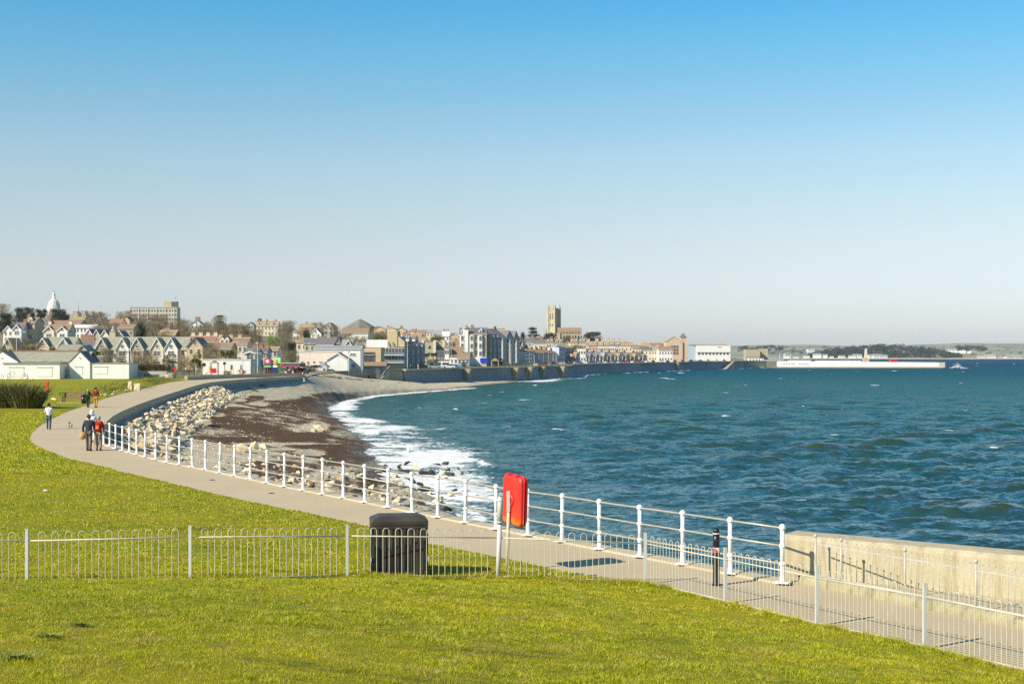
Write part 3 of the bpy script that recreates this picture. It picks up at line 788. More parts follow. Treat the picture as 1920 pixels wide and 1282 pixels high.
# rail with ball finials in front of the concrete wall
def ball_rail():
    t = thing('ball_finial_railing', 'grey railing topped with small balls in front of the concrete wall', 'railing')
    d = (wb - wa).normalized(); ang = math.atan2(d.y, d.x)
    G_ = M('grey_rail_metal', (.55, .54, .48), (.42, .40, .34), 5, .5, metal=.1)
    def pt(s): p = wa + d * s + wn * .17 ; return (p.x, p.y)
        # the posts seen in the photo stand closer together at the start
    ss_ = [.43, 1.16]
    while ss_[-1] < 15: ss_.append(ss_[-1] + 1.68)
    pm = MB(); pm.tube([(0, 0, -.12), (0, 0, .80)], .021, 8); pm.ball((0, 0, .835), .038, 10)
    pme = pm.mesh('post', G_)
    for s in ss_: x, y = pt(s); link('post', pme, t, (x, y, .15))
    for a, b in zip(ss_[:-1], ss_[1:]):
        L_ = b - a; mb = MB()
        mb.box(.03, L_ - .03, -.006, .006, .665, .69); mb.box(.03, L_ - .03, -.006, .006, .04, .065)
        n = max(3, int(L_ / .13))
        for i in range(1, n):
            xx = L_ * i / n; mb.tube([(xx, 0, .02), (xx, 0, .79)], .0065, 5); mb.ball((xx, 0, .80), .017, 6)
        x, y = pt(a); mb.build('panel', G_, t, (x, y, .15), ang)
ball_rail()

# black bin
def bin_():
    x, y = GG(747, 1081); y += .78; x -= .06; t = thing('litter_bin', 'large black ribbed rubbish bin behind the fence', 'bin', (x, y, float(ground_z(np.array([[x, y]]))[0]) - .01), R(8))
    mb = MB(); w, d = .545, .38
    mb.box(-w + .02, w - .02, -d + .02, d - .02, 0, .96)
    mb.build('liner', BLACK, t)
    mb = MB()
    for i in range(8):
        c = -w + .09 + i * (2 * w - .18) / 7; mb.box(c - .052, c + .052, -d - .012, -d + .03, .05, .93)
    for i in range(8):
        c = -w + .09 + i * (2 * w - .18) / 7; mb.box(c - .052, c + .052, d - .03, d + .012, .05, .93)
    for sx in (-1, 1):
        for i in range(5):
            c = -d + .08 + i * (2 * d - .16) / 4; mb.box(sx * w - .02, sx * w + .02, c - .05, c + .05, .05, .93)
    mb.box(-w - .015, w + .015, -d - .02, d + .02, .0, .06); mb.box(-w - .015, w + .015, -d - .02, d + .02, .90, .955)
    mb.build('ribbed_shell', BLACK, t)
    mb = MB(); W, D = w + .02, d + .03
    v = [(-W, -D, .955), (W, -D, .955), (W, D, .955), (-W, D, .955), (-W, -D, 1.06), (W, -D, 1.06), (W, D, 1.06), (-W, D, 1.06),
         (-W + .17, -D + .12, 1.14), (W - .17, -D + .12, 1.14), (W - .17, D - .12, 1.14), (-W + .17, D - .12, 1.14)]
    mb.add(v, [(3, 2, 1, 0), (0, 1, 5, 4), (1, 2, 6, 5), (2, 3, 7, 6), (3, 0, 4, 7), (4, 5, 9, 8), (5, 6, 10, 9), (6, 7, 11, 10), (7, 4, 8, 11), (8, 9, 10, 11)])
    o = mb.build('lid', BLACK, t); bv = o.modifiers.new('b', 'BEVEL'); bv.width = .02; bv.segments = 2
    for sx in (-1, 1):
        for z in (.80, .25): MB().box(sx * (w + .018) - .012, sx * (w + .018) + .012, -d - .03, -d + .03, z, z + .09).build('hinge', GALV, t)
bin_()

def lifebuoy_housing():
    """rounded box for a ring buoy, seen partly from its side, on a single post"""
    x, y = GG(950, 1064); gz = float(ground_z(np.array([[x, y]]))[0])
    t = thing('lifebuoy_housing', 'big red lifebuoy housing on a pale post beside the bin', 'lifebuoy housing', (x, y, gz))
    MB().tube([(0, 0, -.2), (.055, 0, 1.60)], .036, 12).build('post', GALV2, t)
    MB().box(.0, .07, -.045, -.03, 1.2, 1.64).build('mounting_plate', GALV, t)
    # local frame of the box: its broad back faces the camera's left
    h = Matrix.Rotation(R(-34), 4, 'Z')
    def ring(w, hh, r, yy, n=6):
        o = []
        for cx, cz, a0 in ((w - r, hh - r, 0), (-w + r, hh - r, 90), (-w + r, -hh + r, 180), (w - r, -hh + r, 270)):
            for k in range(n + 1):
                a = R(a0 + 90 * k / n); o.append((cx + r * math.cos(a), yy, cz + r * math.sin(a)))
        return o
    W, H_ = .40, .53
    RF, nt, b = nt_new('sun_faded_red_plastic'); v_ = N(nt, 'TexCoord').outputs['Object']; sx = N(nt, 'SeparateXYZ'); L(nt, v_, sx.inputs[0]); n_ = noise(nt, v_, 2.5, 5, .6)
    fz = mth(nt, 'ADD', mth(nt, 'ADD', sx.outputs[2], .46), mth(nt, 'MULTIPLY', mth(nt, 'SUBTRACT', n_, .5), .5)); c_ = ramp(nt, fz, [(0.0, (.85, .17, .02)), (.0, (.85, .17, .02)), (.12, (.82, .05, .022)), (.5, (.80, .028, .022))]); sc_ = noise(nt, mapping(nt, v_, (1, 1, .12)), 9, 5, .7)
    c_ = mixc(nt, ramp(nt, sc_, [(.60, 0.0), (.72, .35)]), c_, (.55, .20, .14)); L(nt, c_, b.inputs['Base Color']); b.inputs['Roughness'].default_value = .42; bump(nt, b, n_, .1, .02)
    secs = [(W - .09, H_ - .08, .10, -.10), (W - .03, H_ - .03, .12, -.09), (W, H_, .12, -.06), (W, H_, .12, -.005), (W + .022, H_ + .02, .13, .0), (W + .022, H_ + .02, .13, .03), (W, H_, .12, .035), (W, H_, .12, .08), (W - .03, H_ - .03, .12, .11), (W - .10, H_ - .09, .10, .12)]
    n = 28; mb = MB()
    def shell(ss_, c0, c1):
        v = []; f = []
        for s_ in ss_: v += ring(*s_)
        for i in range(len(ss_) - 1):
            for k in range(n): f.append((i * n + k, i * n + (k + 1) % n, (i + 1) * n + (k + 1) % n, (i + 1) * n + k))
        if c0: f.append(tuple(range(n)))
        if c1: f.append(tuple(range(len(ss_) * n - 1, (len(ss_) - 1) * n - 1, -1)))
        return v, f
    v, f = shell(secs[:5], True, True); v2, f2 = shell([(W + .02, H_ + .018, .13, .033)] + secs[6:], True, True)
    box = thing('tmp', '', ''); C.objects.unlink(box); bpy.data.objects.remove(box)
    rot = (0, R(3), R(-61))
    loc = (.17, .06, 1.44)
    a = MB().add(v, f, 0, False)
    for xx in (-.17, .17): a.obox((xx, -.05, H_ + .01), (.05, 0, 0), (0, .05, 0), (0, 0, .02))
    # recessed grip ring in the middle of the back
    a.lathe([(.15, 0), (.13, -.035), (.10, -.04), (.09, -.005)], n=20)
    k = len(a.v) - 80
    for i in range(k, len(a.v)):
        p = a.v[i]; a.v[i] = (p[0], -.10 + p[2], p[1])
    o = a.build('back_shell', RF, t, loc); o.rotation_euler = rot
    bv = o.modifiers.new('b', 'BEVEL'); bv.width = .012; bv.segments = 2; bv.limit_method = 'ANGLE'
    o = MB().add(v2, f2, 0, False).build('front_shell', RF, t, loc); o.rotation_euler = rot
    bv = o.modifiers.new('b', 'BEVEL'); bv.width = .012; bv.segments = 2; bv.limit_method = 'ANGLE'
lifebuoy_housing()

def bollard():
    x, y = G(1343, 1097); t = thing('bollard', 'black bollard with a red and white reflector band by the railing end', 'bollard', (x, y, 0))
    MB().lathe([(.085, 0), (.085, .02), (.066, .04), (.066, .60), (.074, .62), (.074, .66)], n=18).build('lower_post', BLACKG, t)
    MB().lathe([(.070, .66), (.070, .76)], n=18).build('white_band', WHITEB, t)
    MB().lathe([(.0725, .675), (.0725, .745)], n=18, sx=1, sy=1).add([], []).build('red_band', REDM, t) if False else MB().obox((-.035, -.055, .71), (.032, -.02, 0), (.006, .01, 0), (0, 0, .042)).build('red_reflector', REDM, t)
    MB().lathe([(.068, .76), (.068, 1.03)], n=18).build('upper_post', BLACKG, t)
    MB().lathe([(.0705, 1.03), (.0705, 1.05)], n=18).build('white_ring', WHITEB, t)
    MB().lathe([(.067, 1.05), (.067, 1.10), (.055, 1.13), (.02, 1.15)], n=18).build('cap', BLACKG, t)
bollard()

# small grating / leaf litter on the path
for (px, py, lb) in ((398, 900, 'dark leaf lying on the path nearer the couple'), (509, 925, 'dark leaf lying on the path in its middle stretch')):
    x, y = G(px, py); t = MB()
    t.add([(-.12, 0, .012), (-.02, -.07, .02), (.12, 0, .012), (.0, .07, .03), (-.12, 0, .004), (-.02, -.07, .004), (.12, 0, .004), (.0, .07, .004)], [(0, 1, 2, 3), (7, 6, 5, 4), (0, 4, 5, 1), (1, 5, 6, 2), (2, 6, 7, 3), (3, 7, 4, 0)])
    tag(t.build('dead_leaf', M('dead_leaf', (.06, .045, .03), None, 9), None, (x, y, 0)), lb, 'leaf', 'leaves on the path')

# ================================================================ boulders
def rock_mesh(seed, mat):
    rg = random.Random(seed); bm = bmesh.new()
    ax = [rg.uniform(.8, 1.35), rg.uniform(.6, 1.0), rg.uniform(.4, .8)]
    for _ in range(13):
        d = Vector((rg.gauss(0, 1), rg.gauss(0, 1), rg.gauss(0, 1))).normalized() * rg.uniform(.38, .55)
        bm.verts.new((d.x * ax[0], d.y * ax[1], d.z * ax[2]))
    r = bmesh.ops.convex_hull(bm, input=bm.verts)
    bmesh.ops.delete(bm, geom=[v for v in bm.verts if not v.link_faces], context='VERTS')
    bmesh.ops.bevel(bm, geom=bm.edges[:], offset=.02, segments=1, affect='EDGES', clamp_overlap=True)
    for v in bm.verts:
        if v.co.length > .78: v.co *= .78 / v.co.length
    bmesh.ops.triangulate(bm, faces=bm.faces[:])
    me = bpy.data.meshes.new('boulder'); bm.to_mesh(me); bm.free(); me.materials.append(mat)
    return me
def rock_mat(name, a, b_, c_):
    m, nt, b = nt_new(name)
    p = N(nt, 'TexCoord').outputs['Object']; oi = N(nt, 'ObjectInfo').outputs['Random']
    n1 = noise(nt, p, 2.2, 5, .65); n2 = noise(nt, p, 14, 5, .7)
    c = ramp(nt, n1, [(.35, a), (.65, b_)]); c = mixc(nt, ramp(nt, n2, [(.5, 0.0), (.7, .5)]), c, c_)
    c = mixc(nt, mth(nt, 'MULTIPLY', oi, .6), c, tuple(x * q for x, q in zip(a, (.62, .52, .42))))
    L(nt, c, b.inputs['Base Color']); b.inputs['Roughness'].default_value = .9; b.inputs['Specular IOR Level'].default_value = .2
    bump(nt, b, n2, .5, .05); return m
RK = [rock_mat('cream_rock', (.76, .64, .42), (.64, .53, .34), (.48, .38, .23)), rock_mat('ochre_rock', (.66, .44, .20), (.58, .40, .20), (.40, .28, .15)),
      rock_mat('grey_rock', (.36, .36, .31), (.28, .28, .25), (.45, .42, .34)), rock_mat('dark_rock', (.05, .05, .045), (.08, .075, .06), (.03, .03, .03))]
rmeshes = {k: [rock_mesh(100 * k + i, RK[k]) for i in range(7 if k == 0 else 4)] for k in range(4)}
KN = ['cream', 'ochre', 'grey', 'dark wet']
KG = ['cream boulders heaped along the quay', 'ochre boulders in the rock heap', 'grey boulders in the rock heap', 'dark wet boulders in the surf by the railing']
KL = ['angular cream boulder in the heap of rocks below the quay edge', 'rusty ochre boulder in the heap of rocks below the quay edge', 'grey angular boulder in the heap of rocks below the quay edge', 'small dark wet boulder lying in the surf behind the railing']
qline = densify([(p[0], p[1]) for p in POSTS] + PARA[1:], 1.0)
rq = random.Random(11); rocks = []
def put_rock(x, y, s, k, dz=0.0):
    z = float(beach_z(np.array([[x, y]]))[0])
    rocks.append((x, y, z + dz, s, k))
for _ in range(3600):
    i = rq.randrange(len(qline) - 1); x0, y0 = qline[i]; x1, y1 = qline[i + 1]; L_ = math.hypot(x1 - x0, y1 - y0); nx, ny = (y1 - y0) / L_, -(x1 - x0) / L_
    if y0 < 43: continue
    wmax = 2.6 + 6.5 * ss((y0 - 45) / 28) * (1 - ss((y0 - 68) / 30)) + .9 * ss((y0 - 80) / 40)
    if y0 > 226: continue
    d = .9 + wmax * rq.random() ** (1.1 if y0 < 90 else .85)
    x, y = x0 + nx * d, y0 + ny * d
    s = rq.uniform(.35, 1.0) ** 1.0 * (1.25 if rq.random() < .12 else 1) * (1 if y > 75 else .8)
    r = rq.random(); k = 0 if r < .68 else 1 if r < .77 else 2
    if y0 < 62 and rq.random() < .35: k = 2
    cz = -1.1 - .20 * d if y0 < 78 else -.35 - .52 * max(0, d - 1.3)
    zb_ = float(beach_z(np.array([[x, y]]))[0]) + .12 * s
    mixk = ss((y0 - 70) / 25); cz = cz if y0 >= 95 or y0 < 70 else (-1.1 - .2 * d) * (1 - mixk) + (-.35 - .52 * max(0, d - 1.3)) * mixk
    rocks.append((x, y, max(zb_, cz - rq.uniform(0, .35)), s, k))
for _ in range(330):      # stones strewn over the foreshore seen through the rail
    px, py = rq.uniform(400, 770), rq.uniform(868, 968)
    if py < 862 + (px - 400) * .06 or py > 900 + (px - 400) * .26: continue
    x, y = G(px, py, -3.6); zb_ = float(beach_z(np.array([[x, y]]))[0]); x, y = G(px, py, zb_)
    if shore_sd(np.array([[x, y]]))[0] < 1 or inside(np.array([[x, y]]), LAND_POLY)[0]: continue
    r = rq.random(); k = 0 if r < .42 else 1 if r < .50 else 2 if r < .82 else 3
    rocks.append((x, y, float(beach_z(np.array([[x, y]]))[0]) + .04, rq.uniform(.3, .95), k))
# keep the biggest-looking ones as individuals, the rest as rubble
occ = []
for _ in range(110):      # dark rocks in the wash behind the rail
    px, py = rq.uniform(560, 870), rq.uniform(865, 985); x, y = G(px, py, -4.8)
    if shore_sd(np.array([[x, y]]))[0] > 7 or shore_sd(np.array([[x, y]]))[0] < -9: continue
    rocks.append((x, y, -4.95 + rq.uniform(-.1, .12), rq.uniform(.45, 1.2), 3 if rq.random() < .75 else 0))
for px, py, s, k in ((598, 806, 1.9, 0), (590, 810, 1.2, 0), (455, 846, 1.7, 0), (478, 841, 1.3, 0), (491, 840, 1.0, 0), (440, 735, 3.2, 0), (470, 718, 3.0, 0), (380, 795, 2.2, 0),
                     (352, 797, 1.4, 1), (420, 724, 2.6, 0), (405, 732, 2.6, 0), (450, 727, 2.8, 1), (458, 725, 2.2, 0), (436, 716, 2.4, 0), (398, 741, 2.2, 1), (662, 880, 1.2, 1), (740, 883, 1.0, 1), (425, 757, .8, 0)):
    x, y = G(px, py, -3); z = float(beach_z(np.array([[x, y]]))[0]); x, y = G(px, py, z); rocks.append((x, y, float(beach_z(np.array([[x, y]]))[0]) + .12 * s, s, k))
big = sorted(rocks, key=lambda r: -(r[3] / r[1]) * (1.0 if (960 + F * r[0] / r[1]) > 190 else .01))
indiv = big[:286]; rest = big[286:]
for x, y, z, s, k in indiv:
    o = link('boulder', rq.choice(rmeshes[k]), None, (x, y, z)); o.rotation_euler = (rq.uniform(-.5, .5), rq.uniform(-.5, .5), rq.uniform(0, 6.28)); o.scale = (s,) * 3
    tag(o, KL[k], 'boulder', KG[k])
def merge_np(items, name, mats, meshes, label, cat, extra=None):
    V = []; Fs = []; MI = []; k0 = 0
    for x, y, z, s, k in items:
        me = rq.choice(meshes[k]); n = len(me.vertices); co = np.empty(n * 3, np.float32); me.vertices.foreach_get('co', co); co = co.reshape(-1, 3)
        rot = np.array(Matrix.Rotation(rq.uniform(0, 6.28), 3, 'Z') @ Matrix.Rotation(rq.uniform(-.6, .6), 3, 'X'))
        V.append(co @ rot.T * s + [x, y, z]); f = np.empty(len(me.polygons) * 3, np.int32); me.polygons.foreach_get('vertices', f); Fs.append(f.reshape(-1, 3) + k0); MI += [k] * len(me.polygons); k0 += n
    me = np_mesh(name, np.concatenate(V), np.concatenate(Fs), mats, smooth=False); me.polygons.foreach_set('material_index', MI)
    return tag(link(name, me), label, cat, kind='stuff')
# cobbles washed along the beach
cob = []
for _ in range(12000):
    u = rq.uniform(-.29, -.02); y = 48 + 190 * rq.random() ** 1.3; x = u * y
    cob.append((x, y))
cp = np.array(cob); dcp, _, _ = poly_dist(cp, COAST); sp_ = shore_sd(cp); lp = inside(cp, LAND_POLY); zb = beach_z(cp)
for (x, y), dd, s_, l_, z in zip(cob, dcp, sp_, lp, zb):
    if l_ or s_ < -2 or dd < .6: continue
    if dd > 5 and rq.random() < .55: continue
    r = rq.random(); rest.append((x, y, float(z), rq.uniform(.07, .24) * (1 + y / 300), 3 if s_ < 4 else (0 if r < .5 else 1 if r < .56 else 2)))
merge_np(rest, 'rubble', RK, rmeshes, 'loose stones and cobbles scattered on the beach', 'stones')
# ================================================================ the land behind the bay
TX = [-300, 100, 350, 520, 680, 800, 900, 1040, 1130, 1250, 1400, 1480]
TY = [250, 330, 400, 480, 560, 650, 800, 950, 1100, 1400, 3000]
TH = [[0, .3, .8, 4, 9, 14, 20, 26, 30, 34, 36], [0, .3, .8, 4, 9.5, 14, 20, 25, 29.5, 33, 35], [0, .2, .6, 2, 6, 11, 17, 22, 25, 28, 30], [0, .2, .4, 1, 4, 8, 13, 18, 21, 24, 26],
      [0, 0, .2, .4, 2, 6, 12, 16, 18, 20, 22], [0, 0, .1, .2, .5, 3, 8, 13, 15, 17, 19], [0, 0, 0, .2, .3, .6, 4, 9, 12, 14, 16], [0, 0, 0, 0, .2, .3, 1, 4, 9, 17, 18],
      [0, 0, 0, 0, 0, .2, .3, 1, 5, 12, 14], [0, 0, 0, 0, 0, .2, .2, .3, 1.5, 5, 8], [0, 0, 0, 0, 0, 0, .1, .2, .3, 1, 2], [0, 0, 0, 0, 0, 0, .1, .1, .1, .3, .5]]
THn = np.array(TH)
def terr(X, Y):
    X = np.atleast_1d(np.asarray(X, float)); Y = np.atleast_1d(np.asarray(Y, float))
    px = np.clip(CX + F * X / Y, TX[0], TX[-1]); i = np.clip(np.searchsorted(TX, px) - 1, 0, len(TX) - 2); j = np.clip(np.searchsorted(TY, Y) - 1, 0, len(TY) - 2)
    a = (px - np.array(TX)[i]) / (np.array(TX)[i + 1] - np.array(TX)[i]); b = np.clip((Y - np.array(TY)[j]) / (np.array(TY)[j + 1] - np.array(TY)[j]), 0, 1)
    z = (THn[i, j] * (1 - a) + THn[i + 1, j] * a) * (1 - b) + (THn[i, j + 1] * (1 - a) + THn[i + 1, j + 1] * a) * b
    return z - .06
def tz(X, Y): return float(terr(X, Y)[0])
def make_town_ground():
    us = np.concatenate([np.linspace(-2.2, -.56, 60), np.linspace(-.55, .215, 260)]); ys = np.concatenate([np.arange(297, 700, 4.0), np.arange(700, 1500, 12.0), np.linspace(1500, 3000, 12)])
    U, Y = np.meshgrid(us, ys); P = np.stack([(U * Y).ravel(), Y.ravel()], 1)
    inl = inside(P, LAND_POLY); dc, _, _ = poly_dist(P, COAST)
    z = terr(P[:, 0], P[:, 1]); snap = (~inl) & (dc < 14)
    # edge vertices slide onto the coast line so the sheet ends at the wall
    Q = P[snap]; best = np.full(len(Q), 1e9); B = Q.copy()
    for a_, b_ in zip(COAST[:-1], COAST[1:]):
        d_, t_ = seg_dist(Q, a_, b_); m_ = d_ < best; best[m_] = d_[m_]; B[m_] = (np.array(a_) + t_[:, None] * (np.array(b_) - np.array(a_)))[m_]
    P[snap] = B; z[snap] = -.05; z[dc < 1] = np.minimum(z[dc < 1], -.05)
    keep = inl | snap
    V = np.column_stack([P, z]); f = grid_faces(len(ys), len(us)); f = f[keep[f].all(1) & inl[f].any(1)]
    m, nt, b = nt_new('town_ground')
    p = N(nt, 'NewGeometry').outputs['Position']
    n1 = noise(nt, p, .03, 5, .6); n2 = noise(nt, p, .4, 4, .6)
    c = ramp(nt, n1, [(.4, (.16, .16, .05)), (.5, (.20, .17, .10)), (.62, (.10, .12, .03))]); c = mixc(nt, mth(nt, 'MULTIPLY', n2, .4), c, (.25, .2, .13))
    L(nt, c, b.inputs['Base Color']); b.inputs['Roughness'].default_value = .95
    tag(link('town_hillside', np_mesh('town_hillside', V, f, m)), 'built-up hillside behind the seafront', kind='structure')
    # tarmac promenade and road behind the wall
    line = [p for p in COAST[COAST.index((-33, 436)):]]
    line = densify(line, 20)
    back = offset_line(line, 26); mb = MB(); n = len(line); fr = offset_line(line, .6)
    v = [(p[0], p[1], .12) for p in fr] + [(p[0], p[1], .12) for p in back]
    mb.add(v, [(i, i + 1, n + i + 1, n + i) for i in range(n - 1)])
    tag(mb.build('promenade', PATHM), 'seafront promenade and road', kind='structure')
    mb = MB(); poly = [(-42.9, 296), (-47.4, 345), (-46.5, 396), (-41.3, 421.5), (-33.5, 437), (-60, 452), (-90, 420), (-92, 330), (-64, 300), (-55, 297)]
    o = tri_poly('car_park', poly, .0 + .12, PATHM); tag(o, 'tarmac car park behind the shingle', kind='structure')
make_town_ground()

# -------- materials
W_WHITE = M('wall_white', (.84, .82, .76), (.76, .73, .66), .6, .8, streak=True, pos=True)
W_CREAM = M('wall_cream', (.74, .66, .48), (.66, .57, .40), .6, .85, streak=True, pos=True)
W_STONE = M('wall_stone', (.50, .43, .30), (.38, .32, .21), 1.2, .9, pos=True)
W_OCHRE = M('wall_ochre', (.62, .49, .28), (.54, .42, .24), .8, .85, pos=True)
W_TAN = M('wall_tan', (.62, .48, .28), (.54, .41, .24), .8, .85, pos=True)
W_PINK = M('wall_pink', (.70, .40, .31), (.64, .36, .28), .8, .85, pos=True)
W_ROSE = M('wall_rose', (.80, .68, .58), (.74, .62, .52), .8, .85, pos=True)
W_BLUE = M('wall_blue', (.46, .54, .62), (.40, .48, .56), .8, .8, pos=True)
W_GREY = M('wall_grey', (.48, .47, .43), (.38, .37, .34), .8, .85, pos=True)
W_BRICK = M('wall_brick', (.38, .21, .13), (.32, .18, .11), 2, .9, pos=True)
W_DARK = M('wall_dark', (.12, .12, .13), (.09, .09, .10), 1, .7, pos=True)
R_SLATE = M('roof_slate', (.13, .12, .13), (.20, .18, .17), 1.5, .7, pos=True)
R_GREEN = M('roof_green_slate', (.36, .34, .24), (.28, .27, .20), .9, .8, pos=True)
R_BROWN = M('roof_brown', (.26, .18, .11), (.33, .22, .12), 1.2, .85, pos=True)
R_RED = M('roof_red', (.34, .20, .13), (.28, .16, .10), 1.2, .85, pos=True)
R_OCHRE = M('roof_ochre', (.44, .32, .15), (.30, .22, .12), .5, .9, pos=True)
R_GREY = M('roof_grey', (.34, .34, .33), (.28, .28, .27), .8, .8, pos=True)
R_WHITE = M('roof_white', (.72, .70, .64), (.62, .6, .55), .8, .8, pos=True)
TRIM = M('white_trim', (.76, .74, .68), None, 1, .6)
POT = M('terracotta', (.45, .25, .15), (.38, .21, .13), 3, .85)
GLASS = M('window_glass', (.06, .06, .065), (.12, .115, .11), .8, .15, spec=.6)
CONCL = M('pale_concrete', (.62, .56, .44), (.52, .47, .36), 1, .85, pos=True)
WM = {}
def win_mesh(w, h, fr=TRIM, bars=True):
    k = (round(w, 1), round(h, 1), fr.name, bars)
    if k in WM: return WM[k]
    w, h = k[0], k[1]; mb = MB(); f = .09 * min(1.3, w)
    mb.box(-w / 2 + f, w / 2 - f, -.02, .05, f, h - f, 1)
    mb.box(-w / 2, w / 2, -.07, .05, 0, f); mb.box(-w / 2, w / 2, -.07, .05, h - f, h); mb.box(-w / 2, -w / 2 + f, -.07, .05, f, h - f); mb.box(w / 2 - f, w / 2, -.07, .05, f, h - f)
    if bars: mb.box(-w / 2 + f, w / 2 - f, -.055, .03, h * .52 - f * .3, h * .52 + f * .3)
    if w > 1.7: mb.box(-f * .35, f * .35, -.05, .03, f, h - f)
    mb.box(-w / 2 - .08, w / 2 + .08, -.14, 0, -.1, 0)
    WM[k] = mb.mesh('window', [fr, GLASS]); return WM[k]
CHM = {}
def chim_mesh(w, h, mat):
    k = (round(w, 1), round(h, 1), mat.name)
    if k in CHM: return CHM[k]
    mb = MB(); mb.box(-k[0] / 2, k[0] / 2, -.4, .4, -1.2, k[1]); mb.box(-k[0] / 2 - .07, k[0] / 2 + .07, -.47, .47, k[1] - .25, k[1] - .08)
    n = max(2, int(k[0] / .5))
    for i in range(n): mb.lathe([(.15, k[1]), (.11, k[1] + .5)], ((-k[0] / 2 + k[0] * (i + .5) / n), 0, 0), 7, 1)
    CHM[k] = mb.mesh('chimney', [mat, POT]); return CHM[k]

def gable_roof(mb, x0, x1, y0, y1, ze, zr, along='x', oh=.3, th=.16, mi=0):
    if along == 'x':
        yc = (y0 + y1) / 2; s = (zr - ze) / (yc - y0); d = oh * s
        mb.slab([(x0 - oh, y0 - oh, ze - d + .17), (x1 + oh, y0 - oh, ze - d + .17), (x1 + oh, yc, zr + .17), (x0 - oh, yc, zr + .17)], th, mi)
        mb.slab([(x1 + oh, y1 + oh, ze - d + .17), (x0 - oh, y1 + oh, ze - d + .17), (x0 - oh, yc, zr + .172), (x1 + oh, yc, zr + .172)], th, mi)
    else:
        xc = (x0 + x1) / 2; s = (zr - ze) / (xc - x0); d = oh * s
        mb.slab([(x0 - oh, y1 + oh, ze - d + .17), (x0 - oh, y0 - oh, ze - d + .17), (xc, y0 - oh, zr + .17), (xc, y1 + oh, zr + .17)], th, mi)
        mb.slab([(x1 + oh, y0 - oh, ze - d + .17), (x1 + oh, y1 + oh, ze - d + .17), (xc, y1 + oh, zr + .172), (xc, y0 - oh, zr + .172)], th, mi)

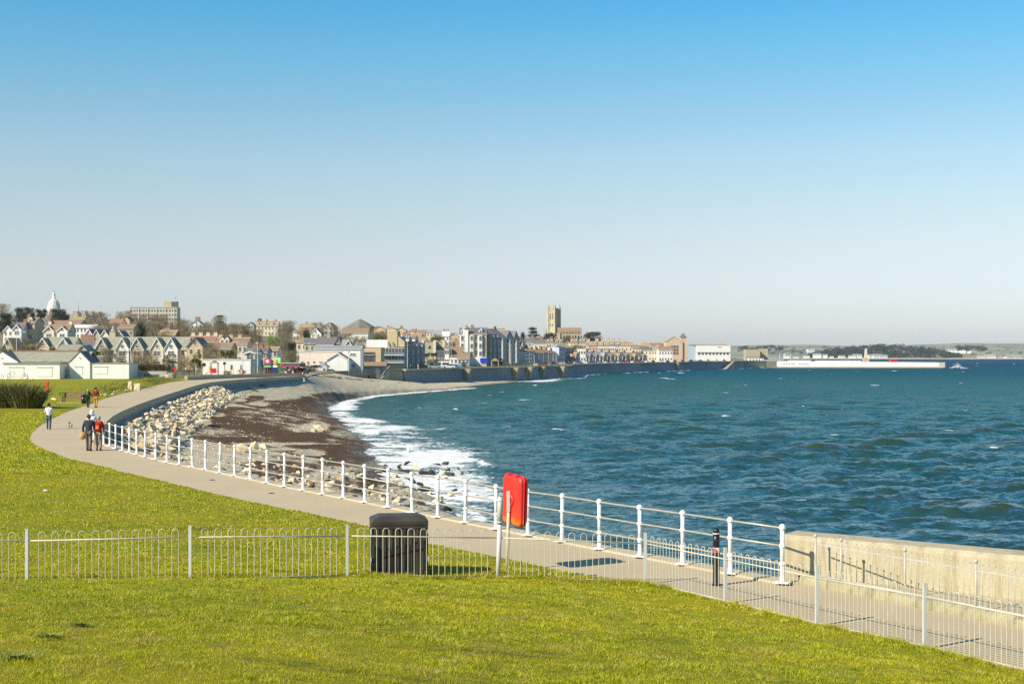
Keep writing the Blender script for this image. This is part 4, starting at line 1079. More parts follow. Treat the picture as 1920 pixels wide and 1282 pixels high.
def house(label, x0, x1, yr, ye, Y, kind='side', wall=None, roof=None, cols=2, rows=2, ch=(), D=8, rz=0, name='house', cat='house', group=None,
          ww=1.0, wh=1.5, gables=(), gw=None, gh=None, dorm=(), door=False, ridge=None, trim=None, zb=None, side=0, fr=None, gwall=None, chm=None, chh=1.15, chw=1.2):
    wall = wall or W_CREAM; roof = roof or R_SLATE; fr = fr or TRIM
    xc = (x0 + x1) / 2; X = XW(xc, Y); kr = 1 / max(.45, math.cos(R(rz))); W = (x1 - x0) * Y / F * kr
    zt = min(tz(X, Y), tz(X, Y + D)) if zb is None else zb
    ze = ZW(ye, Y) - zt; zr = ZW(yr, Y + (0 if kind in ('front', 'flat') else D / 2)) - zt
    t = thing(name, label, cat, (X, Y, zt), R(rz), group)
    mb = MB()
    if kind == 'side': mb.yprism([(0, -3), (D, -3), (D, ze), (D / 2, zr), (0, ze)], -W / 2, W / 2)
    elif kind == 'front': mb.xprism([(-W / 2, -3), (W / 2, -3), (W / 2, ze), (0, zr), (-W / 2, ze)], 0, D)
    else: mb.box(-W / 2, W / 2, 0, D, -3, ze if kind != 'flat' else zr)
    mb.build('wall', wall, t)
    mb = MB(); rp = None
    if kind == 'side': gable_roof(mb, -W / 2, W / 2, 0, D, ze, zr, 'x')
    elif kind == 'front': gable_roof(mb, -W / 2, W / 2, 0, D, ze, zr, 'y')
    elif kind == 'hip':
        k = min(W / 2 * .98, D / 2); o = .35
        v = [(-W / 2 - o, -o, ze), (W / 2 + o, -o, ze), (W / 2 + o, D + o, ze), (-W / 2 - o, D + o, ze), (-W / 2 + k, D / 2, zr), (W / 2 - k, D / 2, zr)]
        v = v + [(p[0], p[1], p[2] - .18) for p in v[:4]]
        mb.add(v, [(0, 1, 5, 4), (1, 2, 5), (2, 3, 4, 5), (3, 0, 4), (6, 7, 1, 0), (7, 8, 2, 1), (8, 9, 3, 2), (9, 6, 0, 3), (9, 8, 7, 6)])
    elif kind == 'mono':
        mb.slab([(-W / 2 - .3, -.4, ze + .1), (W / 2 + .3, -.4, ze + .1), (W / 2 + .3, D + .3, zr + .1), (-W / 2 - .3, D + .3, zr + .1)], .2)
    elif kind == 'flat':
        mb.box(-W / 2 - .12, W / 2 + .12, -.12, D + .12, zr + .003, zr + .22)
    rp = mb.build('roof', roof, t)
    if ridge is not None and kind == 'side':
        MB().box(-W / 2 - .3, W / 2 + .3, D / 2 - .16, D / 2 + .16, zr + .10, zr + .28).build('ridge_tiles', ridge, rp)
    if kind in ('side', 'hip'):
        MB().box(-W / 2 - .28, W / 2 + .28, -.42, -.30, ze - .22, ze - .06).build('gutter', trim or TRIM, rp)
    if kind == 'front' and trim is not None:
        s = (zr - ze) / (W / 2); mb = MB(); L_ = math.hypot(W / 2 + .3, zr - ze + .3 * s)
        for sg in (-1, 1):
            q = [(0, zr + .20), (sg * (W / 2 + .32), ze - .3 * s + .20), (sg * (W / 2 + .32), ze - .3 * s - .15), (0, zr - .22)]
            mb.xprism(q, -.37, -.31)
        mb.build('bargeboard', trim, rp)
    for c in ch:
        xx = c * W / 2; zz = zr if kind in ('side',) else (zr if abs(c) < .3 else (ze + (zr - ze) * (1 - abs(c))))
        link('chimney', chim_mesh(chw, chh, chm or W_BRICK), rp, (xx * .94, D / 2, zz))
    # openings
    g_rng = [((gx - xc) * Y / F * kr, (gw or 5) / 2) for gx in gables]
    if rows:
        h1 = min(wh, ze / rows * .62)
        for r in range(rows):
            z = ze * (r + .32) / rows if kind != 'flat' else zr * (r + .3) / rows
            for c in range(cols):
                xx = -W / 2 + W * (c + .5) / cols
                if any(abs(xx - a) < b + .3 for a, b in g_rng): continue
                link('window', win_mesh(ww, h1, fr), t, (xx, 0, z))
    if side:
        for r in range(rows):
            for c in range(side):
                o = link('window', win_mesh(ww, min(wh, ze / rows * .62), fr), t, (W / 2, D * (c + .5) / side, (ze if kind != 'flat' else zr) * (r + .32) / rows)); o.rotation_euler = (0, 0, R(90))
    if kind == 'front' and rows and zr - ze > 2.2:
        link('window', win_mesh(min(ww, 1.0), 1.2, fr), t, (0, 0, ze + .25 * (zr - ze) - .3))
    for i, gx in enumerate(gables):
        cx = (gx - xc) * Y / F * kr; w_ = (gw or 5); zg = (ZW(gh, Y) - zt) if gh else zr - .3
        g = MB().xprism([(cx - w_ / 2, -3), (cx + w_ / 2, -3), (cx + w_ / 2, ze), (cx, zg), (cx - w_ / 2, ze)], -.9, D * .3).build('front_gable', gwall[i] if gwall else wall, t)
        mb = MB(); s = (zg - ze) / (w_ / 2)
        mb.slab([(cx - w_ / 2 - .25, D * .48, ze - .25 * s + .17), (cx - w_ / 2 - .25, -1.2, ze - .25 * s + .17), (cx, -1.2, zg + .17), (cx, D * .48, zg + .17)], .15)
        mb.slab([(cx + w_ / 2 + .25, -1.2, ze - .25 * s + .17), (cx + w_ / 2 + .25, D * .48, ze - .25 * s + .17), (cx, D * .48, zg + .172), (cx, -1.2, zg + .172)], .15)
        mb.build('gable_roof', roof, g)
        mb = MB()
        for sg in (-1, 1): mb.xprism([(cx, zg + .20), (cx + sg * (w_ / 2 + .3), ze - .3 * s + .2), (cx + sg * (w_ / 2 + .3), ze - .3 * s - .18), (cx, zg - .25)], -1.28, -1.205)
        mb.build('bargeboard', TRIM, g)
        for r in range(rows):
            link('window', win_mesh(1.9, min(1.5, ze / rows * .6), fr), g, (cx, -.9, ze * (r + .30) / rows))
        link('window', win_mesh(1.0, 1.0, fr), g, (cx, -.9, ze + .2))
    for dx in dorm:
        cx = dx * W / 2; zz = ze + (zr - ze) * .22; w_ = 1.5; g = MB()
        g.xprism([(cx - w_ / 2, zz - 1), (cx + w_ / 2, zz - 1), (cx + w_ / 2, zz + 1.2), (cx, zz + 2.0), (cx - w_ / 2, zz + 1.2)], D * .10, D * .45)
        g = g.build('dormer', TRIM, t)
        mb = MB(); gable_roof(mb, cx - w_ / 2, cx + w_ / 2, D * .10, D * .45, zz + 1.2, zz + 2.0, 'y', .12, .1); mb.build('dormer_roof', roof, g)
        link('window', win_mesh(.9, 1.0, fr), g, (cx, D * .10, zz + .05))
    if door:
        MB().box(-W * .32 - .5, -W * .32 + .5, -.06, .05, 0, 2.1).build('door', M('door_dark', (.10, .05, .04), None, 2), t)
    return t

# -------- foliage
def leaf_mat(name, a, b_, c_, trans=.25):
    m, nt, b = nt_new(name)
    g = N(nt, 'NewGeometry'); r = g.outputs['Random Per Island']; oi = N(nt, 'ObjectInfo').outputs['Random']
    n1 = noise(nt, g.outputs['Position'], .5, 3, .6)
    c = ramp(nt, r, [(0, a), (.5, b_), (1, c_)]); c = mixc(nt, ramp(nt, n1, [(.4, 0.0), (.65, .5)]), c, a); c = mixc(nt, mth(nt, 'MULTIPLY', oi, .3), c, b_)
    L(nt, c, b.inputs['Base Color']); b.inputs['Roughness'].default_value = .7; b.inputs['Specular IOR Level'].default_value = .2
    tr = N(nt, 'BsdfTranslucent'); L(nt, c, tr.inputs[0]); mx = N(nt, 'MixShader'); mx.inputs[0].default_value = trans
    L(nt, b.outputs[0], mx.inputs[1]); L(nt, tr.outputs[0], mx.inputs[2]); out = [n for n in nt.nodes if n.type == 'OUTPUT_MATERIAL'][0]; L(nt, mx.outputs[0], out.inputs[0])
    return m
LF = {'ever': leaf_mat('evergreen_leaves', (.026, .036, .014), (.055, .065, .025), (.10, .105, .04)),
      'bare': leaf_mat('bare_twigs', (.17, .13, .075), (.26, .20, .11), (.38, .30, .17), .05),
      'green': leaf_mat('fresh_green_leaves', (.10, .20, .015), (.17, .32, .02), (.25, .42, .04)),
      'olive': leaf_mat('olive_leaves', (.07, .085, .02), (.13, .14, .035), (.22, .20, .06)),
      'gorse': leaf_mat('brown_hedge_leaves', (.07, .06, .02), (.12, .09, .03), (.18, .14, .05)),
      'palm': leaf_mat('palm_leaves', (.07, .10, .02), (.15, .17, .03), (.28, .26, .07))}
BARK = M('bark', (.26, .20, .13), (.18, .14, .09), 6, .9); BARKL = M('pale_bark', (.50, .43, .32), (.40, .33, .24), 6, .9)
def crown_mesh(kind, seed, n=2600, shape='round'):
    rg = np.random.default_rng(seed); nc = 34
    # lump centres through a flattened dome of unit height and width
    a = rg.uniform(0, 2 * np.pi, nc); rr = np.sqrt(rg.random(nc)) * .36; zz = rg.uniform(.12, .86, nc)
    if shape == 'round': rr *= np.sqrt(np.clip(1 - ((zz - .45) / .56) ** 2, .05, 1)) * 1.12
    if shape == 'cedar': rr *= 1.1; zz = np.round(zz * 7) / 7 + rg.normal(0, .015, nc); rr *= (1.1 - zz) * 1.3
    if shape == 'cone': rr *= (1.05 - zz) * 1.1
    cc = np.stack([rr * np.cos(a), rr * np.sin(a), zz], 1); cr = rg.uniform(.12, .21, nc)
    i = rg.integers(0, nc, n); d = rg.normal(0, 1, (n, 3)); d /= np.linalg.norm(d, axis=1)[:, None]
    rad = cr[i] * rg.random(n) ** .35
    p = cc[i] + d * rad[:, None] * [1, 1, .8 if shape != 'cedar' else .35]
    p[:, 2] = np.clip(p[:, 2], .03, 1.0)
    if kind == 'bare':
        o = p - np.array([0, 0, .12]); o /= np.linalg.norm(o, axis=1)[:, None]; dirn = o + rg.normal(0, .35, (n, 3)); dirn /= np.linalg.norm(dirn, axis=1)[:, None]
        s = np.cross(dirn, rg.normal(0, 1, (n, 3))); s /= np.linalg.norm(s, axis=1)[:, None]
        ln = rg.uniform(.04, .11, n)[:, None]; wd = rg.uniform(.0016, .004, n)[:, None]
        V = np.stack([p - s * wd, p + s * wd, p + dirn * ln], 1)
    else:
        s1 = rg.normal(0, 1, (n, 3)); s1 /= np.linalg.norm(s1, axis=1)[:, None]; s2 = np.cross(s1, d); s2 /= np.linalg.norm(s2, axis=1)[:, None] + 1e-9
        w = rg.uniform(.016, .034, n)[:, None]
        V = np.stack([p - s1 * w, p + s2 * w, p + s1 * w * 1.1], 1)
    return np_mesh('crown', V.reshape(-1, 3), np.arange(3 * n).reshape(-1, 3), LF[kind], smooth=False)
def trunk_mesh(seed, kind):
    rg = random.Random(seed); mb = MB()
    mb.tube([(0, 0, -.15), (.01, 0, .12), (rg.uniform(-.02, .02), rg.uniform(-.02, .02), .42)], [.028, .022, .014], 7)
    for i in range(11 if kind == 'bare' else 6):
        a = rg.uniform(0, 6.28); z0 = rg.uniform(.12, .4); r = rg.uniform(.2, .42); z1 = rg.uniform(.45, .9)
        mb.tube([(0, 0, z0), (r * .45 * math.cos(a), r * .45 * math.sin(a), z0 + (z1 - z0) * .45), (r * math.cos(a + .2), r * math.sin(a + .2), z1)], [.012, .008, .0025], 5)
    return mb.mesh('trunk', BARK)
TREE = {}
for k_, sh_, n_ in (('ever', 'round', 5200), ('ever', 'cedar', 4600), ('ever', 'cone', 4200), ('bare', 'round', 5200), ('green', 'round', 2400), ('olive', 'round', 2600), ('gorse', 'round', 2400)):
    for s_ in range(2): TREE[(k_, sh_, s_)] = (crown_mesh(k_, 17 * s_ + len(k_) * 3 + len(sh_), n_, sh_), trunk_mesh(s_ + 5, k_))
tree_n = [0]
def tree(label, x0, x1, yt, Y, kind='bare', shape='round', yb=None, name=None, cat='tree', group=None):
    tree_n[0] += 1
    X = XW((x0 + x1) / 2, Y); z0 = tz(X, Y) if yb is None else ZW(yb, Y); h = ZW(yt, Y) - z0; w = (x1 - x0) * Y / F
    cr, tr = TREE[(kind, shape, tree_n[0] % 2)]
    t = thing(name or {'bare': 'bare_tree', 'ever': 'evergreen_tree', 'green': 'leafy_tree', 'olive': 'shrub', 'gorse': 'shrub'}[kind], label, cat, (X, Y, z0), random.uniform(0, 6), group)
    t.scale = (w / .92, w / .92, h / .98)
    link('crown', cr, t); link('trunk', tr, t)
    return t
def palm(label, px, yt, Y, w=26, h=None, heads=3, group='cabbage palms behind the beach'):
    X = XW(px, Y); z0 = tz(X, Y); hh = ZW(yt, Y) - z0; rg = random.Random(px); W = w * Y / F
    t = thing('palm_tree', label, 'palm', (X, Y, z0), 0, group)
    tr = MB(); tr.tube([(0, 0, -.3), (0, 0, hh * .45)], [.22, .16], 8); lf = []
    for i in range(heads):
        a = 6.28 * i / heads + rg.random(); r = W * .28 if heads > 1 else 0; zc = hh * rg.uniform(.62, .78)
        c = Vector((r * math.cos(a), r * math.sin(a), zc)); tr.tube([(0, 0, hh * .42), (c.x * .6, c.y * .6, zc * .85), tuple(c)], [.14, .1, .08], 6)
        for j in range(150):
            d = Vector((rg.gauss(0, 1), rg.gauss(0, 1), rg.gauss(.25, .9))).normalized(); L_ = W * rg.uniform(.22, .34); s = d.cross(Vector((rg.gauss(0, 1), rg.gauss(0, 1), .3))).normalized() * .06
            m_ = c + d * L_ * .6; e = c + d * L_ + Vector((0, 0, -L_ * .25)); lf.append((c - s, c + s, m_ + s)); lf.append((c - s, m_ + s, m_ - s)); lf.append((m_ - s, m_ + s, e))
    V = np.array([[tuple(p) for p in f] for f in lf]).reshape(-1, 3)
    link('fronds', np_mesh('fronds', V, np.arange(len(V)).reshape(-1, 3), LF['palm'], smooth=False), t); tr.build('trunk', BARKL, t)

LAMPG = M('lamp_grey', (.55, .55, .52), (.48, .48, .45), 2, .5, metal=.2)
def lamp(label, px, yt, Y, arm=-1, h=None, group='street lamps near the beach', base=None):
    X = XW(px, Y); z0 = tz(X, Y) if base is None else base; hh = ZW(yt, Y) - z0
    t = thing('street_lamp', label, 'street lamp', (X, Y, z0), 0, group)
    MB().lathe([(.14, -.3), (.14, 1.2), (.09, 1.25), (.06, hh)], n=8).build('pole', LAMPG, t)
    if arm:
        MB().tube([(0, 0, hh - .15), (arm * .5, 0, hh + .15), (arm * 1.5, 0, hh + .25)], .05, 6).build('arm', LAMPG, t)
        MB().box(min(arm * 1.4, arm * 2.2), max(arm * 1.4, arm * 2.2), -.16, .16, hh + .15, hh + .34).build('lamp_head', LAMPG, t)
    else:
        MB().lathe([(.05, hh), (.28, hh + .1), (.22, hh + .4), (.05, hh + .5)], n=10).build('lamp_head', LAMPG, t)
    return t

# -------- cars
TYRE = M('tyre_rubber', (.02, .02, .02), None, 4, .8); HUB = M('wheel_hub', (.5, .5, .5), None, 4, .3, metal=.8); CGLASS = M('car_glass', (.02, .025, .03), None, 2, .08, spec=.7)
LIGHTC = M('headlight_lens', (.8, .8, .75), None, 2, .2); LIGHTR = M('tail_light_lens', (.6, .02, .02), None, 2, .3)
_pm = {}
def paint(c):
    if c not in _pm: _pm[c] = M('car_paint_%d' % len(_pm), c, tuple(x * .95 for x in c), 1, .22, spec=.6)
    return _pm[c]
WHEEL = None
def car(label, px, Y, col, rz=90, van=False, estate=False, group='cars parked along the seafront', z=None, L_=4.2, name='parked_car', X=None, detail=True):
    global WHEEL
    X = XW(px, Y) if X is None else X; z = (tz(X, Y) + .16) if z is None else z
    t = thing(name, label, 'van' if van else 'car', (X, Y, z), R(rz), group); w = .86; l = L_ / 2
    H_ = 1.15 if van else .88; top = 2.3 if van else (1.52 if estate else 1.42)
    body = [(-l, .32), (-l + .08, .22), (l - .1, .22), (l, .35), (l - .03, .68), (l - .25, .80), (l * .42, H_), (-l + .12, H_ + (.05 if not van else 0)), (-l, .75)]
    mb = MB().xprism(body, -w, w); o = mb.build('body', paint(col), t); bv = o.modifiers.new('b', 'BEVEL'); bv.width = .05; bv.segments = 2
    if van: cab = [(-l + .03, H_ - .04), (l * .62, H_ - .04), (l * .42, top - .15), (l * .30, top), (-l + .1, top), (-l + .03, top - .1)]
    elif estate: cab = [(-l + .04, H_ - .02), (l * .45, H_ - .03), (l * .12, top), (-l + .35, top), (-l + .1, top - .12)]
    else: cab = [(-l + .25, H_ - .02), (l * .45, H_ - .03), (l * .10, top), (-l * .45, top)]
    g = MB().xprism(cab, -w + .07, w - .07).build('cabin_glass' if not van else 'upper_body', CGLASS if not van else paint(col), t)
    zt_ = top
    if not van:
        MB().box(cab[-1][0] + .12 if not estate else -l + .3, l * .12, -w + .10, w - .10, top - .02, top + .035).build('roof_panel', paint(col), t)
        mb = MB()
        for sg in (-1, 1):
            mb.box(-.06, .02, sg * (w - .075) - .015, sg * (w - .075) + .015, H_ - .02, top - .02)
            if estate: mb.box(-l + .5, -l + .62, sg * (w - .075) - .015, sg * (w - .075) + .015, H_ - .02, top - .02)
        mb.build('door_pillar', paint(col), t)
    else:
        for sg in (-1, 1):
            MB().box(l * .15, l * .5, sg * (w - .07) - .012, sg * (w - .07) + .012, H_ + .05, top - .35).build('side_window', CGLASS, t); MB().box(-l * .75, l * .02, sg * (w - .07) - .012, sg * (w - .07) + .012, H_ + .1, top - .4).build('side_window', CGLASS, t)
        mb = MB(); mb.slab([(l * .635, -w + .15, H_ + .05), (l * .635, w - .15, H_ + .05), (l * .44, w - .15, top - .2), (l * .44, -w + .15, top - .2)], .03); mb.build('windscreen', CGLASS, t)
    if WHEEL is None:
        m = MB(); m.lathe([(.31, -.1), (.33, -.06), (.33, .06), (.31, .1)], n=16); m.lathe([(.19, -.11), (.19, .11)], n=12, mi=1)
        m.v = [(p[0], p[2], p[1]) for p in m.v]; WHEEL = m.mesh('wheel', [TYRE, HUB])
    for sx in (-.62, .64):
        for sy in (-1, 1): link('wheel', WHEEL, t, (sx * l, sy * (w - .06), .33))
    if detail:
        for sy in (-1, 1):
            MB().box(l - .08, l + .012, sy * .62 - .17, sy * .62 + .17, .55, .70).build('headlight', LIGHTC, t)
            MB().box(-l - .012, -l + .06, sy * .66 - .13, sy * .66 + .13, .60, .80).build('tail_light', LIGHTR, t)
    return t
# ================================================================ left: sports pavilion and terraces
def pavilion():
    Y = 279; k = Y / F; X0 = XW(0, Y); z = 0
    t = thing('sports_pavilion', 'long white sports pavilion with twin gables and a green-grey slate roof', 'pavilion', (XW(90, Y), Y, -.02))
    cx = XW(90, Y); X = lambda px: XW(px, Y) - cx; Z = lambda py: ZW(py, Y)
    ze, zr = Z(678.5), Z(660); D = 9
    MB().box(X(-10), X(168), 0, D, -1, ze).build('main_wall', W_WHITE, t)
    mb = MB()
    rf = MB(); gable_roof(rf, X(10), X(160), 0, D, ze, zr, 'x', .2); rf = rf.build('roof', R_GREEN, t)
    MB().box(X(14), X(152), D / 2 - .22, D / 2 + .22, zr + .12, zr + .36).build('ridge_tiles', R_RED, rf)
    for a, b, nm in ((-23, 38, 'front_gable'), (134, 172, 'front_gable')):
        xm = (X(a) + X(b)) / 2
        g = MB().xprism([(X(a), -1), (X(b), -1), (X(b), ze), (xm, zr + .1), (X(a), ze)], -1.2, .5).build(nm, W_WHITE, t)
        r = MB(); gable_roof(r, X(a), X(b), -1.2, D * .5, ze, zr + .1, 'y', .12, .12); r.build('gable_roof', R_SLATE, g)
        MB().lathe([(.16, 0), (.16, .05)], (0, 0, 0), 10).build('vent', R_SLATE, g, (xm, -1.28, ze + .8))
    zp = Z(681.5)
    pb = MB().box(X(21), X(125), -4.3, -.0, -1, zp).build('porch_block', W_WHITE, t)
    MB().box(X(19), X(127), -4.5, .1, zp + .003, zp + .22).build('porch_roof', R_GREY, pb)
    for a in (45, 97): 
        MB().box(X(a) - 1.45, X(a) + 1.45, -4.36, -4.29, .55, 2.25).build('shutter', W_WHITE, pb); MB().box(X(a) - 1.5, X(a) + 1.5, -4.42, -4.28, 2.25, 2.36).build('lintel', R_GREY, pb)
    MB().box(X(166), X(244), -.9, 6, -1, Z(681)).build('side_wing', W_WHITE, t)
    MB().box(X(165), X(246), -1.05, 6.1, Z(681) + .003, Z(680)).build('side_wing_roof', R_GREY, t)
    MB().box(X(179), X(204), -.96, -.89, 1.0, 2.35).build('shutter', W_WHITE, t); MB().box(X(178), X(205), -1.02, -.88, 2.35, 2.45).build('lintel', R_GREY, t)
    MB().box(X(144), X(158), -1.25, -1.19, .9, 2.3).build('shutter', W_WHITE, t); MB().box(X(143), X(159), -1.3, -1.18, 2.3, 2.4).build('lintel', R_GREY, t)
pavilion()
t = thing('planter_wall', 'low white and grey wall with a dark opening beside the pavilion', 'wall', (XW(283, 284), 284, -.05))
MB().box(-4.1, -2.7, -.2, 3, -.5, 1.5).build('white_end', W_WHITE, t); MB().box(-2.7, 3.2, 0, 3, -.5, 1.45).build('grey_wall', W_GREY, t); MB().box(-1.4, 1.6, -.03, .1, .25, .85).build('opening', W_DARK, t)
MB().box(3.2, 4.4, .1, 2.6, -.5, 1.1).build('step', W_GREY, t)

# hedge on the planter wall, phormium bush and other near plants
def leaf_cloud(name, label, cat, boxes, n, lw, mat, parent=None, blade=False, seed=1):
    rg = np.random.default_rng(seed); T = []
    for (cx, cy, cz, rx, ry, rz_), m in zip(boxes, n):
        d = rg.normal(0, 1, (m, 3)); d /= np.linalg.norm(d, axis=1)[:, None]; p = d * (rg.random(m) ** .3)[:, None] * [rx, ry, rz_] + [cx, cy, cz]
        s1 = rg.normal(0, 1, (m, 3)); s1 /= np.linalg.norm(s1, axis=1)[:, None]; s2 = rg.normal(0, 1, (m, 3)); s2 /= np.linalg.norm(s2, axis=1)[:, None]
        w = rg.uniform(.5, 1.3, m)[:, None] * lw
        T.append(np.stack([p - s1 * w, p + s2 * w, p + s1 * w], 1))
    V = np.concatenate(T).reshape(-1, 3); return link(name, np_mesh(name, V, np.arange(len(V)).reshape(-1, 3), mat, smooth=False), parent)
Yh = 285.5; xh = XW(282, Yh)
o = leaf_cloud('hedge', '', '', [(xh + dx, Yh + 1, 2.15, 1.4, 1.2, .75) for dx in (-2.6, -1.4, 0, 1.4, 2.6)], [1500] * 5, .10, LF['gorse'], seed=3)
tag(o, 'clipped brown-green hedge on top of the low grey wall', 'hedge')
LF['flax'] = leaf_mat('flax_leaves', (.06, .075, .02), (.17, .18, .05), (.36, .33, .12))
def phormium(label, px, py, w, h, n, seed, group=None, dark=1.0):
    x, y = G(px, py); rg = np.random.default_rng(seed); t = thing('flax_bush', label, 'bush', (x, y, 0), 0, group)
    V = []
    for i in range(n):
        a = rg.uniform(0, 6.28); r = w / 2 * math.sqrt(rg.random()) * .8; bx, by = r * math.cos(a), r * math.sin(a); L_ = h * rg.uniform(.35, 1.12) * (1.1 - r / w * .6); out = rg.uniform(.15, .8) * L_ * (.5 + r / w * 2)
        a2 = a + rg.normal(0, .6); dx, dy = math.cos(a2) * out, math.sin(a2) * out; wd_ = rg.uniform(.03, .065); pa = rg.uniform(0, 6.28); sx, sy = math.cos(pa) * wd_, math.sin(pa) * wd_
        droop = rg.uniform(0, .25) * L_ if rg.random() < .4 else 0
        p0 = (bx, by, 0); p1 = (bx + dx * .35, by + dy * .35, L_ * .6); p2 = (bx + dx, by + dy, L_ - droop)
        V += [(p0[0] - sx, p0[1] - sy, 0), (p0[0] + sx, p0[1] + sy, 0), (p1[0] + sx, p1[1] + sy, p1[2]), (p0[0] - sx, p0[1] - sy, 0), (p1[0] + sx, p1[1] + sy, p1[2]), (p1[0] - sx, p1[1] - sy, p1[2]), (p1[0] - sx, p1[1] - sy, p1[2]), (p1[0] + sx, p1[1] + sy, p1[2]), p2]
    link('leaves', np_mesh('leaves', np.array(V), np.arange(len(V)).reshape(-1, 3), LF['flax'], smooth=False), t)
    mb = MB()
    for i in range(9):
        a = rg.uniform(0, 6.28); r = rg.uniform(.1, w * .3); hh = h * rg.uniform(1.1, 1.4); mb.tube([(r * math.cos(a), r * math.sin(a), .3), (r * 1.2 * math.cos(a), r * 1.2 * math.sin(a), hh)], [.015, .008], 5)
        for k in range(3): mb.ball((r * 1.2 * math.cos(a) + rg.uniform(-.1, .1), r * 1.2 * math.sin(a), hh - .12 * k), .04, 6)
    mb.build('flower_stalks', BARK, t)
phormium('big spiky flax bush at the left edge of the lawn, its outer clump', 12, 765, 3.8, 2.3, 1900, 1, 'spiky flax bushes on the lawn')
phormium('big spiky flax bush nearest the white-coated walker, right-hand clump', 50, 766, 3.0, 2.2, 1500, 2, 'spiky flax bushes on the lawn')
tree('dense green shrub at the left edge behind the pavilion gable', -14, 20, 643, 300, 'olive', 'round')

# terrace with stone gables
house('long grey-green slate terrace with five pointed white gables behind the pavilion', 176, 350, 632.5, 654, 400, 'side', W_CREAM, R_GREEN, cols=13, rows=2, gables=(192, 231, 258, 296, 322), gw=3.6, gh=633.5,
      gwall=[W_STONE, W_WHITE, W_STONE, W_CREAM, W_WHITE], name='gabled_terrace', cat='terrace', D=9)
house('end-of-terrace house with a plain brown rendered gable', 351, 380, 633, 649, 396, 'front', W_TAN, R_SLATE, cols=2, rows=2, D=10, trim=R_SLATE)
house('left wing of the slate terrace with one brown and one white gable', 80, 137, 632.5, 650, 402, 'side', W_CREAM, R_GREEN, cols=4, rows=2, gables=(82, 121), gw=3.4, gh=634, gwall=[W_TAN, W_WHITE], name='gabled_terrace', cat='terrace', D=9)
house('cream gable half hidden by the bare bushes at the far left', 5, 24, 634, 650, 404, 'front', W_CREAM, R_GREEN, cols=2, rows=2, D=9, trim=TRIM)
house('dark purple-roofed house with red ridge between the two slate terraces', 139, 176, 636, 650, 408, 'side', W_BRICK, R_SLATE, cols=3, rows=2, ridge=R_RED, ch=(-.4, .35), chw=2.0, chh=1.2)
house('small low house with an olive green roof just behind the pavilion', 106, 150, 647, 657, 330, 'side', W_GREY, R_GREEN, cols=4, rows=1, D=10)
house('dark green gabled shed end behind the pavilion ridge', 143, 166, 648, 660, 322, 'front', W_GREY, R_GREEN, cols=1, rows=1, D=6)

# uphill left
house('small white half-timbered gabled house at the far left of the hill', 6, 24, 611, 621, 560, 'front', W_WHITE, R_SLATE, cols=2, rows=2, D=8, trim=TRIM)
house('white house with a steep dark pointed gable next to the half-timbered one', 25, 43, 605, 618, 555, 'side', W_WHITE, R_SLATE, cols=2, rows=2, gables=(33,), gw=3.6, gh=610, D=8, ch=(.8,))
house('tall ochre house with brown roof and white gabled dormer on the left hill', 45, 65, 595, 605, 560, 'side', W_OCHRE, R_BROWN, cols=1, rows=2, ww=2.2, wh=2.0, dorm=(0,), ch=(-.95,), D=11, side=2)
house('grey-walled house in place of the shaded side of the tall ochre one', 66, 88, 597, 606, 575, 'side', W_GREY, R_SLATE, cols=2, rows=2, ch=(.7,), D=9)  # grey wall colour stands for the ochre house's side in shade
house('long low red-brown roof below the dark trees of the dome', 90, 150, 601, 608, 700, 'side', W_CREAM, R_RED, cols=6, rows=1, D=10)
house('brown-roofed pair of cottages with two white front gables', 84, 128, 608, 621, 520, 'side', W_CREAM, R_BROWN, cols=4, rows=2, gables=(93, 118), gw=3.8, gh=612, gwall=[W_CREAM, W_WHITE], ch=(-.95, .95), chm=W_CREAM, D=9)
house('wide white flat-fronted hall with grey roof on the left hill', 136, 176, 609, 614, 610, 'side', W_WHITE, R_WHITE, cols=6, rows=2, D=12, ww=.8)
house('grey-blue rendered house right of the white hall', 176, 198, 612, 617, 600, 'side', W_BLUE, R_GREY, cols=3, rows=2)
for i, (a, b, yt, lb, w_) in enumerate(((160, 173, 617, 'narrow white gable leftmost in the row above the slate terrace', W_WHITE), (175, 187, 618, 'narrow grey gable second in the row above the slate terrace', W_GREY), (189, 203, 619, 'pale pink-white gable in the middle of the row above the slate terrace', W_ROSE), (216, 231, 620, 'cream gable right of the little spire', W_CREAM))):
    house(lb, a, b, yt, yt + 10, 480, 'front', w_, R_SLATE, cols=2, rows=2, D=8, trim=TRIM, group='row of narrow gables above the terrace')
t = house('small ochre bay house with a grey pointed spire roof', 205, 216, 622, 626, 478, 'flat', W_OCHRE, R_GREY, cols=1, rows=2, D=3, name='spired_bay_house')
MB().lathe([(1.15, 0), (.9, .25), (.02, 2.4)], (0, 1.5, 0), 8, smooth=False).build('spire', R_GREY, t, (0, 0, ZW(622, 478) - t.location.z + .2))
house('red brick roofed house with big chimney in the trees left of the dark evergreen', 205, 228, 598, 606, 650, 'side', W_BRICK, R_RED, cols=2, rows=2, ch=(0,), chw=2.0)
house('brown roofed cottage left of the dark evergreen', 222, 250, 608, 615, 560, 'side', W_STONE, R_BROWN, cols=3, rows=2, ch=(-.6,))
house('ochre gabled villa with chimney below the office block', 229, 243, 593, 600, 700, 'front', W_OCHRE, R_BROWN, cols=1, rows=2, ch=(.0,))
